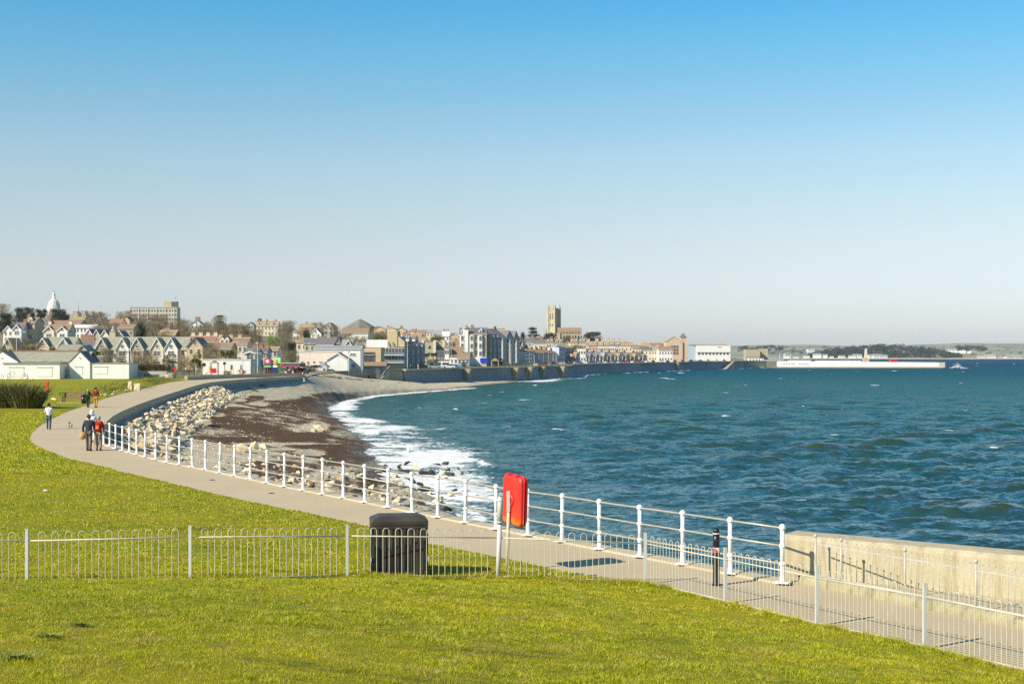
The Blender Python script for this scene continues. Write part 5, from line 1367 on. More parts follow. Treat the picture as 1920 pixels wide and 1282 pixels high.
for i, (a, b, yt, ye, lb) in enumerate(((133, 146, 586, 590, 'ochre-roofed house right of the dark trees on the skyline'), (147, 160, 585, 589, 'skyline house with yellow lichen roof beside the white mast'), (161, 173, 586, 590, 'skyline house with cream dormers, third from the dark trees'), (174, 186, 587, 591, 'last ochre-roofed skyline house before the bare tree'))):
    house(lb, a, b, yt, ye, 1050 + 10 * i, 'side', W_CREAM, R_OCHRE, cols=2, rows=2, dorm=(-.4, .4), D=9, group='ochre-roofed houses on the left skyline', ch=(.9,), chh=1.0)
house('cream cottages row below the skyline houses', 130, 158, 594, 599, 900, 'side', W_CREAM, R_OCHRE, cols=4, rows=1, D=8)
house('white gabled cottage right of the cream cottages', 164, 196, 595, 602, 860, 'side', W_WHITE, R_SLATE, cols=4, rows=2, gables=(186,), gw=5, gh=597)
MB_ = MB(); MB_.lathe([(.35, 0), (.2, 9), (.12, 16)], n=8)
x_, y_ = XW(147, 1100), 1100; tag(MB_.build('radio_mast', TRIM, None, (x_, y_, ZW(586, 1100))), 'thin white mast on the left skyline', 'mast')

# dome
def dome():
    Y = 1100; X = XW(101, Y); z0 = tz(X, Y); k = Y / F
    t = thing('domed_bank', 'white dome with lantern and statue rising over the dark trees', 'domed building', (X, Y, z0)); z = lambda py: ZW(py, Y) - z0
    MB().box(-9, 9, -6, 10, -2, z(589)).build('hall', W_STONE, t)
    r = 11.8 * k
    MB().lathe([(r * 1.03, z(590)), (r * 1.03, z(583)), (r * 1.1, z(582.5)), (r * 1.1, z(581.5)), (r * .98, z(581))], n=24).build('drum', W_WHITE, t)
    pr = [(r * math.cos(a) ** .9 if a < 1.55 else .3, z(581) + (z(559.5) - z(581)) * math.sin(a)) for a in [i * math.pi / 2 / 10 for i in range(11)]]
    d = MB().lathe(pr, n=28).build('dome', M('dome_grey_white', (.72, .69, .62), (.58, .56, .5), .8, .6, streak=True, pos=True), t)
    mb = MB()
    for i in range(14):
        a = 2 * math.pi * i / 14; mb.tube([((p[0] + .05) * math.cos(a), (p[0] + .05) * math.sin(a), p[1]) for p in pr[:-1]], .10, 4)
    mb.build('ribs', W_WHITE, d)
    l_ = MB(); l_.lathe([(3.6 * k, z(560.5)), (3.6 * k, z(558)), (2.6 * k, z(557.5)), (2.6 * k, z(553)), (3.0 * k, z(552.5)), (2.4 * k, z(550)), (.4 * k, z(548))], n=12); l_ = l_.build('lantern', W_WHITE, t)
    MB().lathe([(.35, z(548.5)), (.45, z(547)), (.25, z(545.5)), (.3, z(545)), (.05, z(544))], n=8).build('statue', W_GREY, l_)
    mb = MB()
    for i in range(12):
        a = 2 * math.pi * i / 12 + .2; c = Vector((math.cos(a), math.sin(a), 0)); mb.obox(c * r * 1.035 + Vector((0, 0, (z(583.5) + z(589)) / 2)), c * .06, Vector((-c.y, c.x, 0)) * .45, (0, 0, (z(583.5) - z(589)) / 2 * .8))
    mb.build('drum_windows', GLASS, t)
dome()
def office():
    Y = 950; X = XW(288, Y); z0 = tz(X, Y); z = lambda py: ZW(py, Y) - z0; W = 87 * Y / F
    t = thing('office_block', 'pale concrete office block with rows of windows and a rooftop tower', 'office block', (X, Y, z0), R(4))
    MB().box(-W / 2, W / 2, 0, 13, -4, z(577)).build('wall', CONCL, t)
    MB().box(-W / 2 - .2, W / 2 + .2, -.2, 13.2, z(577) + .003, z(576)).build('roof', R_GREY, t)
    for r, py in enumerate((584.5, 592.5, 600.5)):
        for c in range(16):
            if c == 10 and r == 2: continue
            x = -W / 2 + W * (c + .5) / 16
            link('window', win_mesh(1.4, 1.5, TRIM, False), t, (x, 0, z(py)))
    mb = MB()
    for c in range(0, 17, 3): x = -W / 2 + W * c / 16 - .0; mb.box(x - .18, x + .18, -.3, -.003, -2, z(577.2))
    mb.build('pilasters', TRIM, t)
    for r, py in enumerate((584.5, 592.5)):
        for c in range(2): o = link('window', win_mesh(1.4, 1.5, TRIM, False), t, (W / 2, 3 + 6 * c, z(py))); o.rotation_euler = (0, 0, R(90))
    tw = MB().box(XW(306, Y) - X, XW(330, Y) - X, 2, 9, z(576) + .01, z(564.5)).build('rooftop_tower', W_TAN, t)
    MB().box(XW(320, Y) - X, XW(330.5, Y) - X, 1.7, 2.0, z(574), z(565.5)).build('dark_panel', W_DARK, tw)  # plain dark panel over the right part of the tower front
    MB().tube([(XW(327, Y) - X, 5, z(564.5)), (XW(327, Y) - X, 5, z(557))], .12, 6).build('flagpole', W_GREY, tw)
    MB().box(XW(325, Y) - X, XW(327, Y) - X, 4.95, 5.05, z(559), z(557.3)).build('flag', W_DARK, tw)
office()
house('house with pale front gable and large red chimney right of the office block', 357, 380, 600, 609, 800, 'front', W_WHITE, R_GREY, cols=3, rows=2, ch=(-.05,), chw=2.8, chh=1.7, trim=R_GREY)
house('long ochre-tiled hall among the trees below the office block', 297, 328, 620, 628, 560, 'side', W_BRICK, R_OCHRE, cols=5, rows=1, ridge=W_CREAM)
house('brown roofs below the office block windows', 280, 318, 604, 611, 760, 'side', W_STONE, R_RED, cols=5, rows=1, ch=(-.3, .5))
house('long red tiled terrace roof above the end-of-terrace house, left half', 352, 402, 630, 640, 470, 'side', W_CREAM, R_RED, cols=6, rows=2, ch=(-.9, -.3, .3, .9), chm=W_CREAM, ridge=W_CREAM, D=11)
house('long red tiled terrace roof, right half with a row of roof windows', 403, 463, 634, 645, 468, 'side', W_CREAM, R_RED, cols=7, rows=2, ch=(-.9, -.2, .4), chm=W_OCHRE, ridge=W_CREAM, dorm=(-.6, -.3), D=11)
house('brown-roofed house with a pale hipped side above the white hall', 390, 432, 643, 654, 420, 'side', W_TAN, R_BROWN, cols=4, rows=2, D=10)
house('slate-roofed cream cottage right of the palm tree', 457, 480, 655, 662, 380, 'side', W_CREAM, R_SLATE, cols=2, rows=2, gables=(470,), gw=2.6, gh=659, D=10)
house('dark slate house with row of red chimney pots above the petrol station', 470, 500, 652, 660, 400, 'side', W_GREY, R_SLATE, cols=3, rows=2, ridge=R_RED, ch=(-.8, 0, .8))
house('narrow cream house with ochre roof above the green sign', 503, 520, 650, 656, 420, 'side', W_CREAM, R_OCHRE, cols=2, rows=2, D=9)
house('dark gable between the slate house and the narrow cream one', 489, 510, 649, 662, 430, 'front', W_DARK, R_BROWN, cols=1, rows=1, D=9)
house('long white windowless hall behind the playground', 380, 470, 675, 676, 332, 'flat', W_WHITE, R_WHITE, cols=0, rows=0, D=14, name='white_hall', cat='hall')
t = [o for o in C.objects if o.name.startswith('white_hall')][0]
for dx in (-.3, 2.0, 5.2): MB().box(dx - .2 + 1.4, dx + .25 + 1.4, -.05, .04, 1.1, 2.2).build('window_slit', W_DARK, t)
house('low pale blue shop front right of the white hall', 470, 497, 676, 677, 345, 'flat', W_BLUE, R_GREY, cols=3, rows=1, D=10, name='low_shop', cat='shop')

# hillside middle
house('cream hillside terrace with ochre roof, dormers and three chimneys', 476, 521, 602.5, 611, 900, 'side', W_CREAM, R_OCHRE, cols=7, rows=2, dorm=(-.7, -.1, .5), ch=(-.75, 0, .75), chm=W_BRICK, D=10)
house('grey house left of the cream hillside terrace', 463, 476, 604, 610, 880, 'front', W_GREY, R_GREY, cols=2, rows=2)
house('long ochre roof with a dark chimney right of the round bare tree', 560, 590, 607, 613, 900, 'side', W_TAN, R_OCHRE, cols=4, rows=1, ch=(-.1,))
house('white villa with pointed roof and shaded flank near the big pyramid roof', 607, 625, 605, 613, 850, 'front', W_WHITE, R_OCHRE, cols=2, rows=3, D=22)
house('steep white gables stepping down the hill', 582, 602, 615, 626, 760, 'front', W_WHITE, R_SLATE, cols=2, rows=2, D=10, trim=TRIM)
house('small white cottage behind the round bare tree', 549, 567, 619, 623, 780, 'side', W_WHITE, R_BROWN, cols=3, rows=1)
house('little pale cottages at the foot of the bare trees, left one', 404, 423, 612, 616, 850, 'side', W_CREAM, R_OCHRE, cols=3, rows=1)
house('little pale cottages at the foot of the bare trees, right one', 432, 456, 610, 615, 860, 'side', W_CREAM, R_BROWN, cols=3, rows=1, ch=(.5,))
def pyramid_hall():
    Y = 800; X = XW(672, Y); z0 = tz(X, Y); z = lambda py: ZW(py, Y) - z0; w = 30 * Y / F
    t = thing('pyramid_roof_hall', 'large hall with a grey pyramid roof on the skyline', 'hall', (X, Y + 9, z0), R(0))
    MB().lathe([(w * .88, -3), (w * .88, z(614))], n=8, smooth=False).build('wall', W_OCHRE, t)
    MB().lathe([(w * 1.02, z(614.5)), (w * 1.02, z(613.2)), (.3, z(597))], n=8, smooth=False).build('roof', M('roof_dark_grey', (.22, .21, .16), (.17, .16, .13), .8, .85, pos=True), t)
    for i in range(7): link('window', win_mesh(1.2, 1.0, TRIM, False), t, (-w * .32 + i * w * .105, -w * .88 * .93, z(617)))
pyramid_hall()
house('low brown-roofed white block in front of the pyramid-roofed hall', 640, 690, 615, 624, 720, 'side', W_WHITE, R_BROWN, cols=5, rows=1, ww=2.0, D=12)
house('cream house with dark slate roof left of the long slate row', 556, 575, 631, 641, 520, 'hip', W_CREAM, R_BROWN, cols=2, rows=2, ch=(-.3,))
house('stone house with slate roof in the trees above the white clubhouse', 570, 591, 634, 643, 500, 'side', W_STONE, R_SLATE, cols=2, rows=2, ch=(.8,), chm=W_CREAM)
house('long slate row with a red ridge above the white clubhouse', 594, 628, 632.5, 646, 480, 'side', W_ROSE, R_SLATE, cols=5, rows=1, ridge=R_RED, ch=(.15,), chm=W_STONE)
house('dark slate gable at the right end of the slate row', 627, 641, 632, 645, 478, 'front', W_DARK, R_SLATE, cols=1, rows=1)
house('small white-edged gable on a pale grey roof', 641, 659, 637, 648, 470, 'side', W_CREAM, R_GREEN, cols=2, rows=1, gables=(654,), gw=2.4, gh=638)
house('long white clubhouse with a grey upper roof, upper storey', 589, 676, 648.5, 653, 418, 'side', W_WHITE, R_GREY, cols=3, rows=2, ww=1.8, wh=.8, D=10, name='clubhouse', cat='clubhouse')
house('pale pink flat-roofed wing with small square windows', 561, 640, 660, 661, 414, 'flat', W_ROSE, R_WHITE, cols=7, rows=1, ww=.7, wh=1.0, D=2.2, name='clubhouse_wing', cat='clubhouse')
house('bright white gabled boat store in front of the clubhouse', 613, 652, 662, 674, 405, 'front', W_WHITE, R_BROWN, cols=0, rows=0, D=9, trim=TRIM, name='boat_store', cat='store')
house('low brown hut roof beside the silver estate car', 592, 612, 677, 687, 399, 'hip', W_ROSE, R_GREY, cols=0, rows=0, D=5, name='hut', cat='hut')
def blue_cafe():
    Y = 438; X = XW(684, Y); z0 = tz(X, Y); z = lambda py: ZW(py, Y) - z0; k = Y / F
    t = thing('modern_cafe_block', 'tan modern block with a blue panel and a wide dark window', 'building', (X, Y, z0))
    x = lambda p: XW(p, Y) - X
    MB().box(x(655), x(714), 0, 12, -2, z(651.5)).build('wall', W_TAN, t); MB().box(x(654.5), x(714.5), -.1, 12.1, z(651.5) + .003, z(651)).build('roof', R_GREY, t)
    MB().box(x(655), x(668), -.35, -.003, z(678), z(659.5)).build('blue_panel', M('blue_panel', (.03, .20, .58), None, 2, .4), t)
    o = MB().box(x(668), x(703), -.12, -.003, z(677.5), z(660)).build('window', GLASS, t)
    mb = MB()
    for p in (677, 686, 694): mb.box(x(p) - .05, x(p) + .05, -.2, -.123, z(677.5), z(660))
    mb.build('mullions', W_DARK, t)
    MB().box(x(668), x(703), -.3, -.205, z(666), z(664.6)).build('blind', W_GREY, t)
blue_cafe()
house('low building with a long brown tiled roof beneath the blue panel block', 664, 722, 679, 688, 432, 'side', W_CREAM, R_BROWN, cols=4, rows=1, ww=1.4, D=10)
def flats():
    Y = 462; X = XW(724, Y); z0 = tz(X, Y); z = lambda py: ZW(py, Y) - z0; x = lambda p: XW(p, Y) - X
    t = thing('balcony_flats', 'modern flats with glass balconies, white upper storey and ochre stair tower', 'flats', (X, Y, z0), 0)
    MB().box(x(700), x(757), 2.4, 16, -2, z(651)).build('wall', W_GREY, t)
    MB().box(x(685), x(744), 3.4, 15, z(651) + .003, z(636.5)).build('upper_storey', W_WHITE, t)
    MB().box(x(724.6), x(743.5), 3.0, 15.4, z(651) + .2, z(619.5)).build('stair_tower', W_OCHRE, t)
    MB().xprism([(x(743.5) + .01, z(651) + .2), (x(757), z(651) + .2), (x(757), z(640)), (x(743.5) + .01, z(628))], 3.2, 14).build('sloping_gable', W_TAN, t)
    for i, (a, b) in enumerate(((726, 731), (734.5, 740))):
        MB().xprism([(x(a), z(651)), (x(b), z(651)), (x(a), z(640))], 2.5, 3.1).build('sail_canopy', R_GREY, t)
    for fl, (yt, yb) in enumerate(((653, 665), (667, 679))):
        MB().box(x(714), x(757), .2, 2.4, z(yb) - .25, z(yb)).build('balcony_floor', TRIM, t)
        MB().box(x(714), x(757), .22, .28, z(yb) + .003, z(yb - 4.5)).build('balcony_glass', M('balcony_glass', (.15, .22, .27), (.2, .27, .3), 1, .15), t)
        for j in range(7): MB().box(x(716 + j * 6) - .0, x(716 + j * 6) + .72, 2.3, 2.39, z(yb) + .1, z(yt)).build('window', GLASS, t)
flats()
def hotel_block(label, x0, x1, ytop, ybase, Y, wall, roof, cols, rows, bays, group=None, D=14, rz=0, kind='side', dorm=(), ch=(), tower=None, fr=None, name='seafront_hotel', bw=1.05):
    t = house(label, x0, x1, ytop[0], ytop[1], Y, kind, wall, roof, cols=cols, rows=rows, D=D, rz=rz, name=name, cat='hotel', group=group, dorm=dorm, ch=ch, fr=fr, ww=1.2, wh=1.9)
    zt = t.location.z; W = (x1 - x0) * Y / F / max(.45, math.cos(R(rz)))
    for b in bays:
        cx = -W / 2 + W * b; hh = (ZW(ytop[1], Y) - zt) * .96
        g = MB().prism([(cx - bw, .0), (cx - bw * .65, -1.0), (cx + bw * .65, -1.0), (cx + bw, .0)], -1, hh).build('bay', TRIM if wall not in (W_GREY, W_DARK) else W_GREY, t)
        for r in range(rows):
            z = hh * (r + .28) / rows; link('window', win_mesh(bw * 1.1, min(2.0, hh / rows * .6)), g, (cx, -1.0, z))
    return t
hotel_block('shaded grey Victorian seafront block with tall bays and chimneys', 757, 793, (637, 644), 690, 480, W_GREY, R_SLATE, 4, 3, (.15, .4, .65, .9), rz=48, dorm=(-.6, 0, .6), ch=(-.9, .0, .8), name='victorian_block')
def drums():
    t = thing('roof_ventilators', 'row of shiny silver drums on the roof of the shaded block', 'ventilators', (XW(762, 486), 486, ZW(636, 486)), 0)
    MB().box(-1.9, 2.4, -.6, .6, -1.6, .0).build('plinth', W_DARK, t)
    for i in range(5): MB().lathe([(.30, 0), (.30, 1.1), (.22, 1.2)], (-1.6 + i * .85, 0, 0), 12).build('drum', M('shiny_drum', (.8, .8, .8), None, 3, .2, metal=.9), t)
drums()
def stone_hall(label, a, b, yt, Y, wx):
    t = house(label, a, b, yt, yt + .5, Y, 'flat', W_STONE, R_OCHRE, cols=0, rows=0, D=12, name='stone_hall', cat='hall', group='stone halls with round windows')
    z = ZW(650.5, Y) - t.location.z; x = (wx - (a + b) / 2) * Y / F
    m = MB(); m.lathe([(.6, 0), (.6, .1)], n=14); m.v = [(p[0] + x, -p[2] - .002, p[1] + z) for p in m.v]; m.build('round_window', GLASS, t)
    m = MB(); m.box(-1, 1, 0, 0, 0, 0) if False else None
    W = (b - a) * Y / F
    for i in (-1, 1): MB().box(i * W / 2 - .45, i * W / 2 + .45, -.25, 1.0, -2, ZW(yt, Y) - t.location.z + .6).build('buttress', W_CREAM, t)
stone_hall('left stone hall with a round window and flat parapet', 793, 815, 640.5, 560, 805)
stone_hall('right stone hall with a round window, darker lower half', 818, 832, 641, 570, 820)
house('shaded blue-grey front below the right stone hall', 817, 834, 658, 659, 560, 'flat', W_DARK, R_GREY, cols=3, rows=1, D=6)  # shade on this front is put into the dark wall colour
house('narrow white house squeezed right of the stone halls', 834, 842, 650, 652, 560, 'side', W_WHITE, R_SLATE, cols=2, rows=2)
house('brown-roofed bungalow with pale side wall left of the big hotel', 843, 866, 650, 668, 560, 'mono', W_WHITE, R_BROWN, cols=3, rows=1, D=12)
house('low blue-grey seafront kiosk with a sloping roof left of the big hotel', 858, 880, 662, 672, 545, 'side', W_BLUE, R_BROWN, cols=3, rows=1, D=8)
# back streets on the middle hill, each with its own look
mid = [(701, 723, 612, 618, 900, W_TAN, R_OCHRE, 'wide ochre-roofed house just right of the pyramid roof'), (722, 742, 611, 616, 930, W_WHITE, R_OCHRE, 'white chapel-like house behind the ochre stair tower'), (742, 762, 614, 619, 900, W_TAN, R_SLATE, 'dark flat-looking slate roof on the middle skyline'),
       (764, 783, 616, 621, 950, W_ROSE, R_RED, 'pinkish house with a red roof on the middle skyline'), (784, 797, 619, 624, 900, W_OCHRE, R_BROWN, 'ochre house with two white chimneys above the stone halls'), (799, 812, 618, 623, 980, W_CREAM, R_GREY, 'grey-roofed skyline house beside the television aerial'),
       (812, 828, 620, 626, 950, W_WHITE, R_GREY, 'pale long house above the green slope'), (829, 842, 621, 630, 900, W_WHITE, R_WHITE, 'brilliant white gabled house right of the green slope'), (843, 860, 624, 631, 880, W_OCHRE, R_OCHRE, 'orange-yellow house left of the hotel turret'),
       (700, 716, 622, 627, 820, W_CREAM, R_BROWN, 'cream cottage below the wide ochre-roofed house'), (755, 772, 623, 628, 800, W_CREAM, R_BROWN, 'brown cottage behind the silver drums'), (774, 790, 625, 631, 760, W_TAN, R_OCHRE, 'tan house right of the silver drums'),
       (782, 798, 632, 637, 700, W_CREAM, R_OCHRE, 'small ochre-roofed house behind the left stone hall'), (820, 836, 635, 640, 700, W_OCHRE, R_RED, 'red-roofed house behind the right stone hall'), (841, 858, 634, 641, 720, W_GREY, R_GREY, 'grey house left of the big hotel at mid height'), (846, 862, 640, 648, 640, W_CREAM, R_BROWN, 'brown-roofed villa against the big hotel flank')]
for a, b, yt, ye, Y, w_, r_, lb in mid:
    house(lb, a, b, yt, ye, Y, random.choice(('side', 'hip', 'side', 'front')), w_, r_, cols=2, rows=2, ch=random.choice(((.7,), (-.6,), (), (0,))), D=9, chh=1.2, group='back street houses on the middle hill')

# the big hotel with turret
t = hotel_block('large tan seafront hotel with white bays and slate roof', 862, 912, (615, 626), 682, 575, W_TAN, R_SLATE, 4, 4, (.10, .45, .78), dorm=(-.8, .55), ch=(-.1,), D=16, name='turreted_hotel')
zt = t.location.z; xx = (873 - 887) * 575 / F
g = MB().prism([(xx - 1.1, -.9), (xx + 1.1, -.9), (xx + 1.1, .8), (xx - 1.1, .8)], -1, ZW(616, 575) - zt).build('turret', W_WHITE, t)
MB().lathe([(1.45, ZW(616, 575) - zt), (1.3, ZW(614, 575) - zt), (.04, ZW(607.5, 575) - zt)], (xx, 0, 0), 8, smooth=False).build('turret_roof', R_GREEN, g)
MB().box(2.9, 6.2, -1.9, -1.35, ZW(679, 575) - zt, ZW(671, 575) - zt).build('blue_hoarding', M('blue_hoarding', (.02, .05, .5), None, 2, .5), t)
MB().box(-5.4, 5.4, -1.35, -.01, -1, ZW(669.5, 575) - zt).build('ground_floor_front', W_WHITE, t)
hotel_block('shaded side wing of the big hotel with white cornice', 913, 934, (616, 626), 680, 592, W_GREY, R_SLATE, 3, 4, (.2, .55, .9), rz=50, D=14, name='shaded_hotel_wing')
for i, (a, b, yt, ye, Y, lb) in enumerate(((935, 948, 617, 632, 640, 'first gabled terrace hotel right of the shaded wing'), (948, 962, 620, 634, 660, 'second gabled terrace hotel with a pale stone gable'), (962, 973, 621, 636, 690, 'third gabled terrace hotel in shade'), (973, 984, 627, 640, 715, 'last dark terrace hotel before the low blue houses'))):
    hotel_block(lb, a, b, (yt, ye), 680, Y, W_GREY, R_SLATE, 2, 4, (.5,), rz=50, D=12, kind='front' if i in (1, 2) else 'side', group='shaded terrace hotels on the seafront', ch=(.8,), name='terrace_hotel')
house('flat ochre attic roof peeping over the shaded terrace', 922, 946, 616.5, 619, 720, 'flat', W_TAN, R_OCHRE, cols=3, rows=1, D=9)
def shelter(label, a, b, yt, ye, Y):
    X = XW((a + b) / 2, Y); z0 = tz(X, Y); t = thing('seafront_shelter', label, 'shelter', (X, Y, z0), 0, 'pyramid-roofed promenade shelters'); w = (b - a) * Y / F / 2; z = lambda p: ZW(p, Y) - z0
    MB().add([(-w, -w, z(ye)), (w, -w, z(ye)), (w, w, z(ye)), (-w, w, z(ye)), (0, 0, z(yt)), (-w, -w, z(ye) - .2), (w, -w, z(ye) - .2), (w, w, z(ye) - .2), (-w, w, z(ye) - .2)], [(0, 1, 4), (1, 2, 4), (2, 3, 4), (3, 0, 4), (5, 6, 1, 0), (6, 7, 2, 1), (7, 8, 3, 2), (8, 5, 0, 3), (8, 7, 6, 5)]).build('roof', R_BROWN, t)
    mb = MB()
    for i in (-1, 1):
        for j in (-1, 1): mb.box(i * w * .8 - .15, i * w * .8 + .15, j * w * .8 - .15, j * w * .8 + .15, 0, z(ye) - .2)
    mb.build('columns', W_OCHRE, t); MB().box(-w * .7, w * .7, -.1, .1, 0, z(ye) - .5).build('back_panel', W_DARK, t)
shelter('brown pyramid-roofed shelter in front of the hotel corner', 920, 936, 671, 676, 560)
shelter('smaller pyramid-roofed shelter right beside the first one', 934, 944, 670, 675, 590)

# church
def church():
    Y = 1250; X = XW(1038.5, Y); z0 = tz(X, Y); z = lambda p: ZW(p, Y) - z0; k = Y / F
    CH = M('church_stone', (.52, .46, .30), (.40, .35, .22), .35, .9, pos=True)
    t = thing('church', 'tall square stone church tower with pinnacles and a long buttressed nave', 'church', (X, Y, z0))
    a = 7.5 * k
    tw = thing('tower', '', '')
    C.objects.unlink(tw); bpy.data.objects.remove(tw)
    mb = MB(); mb.box(-a, a, -a, a, -6, z(580)); mb.box(-a * 1.06, a * 1.06, -a * 1.06, a * 1.06, z(581.5), z(580.3)); mb.box(-a * 1.05, a * 1.05, -a * 1.05, a * 1.05, z(603), z(602))
    tw = mb.build('tower', CH, t); tw.rotation_euler = (0, 0, R(-38))
    for sx in (-1, 1):
        for sy in (-1, 1):
            m = MB(); m.box(sx * a - .9, sx * a + .9, sy * a - .9, sy * a + .9, -6, z(579)); m.box(sx * a - .7, sx * a + .7, sy * a - .7, sy * a + .7, z(579), z(575))
            m.lathe([(.75, z(575)), (.1, z(569.5))], (sx * a, sy * a, 0), 6, smooth=False); m.build('pinnacle', CH, tw)
    m = MB()
    for i in range(6):
        u = -a + a * 2 * (i + .5) / 6
        for s in (-1, 1): m.box(u - .45, u + .45, s * a - .3, s * a + .3, z(580) + .002, z(578)); m.box(s * a - .3, s * a + .3, u - .45, u + .45, z(580) + .002, z(578))
    m.build('battlements', CH, tw)
    for s, rot in ((0, 0), (1, 90)):
        for u in (-1.1, 1.1):
            for zb, hh in ((z(599), 5.2), (z(612), 2.4)):
                o = MB().box(-.5, .5, -.08, .05, 0, hh).build('belfry_opening', W_DARK, tw)
                if s == 0: o.location = (u, -a - .01, zb)
                else: o.location = (-a - .01, u, zb); o.rotation_euler = (0, 0, R(90))
    # nave
    L_ = (1097 - 1046) * k
    nv = MB().yprism([(-12, -6), (0, -6), (0, z(627)), (-6, z(614.5)), (-12, z(627))], 3, L_).build('nave', CH, t)
    rf = MB(); gable_roof(rf, 3, L_, -12, 0, z(626.5), z(614.5), 'x', .1, .3); rf.build('nave_roof', R_BROWN, nv)
    MB().box(3.5, L_ - .5, -16.5, -12, -6, z(629)).build('aisle', CH, nv)
    for i in range(8):
        x = 4.5 + i * (L_ - 6) / 7
        MB().box(x - .35, x + .35, -17.5, -16.5, -6, z(625.5)).build('buttress', CH, nv)
        if i < 7: MB().box(x + .9, x + 2.1, -16.58, -16.45, z(638), z(631.5)).build('arched_window', GLASS, nv); MB().box(x + 1.1, x + 1.8, -12.08, -11.95, z(626), z(621)).build('clerestory_window', GLASS, nv)
    m = MB(); m.xprism([(-12 * k, -6), (-6 * k, -6), (-6 * k, z(621)), (-9 * k, z(617)), (-12 * k, z(621))], 3, 14); m.build('north_aisle', CH, t)
    m = MB(); m.prism([(2, -15), (5, -15), (5, -5), (2, -5)], -6, z(625)); m.build('porch', CH, t)
    for p in (1028, 1024): m = MB().lathe([(.5, z(622)), (.4, z(617)), (.05, z(613))], (XW(p, Y) - X, 3, 0), 6); m.build('small_pinnacle', CH, t)
church()

# streets below the church
row2 = [(983, 1003, 634, 640, 950, W_GREY, R_SLATE, 'side', 'slate-roofed house left below the cedar', (-.95, .6)), (1000, 1024, 636, 643, 880, W_CREAM, R_SLATE, 'side', 'cream house with slate roof below the evergreens', (.2,)), (1024, 1039, 637, 641, 930, W_TAN, R_SLATE, 'side', 'house with a broad brick chimney below the tower', (.3,)), (1040, 1056, 638, 642, 930, W_TAN, R_SLATE, 'side', 'dormered house right under the church tower', (-.6,)),
        (1058, 1070, 639, 646, 900, W_ROSE, R_OCHRE, 'front', 'lilac gabled house below the nave', ()), (1070, 1084, 637, 641, 940, W_TAN, R_RED, 'side', 'red-roofed house with orange chimneys below the nave', (-.7,)), (1085, 1099, 637, 641, 940, W_TAN, R_SLATE, 'side', 'slate house with two dormers left of the pink row', (.8,)),
        (1035, 1060, 646.5, 648, 840, W_WHITE, R_GREY, 'flat', 'plain pale grey flat block in the middle of the slope', ()), (1084, 1098, 654, 656, 800, W_WHITE, R_WHITE, 'flat', 'white flat-topped house above the shaded cottages', ())]
for a, b, yt, ye, Y, w_, r_, kd, lb, ch in row2: house(lb, a, b, yt, ye, Y, kd, w_, r_, cols=3, rows=2, ch=ch, D=9, dorm=(-.5, .4) if kd == 'side' and b - a < 18 else (), group='houses on the slope below the church', chh=1.8, chw=2.0)
row3 = [(984, 992, 655, 659, W_WHITE, R_SLATE, 'first narrow white house of the shaded blue row'), (992, 1001, 652, 658, W_WHITE, R_OCHRE, 'white house with a lichened roof at the start of the low row'), (1001, 1010, 656, 663, W_GREY, R_SLATE, 'grey bay-fronted cottage third in the low row'), (1010, 1019, 655, 662, W_BLUE, R_BROWN, 'pale blue cottage under the round ochre roof'),
        (1019, 1028, 654, 661, W_GREY, R_RED, 'cottage with a red roof and dark bay'), (1028, 1037, 656, 662, W_ROSE, R_RED, 'rose cottage with a red roof in the low row'), (1037, 1046, 657, 664, W_WHITE, R_SLATE, 'white-fronted cottage just left of the tall blue houses')]
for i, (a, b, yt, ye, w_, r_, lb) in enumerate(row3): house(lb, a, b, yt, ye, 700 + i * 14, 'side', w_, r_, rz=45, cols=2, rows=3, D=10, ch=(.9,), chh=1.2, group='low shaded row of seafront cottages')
house('round-ended ochre roof behind the shaded cottages', 1014, 1034, 649, 654, 800, 'hip', W_CREAM, R_OCHRE, cols=3, rows=1, D=9)
house('tall pale blue seafront house with three bays', 1048, 1060, 649, 651, 790, 'side', W_BLUE, R_SLATE, rz=45, cols=3, rows=3, D=9)
house('tall deep blue seafront house beside the pale blue one', 1060, 1073, 646, 652, 800, 'side', M('wall_deep_blue', (.10, .2, .42), (.08, .16, .36), 1, .8, pos=True), R_OCHRE, cols=3, rows=3, D=9, rz=45)
row4 = [(1074, 1086, 657, 667, W_TAN, R_BROWN), (1086, 1099, 658, 668, W_GREY, R_SLATE), (1100, 1112, 659, 668, W_GREY, R_SLATE), (1112, 1124, 660, 669, W_GREY, R_SLATE), (1125, 1139, 659, 668, W_TAN, R_GREY), (1139, 1153, 660, 668, W_GREY, R_SLATE), (1153, 1167, 660, 667, W_CREAM, R_OCHRE), (1167, 1182, 660, 667, W_GREY, R_SLATE), (1182, 1198, 661, 668, W_TAN, R_OCHRE), (1198, 1214, 661, 668, W_ROSE, R_SLATE)]
lb4 = ['brown-roofed cottage at the left end of the gabled cottage row', 'slate cottage with a broad white verge, second in the gabled row', 'grey bay cottage below the pink house', 'grey bay cottage with dark porch roof in the gabled row', 'tan cottage with grey roof in the gabled row', 'grey cottage with steep slate roof below the lilac house', 'cream cottage with yellow lichened roof', 'slate cottage right of the yellow-roofed one', 'small ochre-roofed cottage near the white guesthouse', 'rose cottage at the right end of the gabled row']
for i, (r4, lb) in enumerate(zip(row4, lb4)):
    a, b, yt, ye, w_, r_ = r4; house(lb, a, b, yt, ye, 800 + i * 12, 'side', w_, r_, rz=42, cols=2, rows=1, gables=((a + b) / 2,), gw=2.6, gh=yt + 2.5, D=9, ch=(.9,), chh=1.0, group='gabled cottages behind the far promenade', door=True)
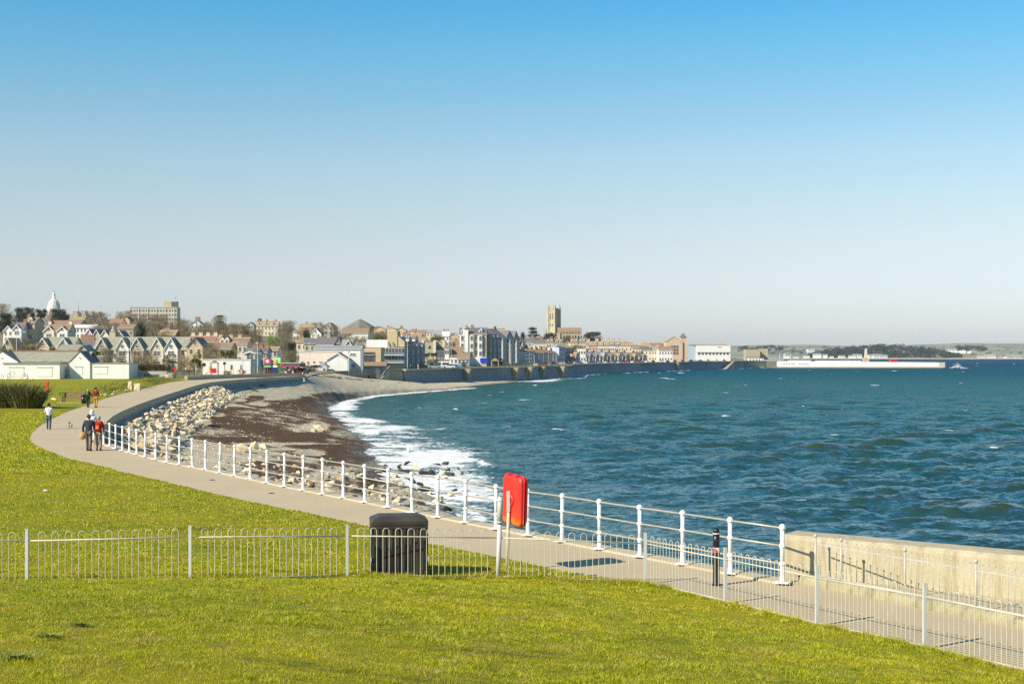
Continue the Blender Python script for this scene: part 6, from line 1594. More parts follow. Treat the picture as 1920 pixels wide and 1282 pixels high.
row5 = [(1098, 1104, 641, 648, W_WHITE, R_GREY, 'narrow grey-white end house left of the pink house'), (1104, 1121, 640, 647, W_PINK, R_OCHRE, 'salmon pink house with yellow lichened roof'), (1121, 1132, 640, 647, W_ROSE, R_OCHRE, 'pale rose house next to the salmon pink one'), (1132, 1142, 640, 647, W_CREAM, R_OCHRE, 'yellow-cream house in the pastel row'), (1142, 1152, 641, 647, W_ROSE, R_SLATE, 'lilac-pink house with a slate roof in the pastel row'), (1152, 1163, 641, 648, W_CREAM, R_SLATE, 'last pale house of the pastel row')]
for i, (a, b, yt, ye, w_, r_, lb) in enumerate(row5): house(lb, a, b, yt, ye, 960, 'side', w_, r_, cols=3, rows=2, ww=.9, D=9, ch=(.9,), chm=W_OCHRE, chw=2.2, chh=2.0, dorm=(-.4, .4), group='pastel terrace below the dark round tree')
row6 = [(1163, 1186, 640.5, 647, 980, W_CREAM, R_OCHRE, 'big yellow-roofed house right of the pastel terrace'), (1186, 1202, 646.5, 653, 960, W_CREAM, R_BROWN, 'brown-roofed cream house right of the big yellow roof'), (1202, 1220, 642, 648, 1010, W_TAN, R_OCHRE, 'house with two stout white chimneys on the right skyline'), (1221, 1249, 643, 649, 1000, W_TAN, R_RED, 'long dark red roof left of the brick gable'), (1202, 1222, 650, 656, 930, W_CREAM, R_SLATE, 'cream house with two dormers above the gabled row'), (1222, 1236, 650, 656, 930, W_CREAM, R_GREEN, 'pale house with a greenish roof left of the white guesthouse')]
for a, b, yt, ye, Y, w_, r_, lb in row6: house(lb, a, b, yt, ye, Y, 'side', w_, r_, cols=3, rows=2, D=9, ch=(-.8, .8) if 'chimneys' in lb else (.85,), chm=W_CREAM, group='houses on the right-hand slope')
house('large white guesthouse at the right end of the seafront', 1235, 1261, 649.5, 656, 920, 'side', W_WHITE, R_BROWN, cols=5, rows=2, D=12, ch=(-.5,))
def warehouse():
    Y = 960; X = XW(1269, Y); z0 = tz(X, Y); z = lambda p: ZW(p, Y) - z0; x = lambda p: XW(p, Y) - X
    t = thing('brick_warehouse', 'big pinkish stone gable with arched red-framed windows and a corner turret', 'warehouse', (X, Y, z0)); WP = M('wall_pinkstone', (.66, .48, .34), (.58, .42, .30), .6, .9, pos=True)
    MB().xprism([(x(1249), -3), (x(1280), -3), (x(1280), z(641)), (x(1264), z(631.5)), (x(1249), z(641))], 0, 14).build('wall', WP, t)
    rf = MB(); gable_roof(rf, x(1249), x(1280), 0, 14, z(641), z(631.5), 'y', .2); rf.build('roof', R_OCHRE, t)
    for r, py in enumerate((652, 658, 664)):
        for c in range(3): link('window', win_mesh(1.5, 1.6, W_BRICK), t, (x(1260 + c * 5), 0, z(py)))
    w2 = MB(); w2.box(x(1280) + .02, x(1291), 1, 15, -3, z(645)); w2.build('side_wing', WP, t)
    tw = MB(); tw.box(x(1277), x(1288), 2, 8, z(645) + .01, z(632.5)); tw = tw.build('turret', WP, t)
    MB().add([(x(1276.5), 1.6, z(632.5)), (x(1288.5), 1.6, z(632.5)), (x(1288.5), 8.4, z(632.5)), (x(1276.5), 8.4, z(632.5)), (x(1280), 4, z(626.5)), (x(1285), 4, z(626.5)), (x(1285), 6, z(626.5)), (x(1280), 6, z(626.5))], [(0, 1, 5, 4), (1, 2, 6, 5), (2, 3, 7, 6), (3, 0, 4, 7), (4, 5, 6, 7), (3, 2, 1, 0)]).build('turret_roof', R_SLATE, tw)
    for dx in (1280.6, 1284.4): MB().lathe([(.4, 0), (.4, 1.5)], (x(dx), 5, z(626.6)), 8).build('turret_chimney', W_GREY, tw)
warehouse()
def white_store():
    Y = 1050; X = XW(1331, Y); z0 = tz(X, Y); z = lambda p: ZW(p, Y) - z0; x = lambda p: XW(p, Y) - X
    t = thing('white_arcade', 'long plain white building with a green roof edge at the end of the seafront', 'building', (X, Y, z0))
    MB().box(x(1306), x(1369.5), 0, 20, -2, z(648)).build('wall', W_WHITE, t); MB().box(x(1291.5), x(1306) - .02, 1.5, 20, -2, z(649)).build('shaded_wing', W_BLUE, t)  # blue wall colour carries the shade on the white building's left part
    MB().xprism([(x(1291), z(648) + .003), (x(1369), z(648) + .003), (x(1362), z(645)), (x(1293), z(645))], 2, 18).build('roof', R_GREEN, t)
    MB().box(x(1307), x(1369), -.3, -.003, z(661.2), z(660.2)).build('dark_band', W_DARK, t)
    for i in range(9): MB().box(x(1309 + i * 6.7), x(1309 + i * 6.7) + 1.5, -.12, -.002, z(665), z(662)).build('window', GLASS, t)
    MB().box(x(1346), x(1353), -.1, -.002, z(651.5), z(649.8)).build('sign_panel', R_GREY, t)
white_store()
t = house('ruined-looking stone building with arched openings beyond the promenade', 1398, 1425, 655, 656, 1180, 'flat', W_STONE, R_OCHRE, cols=7, rows=1, D=10, zb=-.5, name='stone_building', cat='building')
house('smaller ivy-grown stone block right of the arched building', 1424, 1440, 653.5, 655, 1190, 'flat', W_STONE, R_BROWN, cols=2, rows=1, D=8, zb=-.5, name='stone_building', cat='building')
house('low white cafe behind the stone bastion', 1404, 1432, 672, 672.5, 1120, 'flat', W_WHITE, R_WHITE, cols=5, rows=1, D=6, zb=-.5, name='cafe', cat='cafe')
# ================================================================ trees on the hill and along the beach
T_ = tree
T_('big bare tree at the left edge of the skyline', -18, 28, 565, 660, 'bare')
T_('dark evergreen mass beside the big bare tree', 24, 48, 575, 900, 'ever'); T_('tall dark round evergreen left of the dome', 38, 66, 572, 890, 'ever'); T_('evergreen directly left of the dome', 64, 92, 578, 900, 'ever'); T_('broad dark tree covering the foot of the dome', 88, 131, 576, 880, 'ever')
T_('dark tree low at the left edge of the hill', -4, 26, 585, 640, 'ever')
T_('bare tree right of the skyline houses, next to the office block', 215, 256, 580, 900, 'bare'); T_('bare orchard-like tree below the skyline houses', 182, 216, 596, 700, 'bare'); T_('brownish bare tree in the gap under the skyline houses', 146, 186, 597, 720, 'bare')
T_('dense dark evergreen right of the brown roofed cottage', 249, 280, 601, 540, 'ever', 'cone')
T_('bare tree rising behind the long ochre-tiled hall', 318, 352, 592, 640, 'bare'); T_('bare tree in front of the office block', 270, 300, 601, 640, 'bare')
T_('bare tree between the red chimney house and the tall bare one', 376, 402, 600, 660, 'bare'); T_('tallest bare tree in the middle of the left hill', 392, 428, 591, 640, 'bare')
for i, (a, b, yt, Y, lb) in enumerate(((424, 452, 603, 700, 'bare tree right of the tallest one'), (446, 474, 610, 640, 'brown bare tree below the grey house'), (470, 498, 613, 600, 'grey-brown bare tree left of the bright green one'), (410, 440, 618, 560, 'low bare tree over the red terrace roofs'), (436, 466, 622, 540, 'low bare tree behind the red terrace roofs at their right'), (356, 384, 610, 600, 'bare tree below the white gable with red chimney'), (332, 356, 604, 600, 'thin bare tree right of the ochre-tiled hall'),
                                       (518, 552, 620, 560, 'brown bare tree right of the bright green one'), (540, 562, 628, 540, 'bare brown bush below the small white cottage'), (506, 536, 640, 470, 'bare tree over the petrol station sign'), (530, 566, 654, 420, 'grey bare thicket behind the petrol station'), (660, 690, 628, 560, 'bare thicket below the pyramid-roofed hall'), (628, 660, 622, 640, 'bare tree left of the low brown-roofed block'))):
    T_(lb, a, b, yt, Y, 'bare', group='bare trees on the town hillside')
T_('round-topped bare tree on the skyline above the small cottage', 520, 562, 600, 830, 'bare'); T_('bare skyline tree between the ochre roof and the white villa', 580, 614, 601, 820, 'bare')
T_('bright green tree among brown ones', 499, 523, 623, 560, 'green'); T_('dark bush below the bare skyline tree', 568, 582, 616, 760, 'ever'); T_('dark evergreen bush beside the cream slate house', 536, 556, 640, 500, 'ever')
T_('olive shrubs right of the low brown-roofed block', 692, 728, 624, 640, 'olive'); T_('small dark tree on the middle skyline', 834, 843, 617, 960, 'ever')
T_('flat-topped pine on the horizon left of the terrace', 478, 496, 596, 1400, 'ever', 'cedar', yb=612); T_('flat-topped pines sticking out above the bare trees', 400, 424, 588.5, 900, 'ever', 'cedar')
T_('tall dark cedar left of the church', 982, 1016, 610, 1050, 'ever', 'cedar'); T_('dark rounded evergreen at the foot of the church tower', 1014, 1049, 623, 1100, 'ever'); T_('very dark domed tree at the right end of the nave', 1091, 1132, 617.5, 1120, 'ever'); T_('small green tree in front of the nave', 1055, 1074, 626, 1100, 'olive')
T_('green shrubbery between the church row and the pastel terrace', 1072, 1099, 645, 860, 'olive'); T_('small evergreen left of the cedar', 974, 986, 621, 900, 'ever'); T_('green slope shrubs above the stone halls', 800, 838, 625, 760, 'olive'); T_('ivy clump beside the left stone hall', 840, 858, 638, 600, 'olive')
rt = random.Random(21)
for _ in range(34):
    px = rt.choice((rt.uniform(345, 560), rt.uniform(180, 350), rt.uniform(560, 860))); Y = rt.uniform(500, 860); base = HY + (CZ - tz(XW(px, Y), Y)) * F / Y; hh = rt.uniform(7, 11) * F / Y; w_ = hh * rt.uniform(1.0, 1.5)
    T_('brown leafless tree among the houses on the town hillside', px - w_ / 2, px + w_ / 2, base - hh, Y, 'bare' if rt.random() < .999 else 'ever', group='leafless trees among the hillside houses')
# foreground of the town
for i, (a, b, yt, Y, k, lb) in enumerate(((10, 40, 628, 345, 'bare', 'bare hedge tree around the left lamp post'), (34, 62, 630, 350, 'bare', 'bare hedge tree right of the left lamp post'), (56, 84, 636, 352, 'bare', 'bare hedge tree behind the pavilion roof'), (38, 72, 645, 318, 'olive', 'green bush poking above the left part of the pavilion roof'), (90, 106, 644, 322, 'olive', 'spiky green bush above the middle of the pavilion roof'),
                                          (180, 214, 650, 320, 'bare', 'bare bush above the side wing of the pavilion'), (208, 244, 652, 330, 'bare', 'bare bush in front of the white gables'), (240, 270, 655, 330, 'bare', 'bare bush below the middle gables'), (262, 300, 654, 335, 'bare', 'bare bush right of the planter hedge'),
                                          (300, 334, 661, 318, 'olive', 'round green tree above the red lifebuoy post'), (333, 358, 664, 326, 'bare', 'bare shrub left of the white hall'), (350, 380, 672, 322, 'bare', 'pale-stemmed shrub at the corner of the white hall'), (378, 420, 638, 372, 'bare', 'large bare bush behind the white hall'),
                                          (426, 452, 655, 372, 'bare', 'bare bush right of the tall palm'), (360, 378, 657, 350, 'olive', 'green ivy bush against the end-of-terrace house'), (560, 600, 684, 372, 'olive', 'low scrub beside the silver car'), (795, 826, 672, 520, 'olive', 'green shrubs in front of the left stone hall'), (864, 876, 677, 500, 'olive', 'round clipped green bush on the promenade'),
                                          (480, 500, 682, 332, 'olive', 'low bush behind the green railings'), (418, 436, 694, 318, 'olive', 'low shrub by the playground'), (446, 462, 692, 320, 'olive', 'low shrub under the leaning lamp post'))):
    T_(lb, a, b, yt, Y, k, 'round', cat='tree' if k == 'bare' else 'bush', group='shrubs and hedge trees along the lower road')
palm('cabbage palm peeping over the middle of the pavilion roof', 100, 641, 316, 22); palm('cabbage palm right of the pavilion gable', 176, 648, 318, 22); palm('cabbage palm left of the white hall', 368, 668, 318, 22, heads=3); palm('tall cabbage palm above the white hall', 426, 648, 345, 28, heads=4)
palm('short cabbage palm in front of the white hall wall', 421, 672, 322, 12, heads=1); palm('small palm beside the pale-stemmed shrub', 378, 676, 318, 16, heads=2); palm('palm in front of the left stone hall', 800, 657, 520, 18, heads=3); palm('second palm in front of the stone halls', 812, 655, 524, 16, heads=3)
lamp('tall curved-arm lamp post behind the pavilion', 31, 624, 335, 1); lamp('short plain lamp post at the far left', 10, 636, 330, 0); lamp('lamp post in front of the slate terrace', 245, 634, 330, 1); lamp('tall lamp post with left arm before the white hall', 454, 643, 318, -1); lamp('plain grey lamp post left of the star sign', 483, 645, 330, 0); lamp('low lamp post behind the star sign', 495, 664, 335, -1)
lamp('white lamp post at the boat store', 654, 661, 385, 0); lamp('thin lamp post left of the boat store', 580, 646, 392, 0); lamp('thin lamp post in front of the blue panel', 679, 652, 400, 0); lamp('lamp post at the start of the seafront railing', 764, 641, 462, 0, group='lamp posts along the promenade'); lamp('lamp post by the parked camper', 807, 663, 480, -1, group='lamp posts along the promenade'); lamp('lamp post before the bungalow', 846, 652, 500, 0, group='lamp posts along the promenade')
for i, (px, yt, Y, lb) in enumerate(((958, 649, 580, 'lamp post before the shaded hotels'), (1002, 668, 640, 'lamp post at the projecting promenade corner'), (1043, 662, 720, 'lamp post before the low cottages'), (1165, 661, 900, 'lamp post before the yellow-roofed cottage'), (1214, 662, 960, 'lamp post near the white guesthouse'), (1342, 662, 1040, 'lamp post near the ramp'))): lamp(lb, px, yt, Y, 0, group='lamp posts along the promenade')

# ================================================================ back of the beach
def land_wall():
    P_ = [G(349, 712.5), G(390, 710.5), G(436, 708.5), (-50.2, 305.5), (-45.6, 311)]
    t = thing('low_park_wall', 'low pale wall with a rounded end between the path and the playground', 'wall'); p = smooth_line(P_, 2)
    ribbon(p, [(-.3, -.2), (-.3, .75), (.25, .75), (.25, -.2)], 'wall_body', KERB, t)
land_wall()
def playground():
    X = XW(398, 312); t = thing('play_tower', 'red play tower with a yellow slide', 'play tower', (X, 312, 0))
    mb = MB()
    for i in (-.8, .8):
        for j in (-.6, .6): mb.box(i - .06 + .5, i + .06 + .5, j - .06, j + .06, 0, 2.9)
    mb.build('posts', W_BRICK, t); MB().box(-.35, 1.35, -.65, .65, 1.0, 1.15).build('platform', W_BRICK, t)
    MB().box(-.15, 1.05, -.70, -.64, .7, 1.75).build('red_panel', REDM, t)
    MB().xprism([(-.4, 2.9), (1.4, 2.9), (.5, 3.4)], -.8, .8).build('roof', W_BRICK, t)
    YEL = M('yellow_plastic', (.85, .55, .02), None, 2, .4)
    MB().slab([(-2.1, -.45, .1), (-.35, -.45, 1.3), (-.35, .35, 1.3), (-2.1, .35, .1)], .08).add([], []).build('slide', YEL, t); MB().box(-.65, -.30, -.5, .4, 1.0, 2.1).build('slide_hood', YEL, t)
    for k, (px, h) in enumerate(((436, 1.5), (447, 1.4))):
        x = XW(px, 312); s = thing('spring_rider', ['yellow arched play hoop nearer the play tower', 'yellow arched play hoop by the red play post'][k], 'play hoop', (x, 312, 0), 0, 'yellow play hoops')
        MB().tube([(-.3, 0, 0), (-.25, 0, h * .8), (0, 0, h), (.25, 0, h * .8), (.3, 0, 0)], .06, 6).build('hoop', YEL, s); MB().box(-.28, .28, -.1, .1, .35, .45).build('seat', REDM, s)
    x = XW(453.5, 313); s = thing('play_post', 'pinkish red play post between the hoops and the lamp', 'play post', (x, 313, 0)); MB().lathe([(.3, 0), (.28, 1.2), (.1, 1.5)], n=10).build('column', W_PINK, s); MB().ball((0, 0, 1.6), .2, 8).build('ball_top', REDM, s)
playground()
def mesh_fence(label, pa, pb, h, mat, n, cat='fence', group=None, z=0):
    (xa, ya), (xb, yb) = pa, pb; L_ = math.hypot(xb - xa, yb - ya); t = thing('metal_fence', label, cat, (xa, ya, z), math.atan2(yb - ya, xb - xa), group)
    mb = MB(); m = int(L_ / .16)
    for i in range(m): mb.box(i * .16, i * .16 + .035, -.012, .012, .08, h - .05)
    mb.box(0, L_, -.02, .02, h - .12, h - .07); mb.box(0, L_, -.02, .02, .12, .17); mb.build('bars', mat, t)
    for i in range(n + 1): MB().box(L_ * i / n - .04, L_ * i / n + .04, -.05, .05, -.2, h + .05).build('post', mat, t)
FG = M('fence_green', (.06, .16, .10), (.05, .12, .08), 2, .6); FGREY = M('fence_greengrey', (.35, .38, .28), None, 2, .6)
mesh_fence('dark green railing left of the playground', (XW(331, 300), 300), (XW(377, 304), 304), 1.5, FG, 4)
mesh_fence('pale green-grey upright railings beside the petrol station', (XW(470, 322), 322), (XW(497, 325), 325), 2.1, FGREY, 3)
def lifebuoy_post(label, px, py, h):
    x, y = G(px, py); t = thing('lifebuoy_post', label, 'lifebuoy post', (x, y, 0), 0, 'distant red lifebuoy posts')
    MB().lathe([(.05, -.1), (.05, 1.3)], n=8).build('post', BLACKG, t)
    m = MB(); m.box(-.20, .20, -.10, .10, .95, h); o = m.build('red_housing', RED, t); b = o.modifiers.new('b', 'BEVEL'); b.width = .09; b.segments = 3
lifebuoy_post('red lifebuoy housing on a post behind the white-coated walker', 88, 751, 1.95)
x, y = XW(329, 292), 292
t = thing('lifebuoy_post', 'red lifebuoy housing by the green railing near the playground', 'lifebuoy post', (x, y, .3), 0, 'distant red lifebuoy posts')
MB().lathe([(.05, -.3), (.05, 1.1)], n=8).build('post', BLACKG, t); o = MB().box(-.22, .22, -.1, .1, .7, 1.9).build('red_housing', RED, t); b = o.modifiers.new('b', 'BEVEL'); b.width = .09; b.segments = 3

def bench():
    WOOD = M('bench_wood', (.22, .11, .06), (.16, .08, .045), 5, .7)
    x, y = G(140, 755); t = thing('park_bench', 'brown slatted park bench beside the path', 'bench', (x, y, 0), R(-6))
    for i in range(4): MB().box(-1.15, 1.15, .12 - i * .13 - .055, .12 - i * .13 + .055, .42, .46).build('seat_slat', WOOD, t)
    for i in range(4): MB().obox((0, .24 + i * .03, .56 + i * .12), (1.15, 0, 0), (0, .012, .0), (0, .012, .05)).build('back_slat', WOOD, t)
    for sx in (-1.08, 1.08):
        MB().box(sx - .04, sx + .04, -.30, -.22, 0, .62).build('leg', BLACKG, t); MB().box(sx - .04, sx + .04, .20, .28, 0, .98).build('leg', BLACKG, t); MB().box(sx - .04, sx + .04, -.34, .25, .62, .67).build('armrest', BLACKG, t)
    MB().box(-1.5, 1.6, -.6, .7, -.1, .05).build('concrete_base', KERB, t)
    # bin next to it
    x, y = G(157, 757); t = thing('path_bin', 'small dark bin beside the park bench', 'bin', (x, y, 0)); MB().lathe([(.22, 0), (.25, .75)], n=12).build('drum', BLACKG, t); MB().lathe([(.27, .75), (.27, .8), (.1, .9)], n=12).build('lid', BLACKG, t)
bench()
def stone(label, px, py, sx, sy, sz, mat, seed, group='rough stones beside the path'):
    x, y = G(px, py); z = float(ground_z(np.array([[x, y]]))[0]); o = link('standing_stone', rock_mesh(seed, mat), None, (x, y, z + sz * .3)); o.scale = (sx, sy, sz); o.rotation_euler = (0, 0, seed); tag(o, label, 'stone', group)
def block(label, px, py, w, h, seed, lean=0.0):
    rg = random.Random(seed); bm = bmesh.new(); bmesh.ops.create_cube(bm, size=1); bmesh.ops.subdivide_edges(bm, edges=bm.edges[:], cuts=2, use_grid_fill=True)
    for v in bm.verts: v.co = Vector((v.co.x * w, v.co.y * w * .8, (v.co.z + .42) * h)) + Vector((rg.uniform(-.06, .06), rg.uniform(-.06, .06), rg.uniform(-.06, .06)))
    me = bpy.data.meshes.new('stone_block'); bm.to_mesh(me); bm.free(); me.materials.append(RK[0]); x, y = G(px, py); z = float(ground_z(np.array([[x, y]]))[0])
    tag(link('stone_block', me, None, (x, y, z)), label, 'stone', 'rough stones beside the path').rotation_euler = (0, lean, rg.uniform(-.3, .3))
block('upright cream stone left of the dark gap beside the path', 245, 730, .55, 1.15, 1, .04); block('square cream stone at the edge of the grass bank', 258, 732, .75, 1.0, 2, -.03); block('cream stone at the top of the bank near the planter wall', 314, 713, .7, .8, 3); block('yellowish stone higher up the bank', 322, 714, .6, 1.0, 4)
0 and stone('upright cream stone left of the dark gap beside the path', 247, 729, 1.3, 1, 1.9, RK[0], 901)
stone('flat cream stone below the grass bank', 237, 735, 1.2, .8, .6, RK[0], 903)
stone('low cream stone left of the lifebuoy post', 78, 753, 1.0, .6, .5, RK[0], 906); stone('low cream stone right of the lifebuoy post', 100, 752, 1.2, .6, .6, RK[0], 907)
for i, (px, py) in enumerate(((190, 742), (198, 741), (205, 738), (214, 737), (222, 735), (212, 741), (200, 744))):
    stone('small pale stone in the dry grass at the bank foot', px, py, .7, .5, .35, RK[0] if i % 2 else RK[1], 910 + i, 'small stones at the bank foot')

rp_ = random.Random(5); bx_ = []; nn = []
for _ in range(120):
    i = rp_.uniform(0, 1); Yb = 160 + 100 * i; j = min(range(len(EDGE_L)), key=lambda k: abs(EDGE_L[k][1] - Yb)); ex, ey = EDGE_L[j]; off = rp_.uniform(.8, 5.5); xx_ = ex + rp_.uniform(-1, 1) - off; yy_ = Yb; sz_ = rp_.uniform(.25, .7)
    bx_.append((xx_, yy_, float(ground_z(np.array([[xx_, yy_]]))[0]) + sz_ * .3, sz_ * 1.5, sz_ * 1.2, sz_ * .6)); nn.append(60)
tag(leaf_cloud('bank_plants', '', '', bx_, nn, .07, LF['olive'], seed=9), 'scrubby low plants on the grass bank beside the far path', 'ground cover', kind='stuff')
# petrol station and signs
def sign_totem():
    BL = M('sign_navy', (.02, .04, .14), None, 2, .4); YE = M('sign_yellow', (.9, .75, .02), None, 2, .4); GR = M('sign_green', (.25, .75, .25), None, 2, .4); RE = M('sign_red', (.72, .04, .07), None, 2, .4); WH = M('sign_white', (.85, .85, .85), None, 2, .4)
    Y = 318
    def disc(x, z, r, y, mat, nm, par, n=24, th=.05):
        m = MB(); m.lathe([(r, 0), (r, th)], n=n, smooth=False); m.v = [(p[0] + x, y - p[2], p[1] + z) for p in m.v]; return m.build(nm, mat, par)
    X = XW(501.5, Y); t = thing('round_star_sign', 'round red sign with a white star on a pole', 'sign', (X, Y, 0)); z = lambda p: ZW(p, Y); r = 6 * Y / F
    MB().box(-.07, .07, 0, .14, 0, z(683)).build('pole', W_DARK, t); disc(0, z(677), r, -.02, RE, 'red_disc', t)
    st = []
    for i in range(10): a = math.pi / 2 + i * math.pi / 5; q = r * (.74 if i % 2 == 0 else .30); st.append((q * math.cos(a), z(677) + q * math.sin(a)))
    MB().xprism(st[::-1], -.12, -.075).build('white_star', WH, t); MB().box(-.75, .75, -.06, .0, z(688), z(685.5)).build('green_price_strip', GR, t)
    X = XW(515.5, Y); t = thing('supermarket_sign', 'navy totem sign with a yellow and red disc', 'sign', (X, Y, 0)); w = 4.6 * Y / F
    MB().box(-w - .2, w, 0, .3, 0, z(675.5)).build('navy_panel', BL, t); MB().box(-.45, w, -.03, -.002, z(688.5), z(684.5)).build('white_strip', WH, t)
    q = 4.1 * Y / F; disc(.05, z(679.5), q, -.03, RE, 'red_ring', t); disc(.05, z(679.5), q * .86, -.085, YE, 'yellow_disc', t)
    MB().box(-.05 - .22, -.05 - .14, -.16, -.138, z(679.5) - .16, z(679.5) + .16).box(-.05 - .22, -.05 - .06, -.16, -.139, z(679.5) - .16, z(679.5) - .09).box(-.0, .07, -.16, -.138, z(679.5) - .12, z(679.5) + .10).build('lettering', BL, t)
    MB().box(.12, .19, -.16, -.138, z(679.5) - .16, z(679.5) + .16).box(.25, .31, -.16, -.138, z(679.5) - .16, z(679.5) + .16).box(.25, .42, -.16, -.139, z(679.5) - .16, z(679.5) - .09).build('lettering', BL, t)
    X = XW(523, Y + .8); t = thing('green_sign', 'tall pale green panel sign beside the navy totem', 'sign', (X, Y + .8, 0)); MB().box(-.75, .35, 0, .25, .3, z(670)).build('panel', M('sign_pale_green', (.30, .72, .22), (.45, .85, .35), .8, .5), t); MB().box(-.75, .35, .02, .2, 0, .3).build('base', W_GREY, t)
    Y2 = 326; X = XW(546, Y2); t = thing('petrol_canopy', 'petrol station canopy with a dark and red fascia', 'canopy', (X, Y2, 0)); z2 = lambda p: ZW(p, Y2); x = lambda p: XW(p, Y2) - X
    MB().box(x(526), x(562), 0, 9, z2(688), z2(681)).build('fascia', W_DARK, t); MB().box(x(525.5), x(562.5), -.1, 9.1, z2(681) + .003, z2(680.3)).build('canopy_top', R_WHITE, t); MB().box(x(526.2), x(531), -.06, -.003, z2(687.3), z2(681.8)).build('red_corner', RE, t); MB().box(x(531.1), x(562), -.05, -.002, z2(688), z2(687)).build('red_stripe', RE, t)
    for p in (535, 545, 556): MB().box(x(p) - .25, x(p) + .25, 3, 3.5, 0, z2(688) - .003).build('column', W_DARK, t)
    for p, k in ((538, 0), (549, 1)):
        s = thing('fuel_pump', ['fuel pump under the left half of the canopy', 'fuel pump under the right half of the canopy'][k], 'fuel pump', (XW(p, Y2 + 2), Y2 + 2, 0), 0, 'fuel pumps'); MB().box(-.4, .4, -.25, .25, 0, 1.5).build('cabinet', W_CREAM, s); MB().box(-.3, .3, -.28, -.252, .9, 1.35).build('display', W_DARK, s)
sign_totem()
car('silver estate car with a roof box beside the beach', 598, 392, (.62, .62, .62), 0, estate=True, L_=4.7, group='cars by the beach'); t = [o for o in C.objects if o.name.startswith('parked_car')][-1]
o = MB().box(-1.5, .6, -.45, .45, 1.56, 1.95).build('roof_box', TRIM, t); b = o.modifiers.new('b', 'BEVEL'); b.width = .12; b.segments = 3
car('dark red car under the petrol canopy edge', 556, 322, (.18, .02, .04), 20, group='cars by the beach'); car('black car right of the dark red one', 567, 330, (.02, .02, .03), 80, group='cars by the beach'); car('brown car in front of the signs', 506, 330, (.12, .05, .03), 10, group='cars by the beach', estate=True)

def beach_wall():
    t = thing('beach_back_wall', 'tan retaining wall with steps at the back of the beach', 'wall', (0, 0, 0)); Y0 = 421
    mb = MB(); pts = [(-47.0, 372), (-46.6, 396), (-41.5, 421), (-33.6, 436)]
    ribbon(pts, [(-.4, -4), (-.4, .30), (.1, .30), (.25, -4)], 'wall_body', CONC, t)
    s = MB()
    for i in range(8): s.box(i * .6, (i + 1) * .6, -1.6, 0, -3.2, -2.3 + i * .34)
    o = s.build('steps', CONC, t, (-40.3, 421.6, 0)); o.rotation_euler = (0, 0, math.atan2(15, 8))
    o = MB().slab([(0, -1.75, -1.4), (4.8, -1.75, 1.5), (4.8, -1.65, 1.5), (0, -1.65, -1.4)], .08).build('handrail', TRIM, t, (-40.3, 421.6, 0)); o.rotation_euler = (0, 0, math.atan2(15, 8))
    x, y = XW(710, 419), 419
    d = MB().xprism([(-.7, -2.4), (.5, -2.4), (.5, .2), (-.1, .75), (-.7, .75)], -1.2, .0).build('dark_shuttered_gap', W_DARK, t, (x, y, 0))
beach_wall()

# ================================================================ far promenade wall
fl = COAST[COAST.index((-33, 436)):]
fl2 = densify(fl, 8)
def far_wall():
    t = thing('promenade_wall', 'long dark curved concrete promenade wall standing in the sea', 'sea wall')
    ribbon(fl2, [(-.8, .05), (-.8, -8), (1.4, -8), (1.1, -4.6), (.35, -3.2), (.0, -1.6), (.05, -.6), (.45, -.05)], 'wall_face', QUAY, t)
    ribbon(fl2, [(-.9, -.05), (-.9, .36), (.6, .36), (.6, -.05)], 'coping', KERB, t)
    for i, (px, Y) in enumerate(((865, 488), (962, 535), (978, 552), (993, 572), (1010, 590), (1167, 905))):
        # nearest point on the wall line
        best = min(range(len(fl2) - 1), key=lambda k: abs(fl2[k][1] - Y)); p = Vector(fl2[best]); e = (Vector(fl2[best + 1]) - p).normalized(); n = Vector((e.y, -e.x))
        w = 2.1; out = 2.6
        v = [p - e * w * .5 + n * .2, p + e * w * .5 + n * .2, p + e * w * .5 + n * (.4 + out), p - e * w * .5 + n * (.4 + out)]
        m = MB(); m.add([(q.x, q.y, .1) for q in v] + [(q.x, q.y, -7) for q in (p - e * .4 + n * .2, p + e * .4 + n * .2, p + e * .4 + n * .9, p - e * .4 + n * .9)], [(0, 1, 2, 3), (7, 6, 5, 4), (0, 4, 5, 1), (1, 5, 6, 2), (2, 6, 7, 3), (3, 7, 4, 0)])
        m.build('buttress', MOSS, t)
    # sloping ramp near its far end
    a = Vector((158, 1030)); b = Vector((146, 990)); m = MB(); e = (b - a).normalized(); n = Vector((e.y, -e.x)) * -1
    n = Vector((.93, -.36)); w = n * 3
    m.add([(a.x, a.y, .4), (a.x + w.x, a.y + w.y, .4), (b.x + w.x, b.y + w.y, -5.4), (b.x, b.y, -5.4), (a.x, a.y, -7), (a.x + w.x, a.y + w.y, -7), (b.x + w.x, b.y + w.y, -7), (b.x, b.y, -7)], [(0, 1, 2, 3), (7, 6, 5, 4), (0, 4, 5, 1), (1, 5, 6, 2), (2, 6, 7, 3), (3, 7, 4, 0)]); m.build('slipway', CONC, t)
far_wall()
def prom_rail():
    t = thing('promenade_railing', 'dark green railing along the first stretch of promenade wall', 'railing'); a = [p for p in fl2 if p[1] < 700]; a = offset_line(a, .15)
    GRN = M('rail_dark_green', (.05, .10, .07), (.04, .08, .06), 2, .6)
    for z in (.75, 1.0, 1.25, 1.5): MB().tube([(x, y, z) for x, y in a], .045, 4).build('rail', GRN, t)
    pm = MB().box(-.05, .05, -.05, .05, .4, 1.55).mesh('post', GRN)
    for x, y in densify(a, 3.0)[:96]: link('post', pm, t, (x, y, 0))
prom_rail()
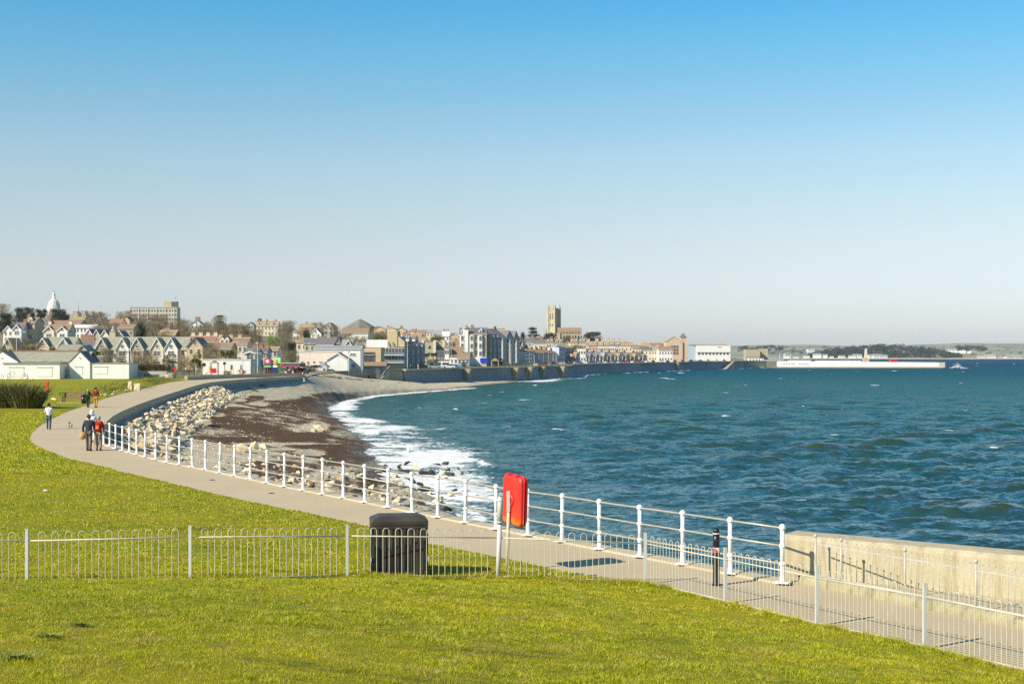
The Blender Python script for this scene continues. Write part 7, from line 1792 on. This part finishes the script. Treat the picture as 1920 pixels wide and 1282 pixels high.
# cars and people along the seafront
cols = [((.8, .8, .8), 'white'), ((.55, .56, .58), 'silver'), ((.04, .10, .35), 'blue'), ((.03, .03, .035), 'black'), ((.35, .03, .03), 'red'), ((.22, .30, .42), 'grey-blue'), ((.75, .72, .66), 'cream')]
car('white camper van on the promenade near the stone halls', 830, 470, (.82, .82, .80), 178, van=True, L_=6.0, name='camper_van'); car('bright blue car next to the white camper', 851, 474, (.05, .20, .55), 178, z=.14); car('pale blue car at the left end of the promenade', 815, 466, (.35, .48, .60), 178); car('yellow-green car behind the pale blue one', 813, 474, (.55, .62, .10), 178); car('dark car in the arch of the shaded block', 790, 476, (.03, .03, .05), 178)
car('silver car between the camper and the blue car', 842, 468, (.62, .64, .66), 175)
nearby = [(1052, 'below the tall pale blue house'), (1064, 'below the tall deep blue house'), (1076, 'below the brown-roofed cottage end'), (1088, 'below the slate cottage with a white verge'), (1100, 'below the narrow grey-white end house'), (1112, 'below the salmon pink house'), (1124, 'below the pale rose house'), (1136, 'below the yellow-cream house'), (1148, 'below the lilac-pink house'), (1160, 'below the yellow lichened cottage'), (1173, 'right of the first lamp of the far stretch'), (1186, 'below the brown-roofed cream house'), (1199, 'below the small ochre cottage'), (1212, 'below the rose cottage'), (1225, 'left of the white guesthouse'), (1238, 'below the white guesthouse'), (1252, 'below the pinkish stone gable'), (1266, 'below the arched red windows'), (1280, 'below the corner turret'), (1296, 'below the shaded blue wing'), (1312, 'below the white arcade, left end'), (1328, 'below the white arcade, left of its middle'), (1344, 'below the white arcade, under its small sign'), (1358, 'below the white arcade, right end'), (1030, 'below the rose cottage with a red roof'), (1018, 'below the cottage with a dark bay'), (1006, 'below the grey bay-fronted cottage'), (1040, 'below the white-fronted cottage')]
for i, (px, wh) in enumerate(nearby):
    # a place on the road, about eight metres behind the wall line
    best = min(range(len(fl2)), key=lambda k: abs(CX + F * (fl2[k][0] - 9) / (fl2[k][1] + 3) - px)); c_, nm = cols[(i * 3 + i // 4) % 7]
    Yc = fl2[best][1] + 4; car('%s car parked %s' % (nm, wh), px, Yc, c_, 75 if i % 5 else 178, estate=i % 3 == 0, z=.14, detail=False)
    if i % 7 == 3: pass

# ================================================================ lido wall, obelisk and flags
def lido():
    t = thing('lido', 'long bright white lido wall reaching out into the sea', 'lido', (0, 0, 0))
    Y = 1085; x = lambda p, q=Y: XW(p, q); z = lambda p, q=Y: ZW(p, q)
    pts = [(x(1431, 1085), 1085), (x(1500, 1081), 1081), (x(1600, 1077), 1077), (x(1700, 1074), 1074), (x(1761, 1073), 1073)]
    p = smooth_line(pts, 2); n = len(p)
    ribbon(p, [(-.9, -7), (-.9, -4.1), (0.3, -4.1), (.6, -4.7), (.6, -7)], 'base_ledge', MOSS, t)
    def tw(i): return z(676.6 + 3.2 * i / n)
    ribbon(p, [(-.8, -4.05), (-.8, tw), (0, tw), (.12, -4.05)], 'white_wall', M('lido_white', (.88, .87, .82), (.80, .78, .72), .2, .6, streak=True, pos=True), t)
    m = MB(); m.box(x(1431), x(1470), 1086, 1096, -2, z(675)); m.box(x(1482), x(1520), 1084, 1092, -2, z(675.2)); m.box(x(1530), x(1612), 1080, 1088, -2, z(675.8)); m.build('terraces', W_WHITE, t)
    cu = bpy.data.curves.new('lettering', 'FONT'); cu.body = 'JUBILEE  POOL'; cu.size = 2.1; cu.extrude = .03; cu.space_character = 1.55; cu.align_x = 'CENTER'
    xa, ya, xb, yb_ = x(1445, 1084.2), 1084.2, x(1535, 1079.4), 1079.4; o = bpy.data.objects.new('tmp_text', cu); me_ = bpy.data.meshes.new_from_object(o); bpy.data.objects.remove(o); me_.materials.clear(); me_.materials.append(M('letter_grey', (.50, .51, .52), None, 1, .8)); o = link('lettering', me_, t)
    o.location = ((xa + xb) / 2, (ya + yb_) / 2 - .55, -2.3); o.rotation_euler = (R(90), 0, math.atan2(yb_ - ya, xb - xa))
    MB().box(x(1668), x(1680), 1082, 1086, -2, z(673.5)).build('red_roofed_kiosk', REDM, t)
    q = thing('bastion_wall', 'brown and ochre stone bastion between the promenade and the lido', 'wall'); ribbon([(176.5, 1068), (190, 1080), (205, 1085)], [(-1, .3), (-1, -8), (1, -8), (.4, .3)], 'stone_face', W_TAN, q) if False else None
    MB().add([(176, 1067, -7), (178, 1072, -7), (193, 1087, -7), (208, 1090, -7), (208, 1086, -7), (193, 1080, -7), (176, 1067, .6), (178, 1072, .6), (193, 1087, .6), (208, 1090, .6), (208, 1086, .6), (193, 1080, .6)], [(0, 5, 11, 6), (5, 4, 10, 11), (4, 3, 9, 10), (6, 11, 8, 7), (11, 10, 9, 8), (0, 6, 7, 1), (1, 7, 8, 2), (2, 8, 9, 3)]).build('stone_face', W_STONE, q)
lido()
def obelisk():
    Y = 1200; X = XW(1623.5, Y); t = thing('war_memorial', 'pale granite obelisk rising behind the lido', 'obelisk', (X, Y, -1)); z = lambda p: ZW(p, Y) + 1
    MB().box(-2.4, 2.4, -2.4, 2.4, -5, z(671)).build('plinth', W_STONE, t); m = MB(); a, b = 1.25, .8
    m.add([(-a, -a, z(671)), (a, -a, z(671)), (a, a, z(671)), (-a, a, z(671)), (-b, -b, z(655)), (b, -b, z(655)), (b, b, z(655)), (-b, b, z(655)), (0, 0, z(652.5))], [(0, 1, 5, 4), (1, 2, 6, 5), (2, 3, 7, 6), (3, 0, 4, 7), (4, 5, 8), (5, 6, 8), (6, 7, 8), (7, 4, 8)]); m.build('shaft', CONCL, t)
obelisk()
FL_COL = [((.1, .3, .6), 'blue'), ((.8, .8, .8), 'white'), ((.6, .1, .1), 'red'), ((.2, .5, .4), 'green')]
for i, px in enumerate((1462, 1469, 1477, 1482)):
    Y = 1105; X = XW(px, Y); t = thing('flagpole', 'lido flagpole with a small %s flag' % FL_COL[i][1], 'flagpole', (X, Y, -1), 0, 'flagpoles behind the lido wall'); h = ZW(662 + i % 2, Y) + 1
    MB().lathe([(.16, -3), (.08, h)], n=6).build('pole', TRIM, t); MB().box(.1, 1.5, -.03, .03, h - 1.2, h - .2).build('flag', M('flag_' + FL_COL[i][1], FL_COL[i][0], None, 2, .7), t)
tag(MB().prism([(x_ + 0, y_ + 0) for x_, y_ in ((212, 1093), (330, 1084), (336, 1100), (330, 1180), (250, 1500), (200, 1500))], -6.5, -.9).build('lido_quay', CONCL), 'stone quay ground behind the lido', kind='structure')

# ================================================================ the far shore
def far_land():
    us = np.linspace(.12, .62, 420); ys = np.concatenate([np.linspace(3560, 3700, 8), np.linspace(3740, 9000, 60)])
    U, Y = np.meshgrid(us, ys); X = U * Y; P = np.stack([X.ravel(), Y.ravel()], 1); px = CX + F * U
    rise = ss((Y - 3650) / 4200)
    # height needed at the ridge from the photo's skyline
    sk = np.interp(px, [1280, 1380, 1440, 1500, 1600, 1700, 1760, 1800, 1860, 1920, 2100], [650, 648, 647, 646.5, 648, 647, 645, 643.5, 644, 643.5, 646])
    ridge = CZ - (sk - HY) * 7000 / F
    shp = np.interp(Y, [3560, 3600, 3680, 4200, 5000, 6200, 7000, 9000], [-.14, -.10, 0, .10, .30, .72, 1.0, .9])
    z = np.where(shp < 0, -4 + shp * 20, -3.2 + (ridge + 3.2) * shp) + 4.5 * fbm(X, Y, 420, 4, 7) * np.clip(shp * 3, 0, 1)
    V = np.column_stack([P, z.ravel()])
    m, nt, b = nt_new('far_hills'); p = N(nt, 'NewGeometry').outputs['Position']
    vo = N(nt, 'TexVoronoi'); vo.inputs['Scale'].default_value = .0042; L(nt, mapping(nt, p, (1, .4, 1)), vo.inputs['Vector'])
    c = ramp(nt, vo.outputs['Color'], [(.15, (.20, .24, .12)), (.4, (.32, .32, .18)), (.55, (.38, .32, .22)), (.8, (.17, .20, .13))]); n1 = noise(nt, p, .01, 5, .65)
    c = mixc(nt, ramp(nt, n1, [(.48, 0.0), (.60, .85)]), c, (.06, .08, .05)); sx = N(nt, 'SeparateXYZ'); L(nt, p, sx.inputs[0])
    c = mixc(nt, ramp(nt, mth(nt, 'DIVIDE', mth(nt, 'SUBTRACT', sx.outputs[1], 3560), 400), [(.30, 1.0), (.40, 0.0)]), c, (.52, .45, .31))
    L(nt, c, b.inputs['Base Color']); b.inputs['Roughness'].default_value = 1
    tag(link('far_hills', np_mesh('far_hills', V, grid_faces(len(ys), len(us)), m)), 'low hazy hills and beach across the bay', kind='structure')
    V = []; rg = np.random.default_rng(5)
    # dark pine wood and scattered far copses, all leaf clumps
    bl = []
    for _ in range(420):
        q = rg.uniform(1515, 1800); Y = rg.uniform(3760, 3950); top = np.interp(q, [1515, 1560, 1600, 1650, 1700, 1750, 1790, 1805], [668, 654, 651, 647.5, 648, 655, 664, 668]); 
        if top > 667: continue
        bl.append((q, Y, rg.uniform(top, 668), rg.uniform(2.5, 5)))
    for _ in range(420):
        q = rg.uniform(1385, 1960); Y = rg.uniform(4300, 6200); base = np.interp(Y, [4200, 6200], [668, 652]); bl.append((q, Y, base + rg.uniform(-4, 1), rg.uniform(1.2, 2.8)))
    for _ in range(90):
        q = rg.uniform(1790, 1850) if rg.random() < .5 else rg.uniform(1385, 1470); bl.append((q, 4600, rg.uniform(649, 656), rg.uniform(2, 3.5)))
    for q, Y, py, r in bl:
        c0 = np.array([(q - CX) * Y / F, Y, ZW(py, Y)]); R_ = r * Y / F; n = 46; d = rg.normal(0, 1, (n, 3)); d /= np.linalg.norm(d, axis=1)[:, None]; p_ = c0 + d * R_ * [1.3, 1, .75]
        s1 = rg.normal(0, 1, (n, 3)) * R_ * .28; s2 = rg.normal(0, 1, (n, 3)) * R_ * .28; V.append(np.stack([p_ - s1, p_ + s2, p_ + s1], 1))
    V = np.concatenate(V).reshape(-1, 3)
    tag(link('woodland', np_mesh('woodland', V, np.arange(len(V)).reshape(-1, 3), leaf_mat('far_wood_leaves', (.02, .035, .022), (.035, .05, .03), (.05, .065, .04), .05), smooth=False)), 'dark wood and copses across the bay', 'wood', kind='stuff')
    b0 = MB().box(-9, 9, -6, 6, -8, 5).mesh('wall', W_WHITE); r0 = MB(); gable_roof(r0, -9, 9, -6, 6, 5, 9, 'x', .5, .5); r0 = r0.mesh('roof', R_GREY)
    lb = 'tiny pale building by the far beach across the bay'
    rg = random.Random(4)
    for px, py, s in ((1532, 665, 1.2), (1545, 665.5, 1.0), (1512, 667, .9), (1558, 668, .8), (1598, 668, 1.1), (1607, 667, 1.3), (1634, 666.5, 1.2), (1644, 667, 1.4), (1655, 667.4, 1.2), (1780, 656, 1.2), (1790, 655.6, 1.3), (1803, 656.2, 1.4), (1815, 657, 1.2), (1840, 669, 1.2), (1856, 669, 1.6), (1870, 668.6, 1.2), (1893, 669.4, 1.5), (1908, 669, 1.3), (1520, 655, 1.3), (1475, 667, .9), (1492, 668, .8), (1578, 667, .9)):
        Y = 3745 if py > 660 else 4700; t = thing('far_building', lb, 'building', (XW(px, Y), Y, ZW(py, Y) - 5), rg.uniform(-.3, .3), 'tiny buildings across the bay'); t.scale = (s, s, s * .8); link('wall', b0, t); link('roof', r0, t)
far_land()

# rocks and spray off the end of the lido, spray on the promenade wall
rr = random.Random(8)
for i in range(9):
    px = rr.uniform(1764, 1796); Y = 1085; o = link('reef_rock', rr.choice(rmeshes[3]), None, (XW(px, Y), Y + rr.uniform(-8, 8), -4.9 + rr.uniform(-.2, .3))); o.scale = (rr.uniform(2, 5), 3, rr.uniform(1, 2.4)); o.rotation_euler = (0, 0, rr.uniform(0, 6)); tag(o, 'low brown rock awash off the seaward end of the lido', 'rock', 'reef rocks off the lido end')
def spray(label, px, Y, w, h, n, seed):
    rg = np.random.default_rng(seed); x = XW(px, Y); d = rg.normal(0, 1, (n, 3)) * [w / 2, w / 3, h / 3]; d[:, 2] = np.abs(d[:, 2]) * np.exp(-(d[:, 0] / w) ** 2 * 3); p_ = d + [x, Y, SEA]
    s1 = rg.normal(0, 1, (n, 3)) * .16; s2 = rg.normal(0, 1, (n, 3)) * .16
    tag(link('sea_spray', np_mesh('sea_spray', np.stack([p_ - s1, p_ + s2, p_ + s1], 1).reshape(-1, 3), np.arange(3 * n).reshape(-1, 3), M('spray_white', (.85, .86, .86), None, 1, .9), smooth=False)), label, 'spray', kind='stuff')
spray('white spray bursting against the middle of the promenade wall', 1097, 742, 3.2, 4.5, 1400, 1); spray('white spray over the rocks off the lido end', 1795, 1080, 5, 5, 900, 2); spray('small white splash beside the sloping ramp', 1326, 985, 2.5, 3, 500, 3); spray('long white surf burst at the projecting wall corner', 1012, 585, 7, 2.0, 2600, 4)

# ================================================================ haze
hz = MB().box(-3200, 5200, -30, 9300, -12, 130).build('haze', bpy.data.materials.new('haze')); tag(hz, 'thin sea haze', kind='stuff')
hm = hz.data.materials[0]; hm.use_nodes = True; nt = hm.node_tree
for n in list(nt.nodes): nt.nodes.remove(n)
out = nt.nodes.new('ShaderNodeOutputMaterial'); pv = nt.nodes.new('ShaderNodeVolumePrincipled'); pv.inputs['Color'].default_value = (.80, .87, .95, 1); pv.inputs['Density'].default_value = 4.5e-5; pv.inputs['Anisotropy'].default_value = 0; nt.links.new(pv.outputs[0], out.inputs['Volume'])
# ================================================================ people and the dog
SKIN = M('skin', (.60, .38, .27), (.55, .34, .24), 6, .55)
def cloth(name, c): return M(name, c, tuple(x * .75 for x in c), 14, .9, bmp=.3)
def skinned(name, verts, edges, radii, mat, parent, root=0, sub=1):
    me = bpy.data.meshes.new(name); me.from_pydata(verts, edges, []); me.materials.append(mat); me.update()
    o = link(name, me, parent); sk = o.modifiers.new('skin', 'SKIN'); sk.use_smooth_shade = True
    if not me.skin_vertices:
        bm = bmesh.new(); bm.from_mesh(me); bm.verts.layers.skin.verify(); bm.to_mesh(me); bm.free()
    for i, d in enumerate(me.skin_vertices[0].data):
        r = radii[i]; d.radius = (r, r) if not isinstance(r, tuple) else r; d.use_root = (i == root)
    ss_m = o.modifiers.new('sub', 'SUBSURF'); ss_m.levels = sub; ss_m.render_levels = sub
    return o
def person(label, x, y, h, top, legs, hair, shoes=(.05, .04, .04), rz=0, step=.16, z=0.0, arms=None, group=None, long_coat=False, lean=0, hat=None, hood=False, pack=None, sit=False, bag=None, hairlen=0):
    t = thing('person', label, 'person', (x, y, z), R(rz), group); k = h / 1.72; t.scale = (k, k, k)
    a = arms or ((.27, -.05, 1.13), (.25, .06, .90), (.27, .04, 1.13), (.25, .12, .92))
    le, lw, re_, rw = a
    zp = .93 if not sit else .18
    if not sit:
        J = {'pel': (0, 0, .93), 'bel': (0, .0, 1.08), 'che': (0, -.01 + lean, 1.28), 'nek': (0, lean, 1.46), 'jaw': (0, .03 + lean, 1.53), 'hed': (0, .015 + lean, 1.62), 'crn': (0, .0 + lean, 1.68), 'nos': (0, .105 + lean, 1.585),
             'lsh': (-.18, lean, 1.40), 'lel': (-le[0], le[1], le[2]), 'lwr': (-lw[0], lw[1], lw[2]), 'rsh': (.18, lean, 1.40), 'rel': (re_[0], re_[1], re_[2]), 'rwr': (rw[0], rw[1], rw[2]),
             'lhi': (-.095, 0, .88), 'lkn': (-.105, step * .55 + .03, .49), 'lan': (-.105, step, .09), 'lto': (-.12, step + .15, .035), 'rhi': (.095, 0, .88), 'rkn': (.105, -step * .25 + .04, .49), 'ran': (.105, -step, .10), 'rto': (.12, -step + .14, .035)}
    else:
        J = {'pel': (0, 0, .16), 'bel': (0, -.05, .32), 'che': (0, -.08, .52), 'nek': (0, -.06, .70), 'jaw': (0, -.03, .77), 'hed': (0, -.05, .86), 'crn': (0, -.06, .92), 'nos': (0, .05, .83), 'lsh': (-.18, -.07, .64), 'lel': (-.3, .05, .40), 'lwr': (-.22, .28, .42), 'rsh': (.18, -.07, .64), 'rel': (.3, .05, .40), 'rwr': (.22, .28, .42),
             'lhi': (-.10, .05, .14), 'lkn': (-.14, .42, .46), 'lan': (-.14, .66, .09), 'lto': (-.15, .8, .04), 'rhi': (.10, .05, .14), 'rkn': (.14, .42, .46), 'ran': (.14, .66, .09), 'rto': (.15, .8, .04)}
    Rd = {'pel': (.13, .10), 'bel': (.12, .09), 'che': (.15, .10), 'nek': .052, 'jaw': .068, 'hed': .088, 'crn': .07, 'nos': .016, 'lsh': .062, 'lel': .043, 'lwr': .028, 'rsh': .062, 'rel': .043, 'rwr': .028, 'lhi': .085, 'lkn': .055, 'lan': .038, 'lto': .03, 'rhi': .085, 'rkn': .055, 'ran': .038, 'rto': .03}
    E = [('pel', 'bel'), ('bel', 'che'), ('che', 'nek'), ('nek', 'jaw'), ('jaw', 'hed'), ('hed', 'crn'), ('jaw', 'nos'), ('che', 'lsh'), ('lsh', 'lel'), ('lel', 'lwr'), ('che', 'rsh'), ('rsh', 'rel'), ('rel', 'rwr'), ('pel', 'lhi'), ('lhi', 'lkn'), ('lkn', 'lan'), ('lan', 'lto'), ('pel', 'rhi'), ('rhi', 'rkn'), ('rkn', 'ran'), ('ran', 'rto')]
    for s_, w_, el in ((-1, 'lwr', 'lel'), (1, 'rwr', 'rel')):     # palm, four unequal bent fingers and a thumb
        W_ = Vector(J[w_]); d = (W_ - Vector(J[el])).normalized(); sd = Vector((0, 1, 0)) - d * d.y; sd.normalize(); inn = d.cross(sd) * s_
        pk = w_ + 'p'; J[pk] = tuple(W_ + d * .065); Rd[pk] = .030; E.append((w_, pk))
        for i, (o_, ln) in enumerate(((-.030, .062), (-.010, .074), (.010, .070), (.030, .052))):
            m_, e_ = w_ + 'f%d' % i, w_ + 'g%d' % i; b_ = Vector(J[pk]) + sd * o_; J[m_] = tuple(b_ + d * ln * .55 + inn * .006); J[e_] = tuple(b_ + d * ln + inn * .028); Rd[m_] = .0095; Rd[e_] = .007; E += [(pk, m_), (m_, e_)]
        m_, e_ = w_ + 't0', w_ + 't1'; b_ = W_ + d * .02; J[m_] = tuple(b_ + sd * .038 + d * .02); J[e_] = tuple(b_ + sd * .048 + d * .055 + inn * .012); Rd[m_] = .012; Rd[e_] = .008; E += [(w_, m_), (m_, e_)]
    ks = list(J); ix = {q: i for i, q in enumerate(ks)}
    body = skinned('body', [J[q] for q in ks], [(ix[a_], ix[b_]) for a_, b_ in E], [Rd[q] for q in ks], SKIN, t)
    def sub(nm, keys, es, rad, mat):
        i2 = {q: i for i, q in enumerate(keys)}; return skinned(nm, [J[q] for q in keys], [(i2[a_], i2[b_]) for a_, b_ in es], rad, mat, t)
    # jacket with sleeves, trousers
    cuffl = 'cl'; J['cl'] = tuple(Vector(J['lwr']).lerp(Vector(J['lel']), .06)); J['cr'] = tuple(Vector(J['rwr']).lerp(Vector(J['rel']), .06)); J['hem'] = (0, .01, .70 if long_coat else .87) if not sit else (0, 0, .13); J['col'] = tuple(Vector(J['nek']) - Vector((0, 0, .01)))
    sub('jacket', ['che', 'bel', 'pel', 'hem', 'col', 'lsh', 'lel', 'cl', 'rsh', 'rel', 'cr'], [('che', 'bel'), ('bel', 'pel'), ('pel', 'hem'), ('che', 'col'), ('che', 'lsh'), ('lsh', 'lel'), ('lel', 'cl'), ('che', 'rsh'), ('rsh', 'rel'), ('rel', 'cr')],
        [(.19, .14), (.175, .13), (.18, .135), (.20, .15) if long_coat else (.16, .12), .075, .085, .062, .048, .085, .062, .048], top)
    J['la2'] = tuple(Vector(J['lan']) + Vector((0, 0, -.02))); J['ra2'] = tuple(Vector(J['ran']) + Vector((0, 0, -.02)))
    sub('trousers', ['pel', 'lhi', 'lkn', 'la2', 'rhi', 'rkn', 'ra2'], [('pel', 'lhi'), ('lhi', 'lkn'), ('lkn', 'la2'), ('pel', 'rhi'), ('rhi', 'rkn'), ('rkn', 'ra2')], [(.145, .12), .105, .078, .066, .105, .078, .066], legs)
    sm = cloth('shoe_leather', shoes)
    for s_, an, to in ((-1, 'lan', 'lto'), (1, 'ran', 'rto')):
        A, B = Vector(J[an]), Vector(J[to]); o = MB().tube([(A.x, A.y - .06, A.z - .035), (A.x, A.y + .03, A.z - .04), (B.x, B.y + .03, .035)], [.048, .055, .035], 8).build('shoe', sm, t)
    hx, hy, hz_ = J['hed']
    m = MB(); m.ball((hx, hy - .022, hz_ + .020), .106, 12, sz=1.08)
    if hairlen: m.tube([(hx, hy - .07, hz_), (hx, hy - .09, hz_ - .14), (hx, hy - .07, hz_ - .14 - hairlen)], [.07, .06, .03], 8)
    if hat or hood:
        if hood: m2 = MB(); m2.ball((hx, hy - .03, hz_ + .015), .116, 12, sz=1.1); m2.tube([(hx, hy - .05, hz_ - .05), (hx, hy - .06, hz_ - .17)], [.11, .10], 10); m2.build('hood', top, t)
        else: m.build('hair', hair, t); m2 = MB(); m2.lathe([(.112, -.01), (.115, .06), (.085, .11), (.02, .13)], (hx, hy - .01, hz_ + .02), 12); m2.build('hat', hat, t)
    else: m.build('hair', hair, t)
    if pack:
        m = MB(); cx, cy = 0, -.20 + lean
        v = [(-.13, .05, 1.02), (.13, .05, 1.02), (.13, .05, 1.44), (-.13, .05, 1.44), (-.12, -.11, 1.05), (.12, -.11, 1.05), (.10, -.07, 1.42), (-.10, -.07, 1.42)]
        m.add([(p_[0], p_[1] + cy, p_[2]) for p_ in v], [(0, 1, 2, 3), (5, 4, 7, 6), (0, 4, 5, 1), (2, 6, 7, 3), (1, 5, 6, 2), (0, 3, 7, 4)])
        o = m.build('backpack', pack[0], t); b_ = o.modifiers.new('b', 'BEVEL'); b_.width = .04; b_.segments = 3
        m = MB(); m.box(-.07, .07, cy - .15, cy - .09, 1.08, 1.25); o2 = m.build('pocket', pack[1], t); b_ = o2.modifiers.new('b', 'BEVEL'); b_.width = .02; b_.segments = 2
        for s_ in (-1, 1): MB().tube([(s_ * .10, cy + .04, 1.40), (s_ * .11, lean - .02, 1.50), (s_ * .12, .13 + lean, 1.36), (s_ * .13, .12 + lean, 1.15), (s_ * .15, cy + .05, 1.05)], .016, 6).build('strap', pack[1], t)
    return t
NAVY = cloth('navy_wool', (.035, .045, .075)); WHC = cloth('white_coat', (.82, .81, .78)); BJ = cloth('blue_jeans', (.04, .09, .19)); MAR = cloth('dark_red_jacket', (.24, .02, .02)); TANC = cloth('tan_trousers', (.55, .33, .09)); BLK = cloth('black_cloth', (.02, .02, .022)); GRYT = cloth('grey_brown_trousers', (.13, .105, .095)); BRT = cloth('stone_trousers', (.30, .24, .18)); REDC = cloth('red_jacket', (.60, .015, .02)); GREENC = cloth('green_fabric', (.13, .30, .04))
HD = cloth('dark_hair', (.03, .02, .015)); HG = cloth('grey_hair', (.42, .40, .36)); HBR = cloth('brown_hair', (.11, .06, .035)); ORG = cloth('orange_fabric', (.75, .30, .02)); LTB = cloth('light_blue_fabric', (.45, .58, .66))
def at(px, py): x, y = G(px, py); return x, y
x, y = at(91.5, 804.5); person('person in a white hooded coat and blue jeans walking at the edge of the grass', x, y, 1.60, WHC, BJ, HD, z=.0, step=.13, long_coat=True, rz=8, arms=((.25, .06, 1.15), (.20, .22, 1.08), (.25, .06, 1.15), (.20, .22, 1.08)))
x, y = at(179.5, 764); person('person in a dark red jacket and mustard trousers walking far ahead on the path', x, y, 1.76, MAR, TANC, HD, step=.12, shoes=(.5, .45, .35), rz=-3)
x, y = at(165, 763.5); person('grey-haired person with a green and black rucksack walking beside the dark red jacket', x, y, 1.62, BLK, BLK, HG, step=.14, pack=(GREENC, BLK), hood=False, hairlen=.05)
x, y = at(166.5, 845); person('man in a navy jacket carrying a tan hat, left of the close couple', x, y, 1.74, NAVY, GRYT, HBR, step=.10, long_coat=True, arms=((.27, -.03, 1.12), (.29, .03, .87), (.25, .02, 1.14), (.22, .10, .95)), rz=-4)
Xn, Yn = x, y
x, y = at(185, 844.5); person('person in red with a bright red rucksack, right of the close couple', x, y, 1.66, REDC, BRT, HG, step=.11, pack=(REDC, ORG), arms=((.22, .03, 1.12), (.16, .12, 1.0), (.24, .0, 1.12), (.22, .08, .92)), rz=5)
x, y = at(172.5, 829); person('person in a white hood half hidden in front of the navy-jacketed man', x, y, 1.70, WHC, WHC, HG, step=.10, hood=True, rz=3)
# the hat in the man's left hand
t = thing('sun_hat', 'tan brimmed hat held in the hand of the man in navy', 'hat', (Xn - .325, Yn + .02, .70), 0); t.rotation_euler = (R(78), 0, R(15))
ST = M('straw', (.62, .36, .13), (.5, .28, .1), 20, .9)
MB().lathe([(.17, 0), (.165, .012), (.09, .02)], n=20).build('brim', ST, t); MB().lathe([(.092, .015), (.085, .09), (.06, .11), (.01, .105)], n=18).build('crown', ST, t)
zz = float(beach_z(np.array([G(570, 716, -1.6)]))[0]); x, y = G(570, 716.5, zz); person('person in a dark top and white trousers walking on the far shingle', x, y, 1.62, BLK, WHC, HD, z=zz, rz=-70, step=.25)
x, y = at(549, 704); person('person in a maroon top standing by the low wall near the petrol canopy', XW(549, 316), 316, 1.75, MAR, WHC, HD, z=.1, group='people beyond the beach'); person('person in a grey top standing by the parked red car', XW(543, 318), 318, 1.70, cloth('grey_top', (.35, .33, .32)), BLK, HD, z=.1, group='people beyond the beach')
for i, (px, lb, top, leg) in enumerate(((692, 'sunbather in dark clothes sitting against the tan retaining wall', BLK, BLK), (699, 'sunbather with red clothes sitting against the tan retaining wall', REDC, SKIN))):
    zz = float(beach_z(np.array([G(px, 708, -1.8)]))[0]); x, y = G(px, 709, zz); person(lb, x, y, 1.7, top, leg, HBR, z=zz, sit=True, rz=160, group='sunbathers on the shingle')
for px, Y, lb, top, leg, rz in ((784, 458, 'person in white strolling at the start of the promenade', WHC, WHC, 20), (770, 455, 'person in a pale top leaning near the first promenade lamp', LTB, BLK, 90), (868, 545, 'person in red outside the big hotel', REDC, BLK, 0), (891, 552, 'person in black outside the big hotel', BLK, BLK, 90), (946, 585, 'person in white by the promenade shelters', WHC, BJ, 90), (955, 588, 'person in maroon by the promenade shelters', MAR, BLK, -90), (969, 600, 'person in pale blue near the projecting corner', LTB, BLK, 90), (975, 602, 'person in orange near the projecting corner', ORG, BLK, -60)):
    person(lb, XW(px, Y), Y, 1.72, top, leg, HD, z=.14, rz=rz, group='people on the promenade')
def dog():
    FUR = M('dog_fur', (.50, .46, .40), (.30, .27, .23), 18, .95, bmp=.5); x, y = G(132.5, 803.5); t = thing('dog', 'small shaggy grey dog trotting on the path', 'dog', (x, y, 0), R(35))
    V = [(0, 0, .26), (0, -.13, .27), (0, .13, .25), (0, .22, .31), (0, .28, .37), (0, .36, .355), (0, -.20, .28), (0, -.25, .38), (0, -.22, .44),
         (-.055, .13, .15), (-.055, .15, .08), (-.055, .15, .02), (.055, .13, .15), (.055, .09, .08), (.055, .10, .02), (-.055, -.12, .17), (-.055, -.17, .10), (-.055, -.15, .02), (.055, -.11, .17), (.055, -.20, .10), (.055, -.22, .02), (-.04, .27, .43), (.04, .27, .43)]
    E = [(0, 1), (0, 2), (2, 3), (3, 4), (4, 5), (1, 6), (6, 7), (7, 8), (2, 9), (9, 10), (10, 11), (2, 12), (12, 13), (13, 14), (1, 15), (15, 16), (16, 17), (1, 18), (18, 19), (19, 20), (4, 21), (4, 22)]
    r = [.075, .07, .085, .055, .058, .026, .04, .022, .018, .032, .022, .02, .032, .022, .02, .036, .022, .02, .036, .022, .02, .014, .014]
    skinned('body', V, E, r, FUR, t); MB().ball((0, .385, .36), .014, 8).build('nose', BLACKG, t)
dog()
# scrap of white paper on the lawn
x, y = GG(86, 922); tag(MB().add([(-.10, -.05, .02), (.08, -.06, .05), (.10, .06, .03), (-.07, .07, .06), (-.1, -.05, .012), (.08, -.06, .042), (.10, .06, .022), (-.07, .07, .052)], [(0, 1, 2, 3), (7, 6, 5, 4), (0, 4, 5, 1), (1, 5, 6, 2), (2, 6, 7, 3), (3, 7, 4, 0)]).build('paper_scrap', WHITEB, None, (x, y, float(ground_z(np.array([[x, y]]))[0]) + .02)), 'white scrap of paper lying on the lawn at the left', 'litter')
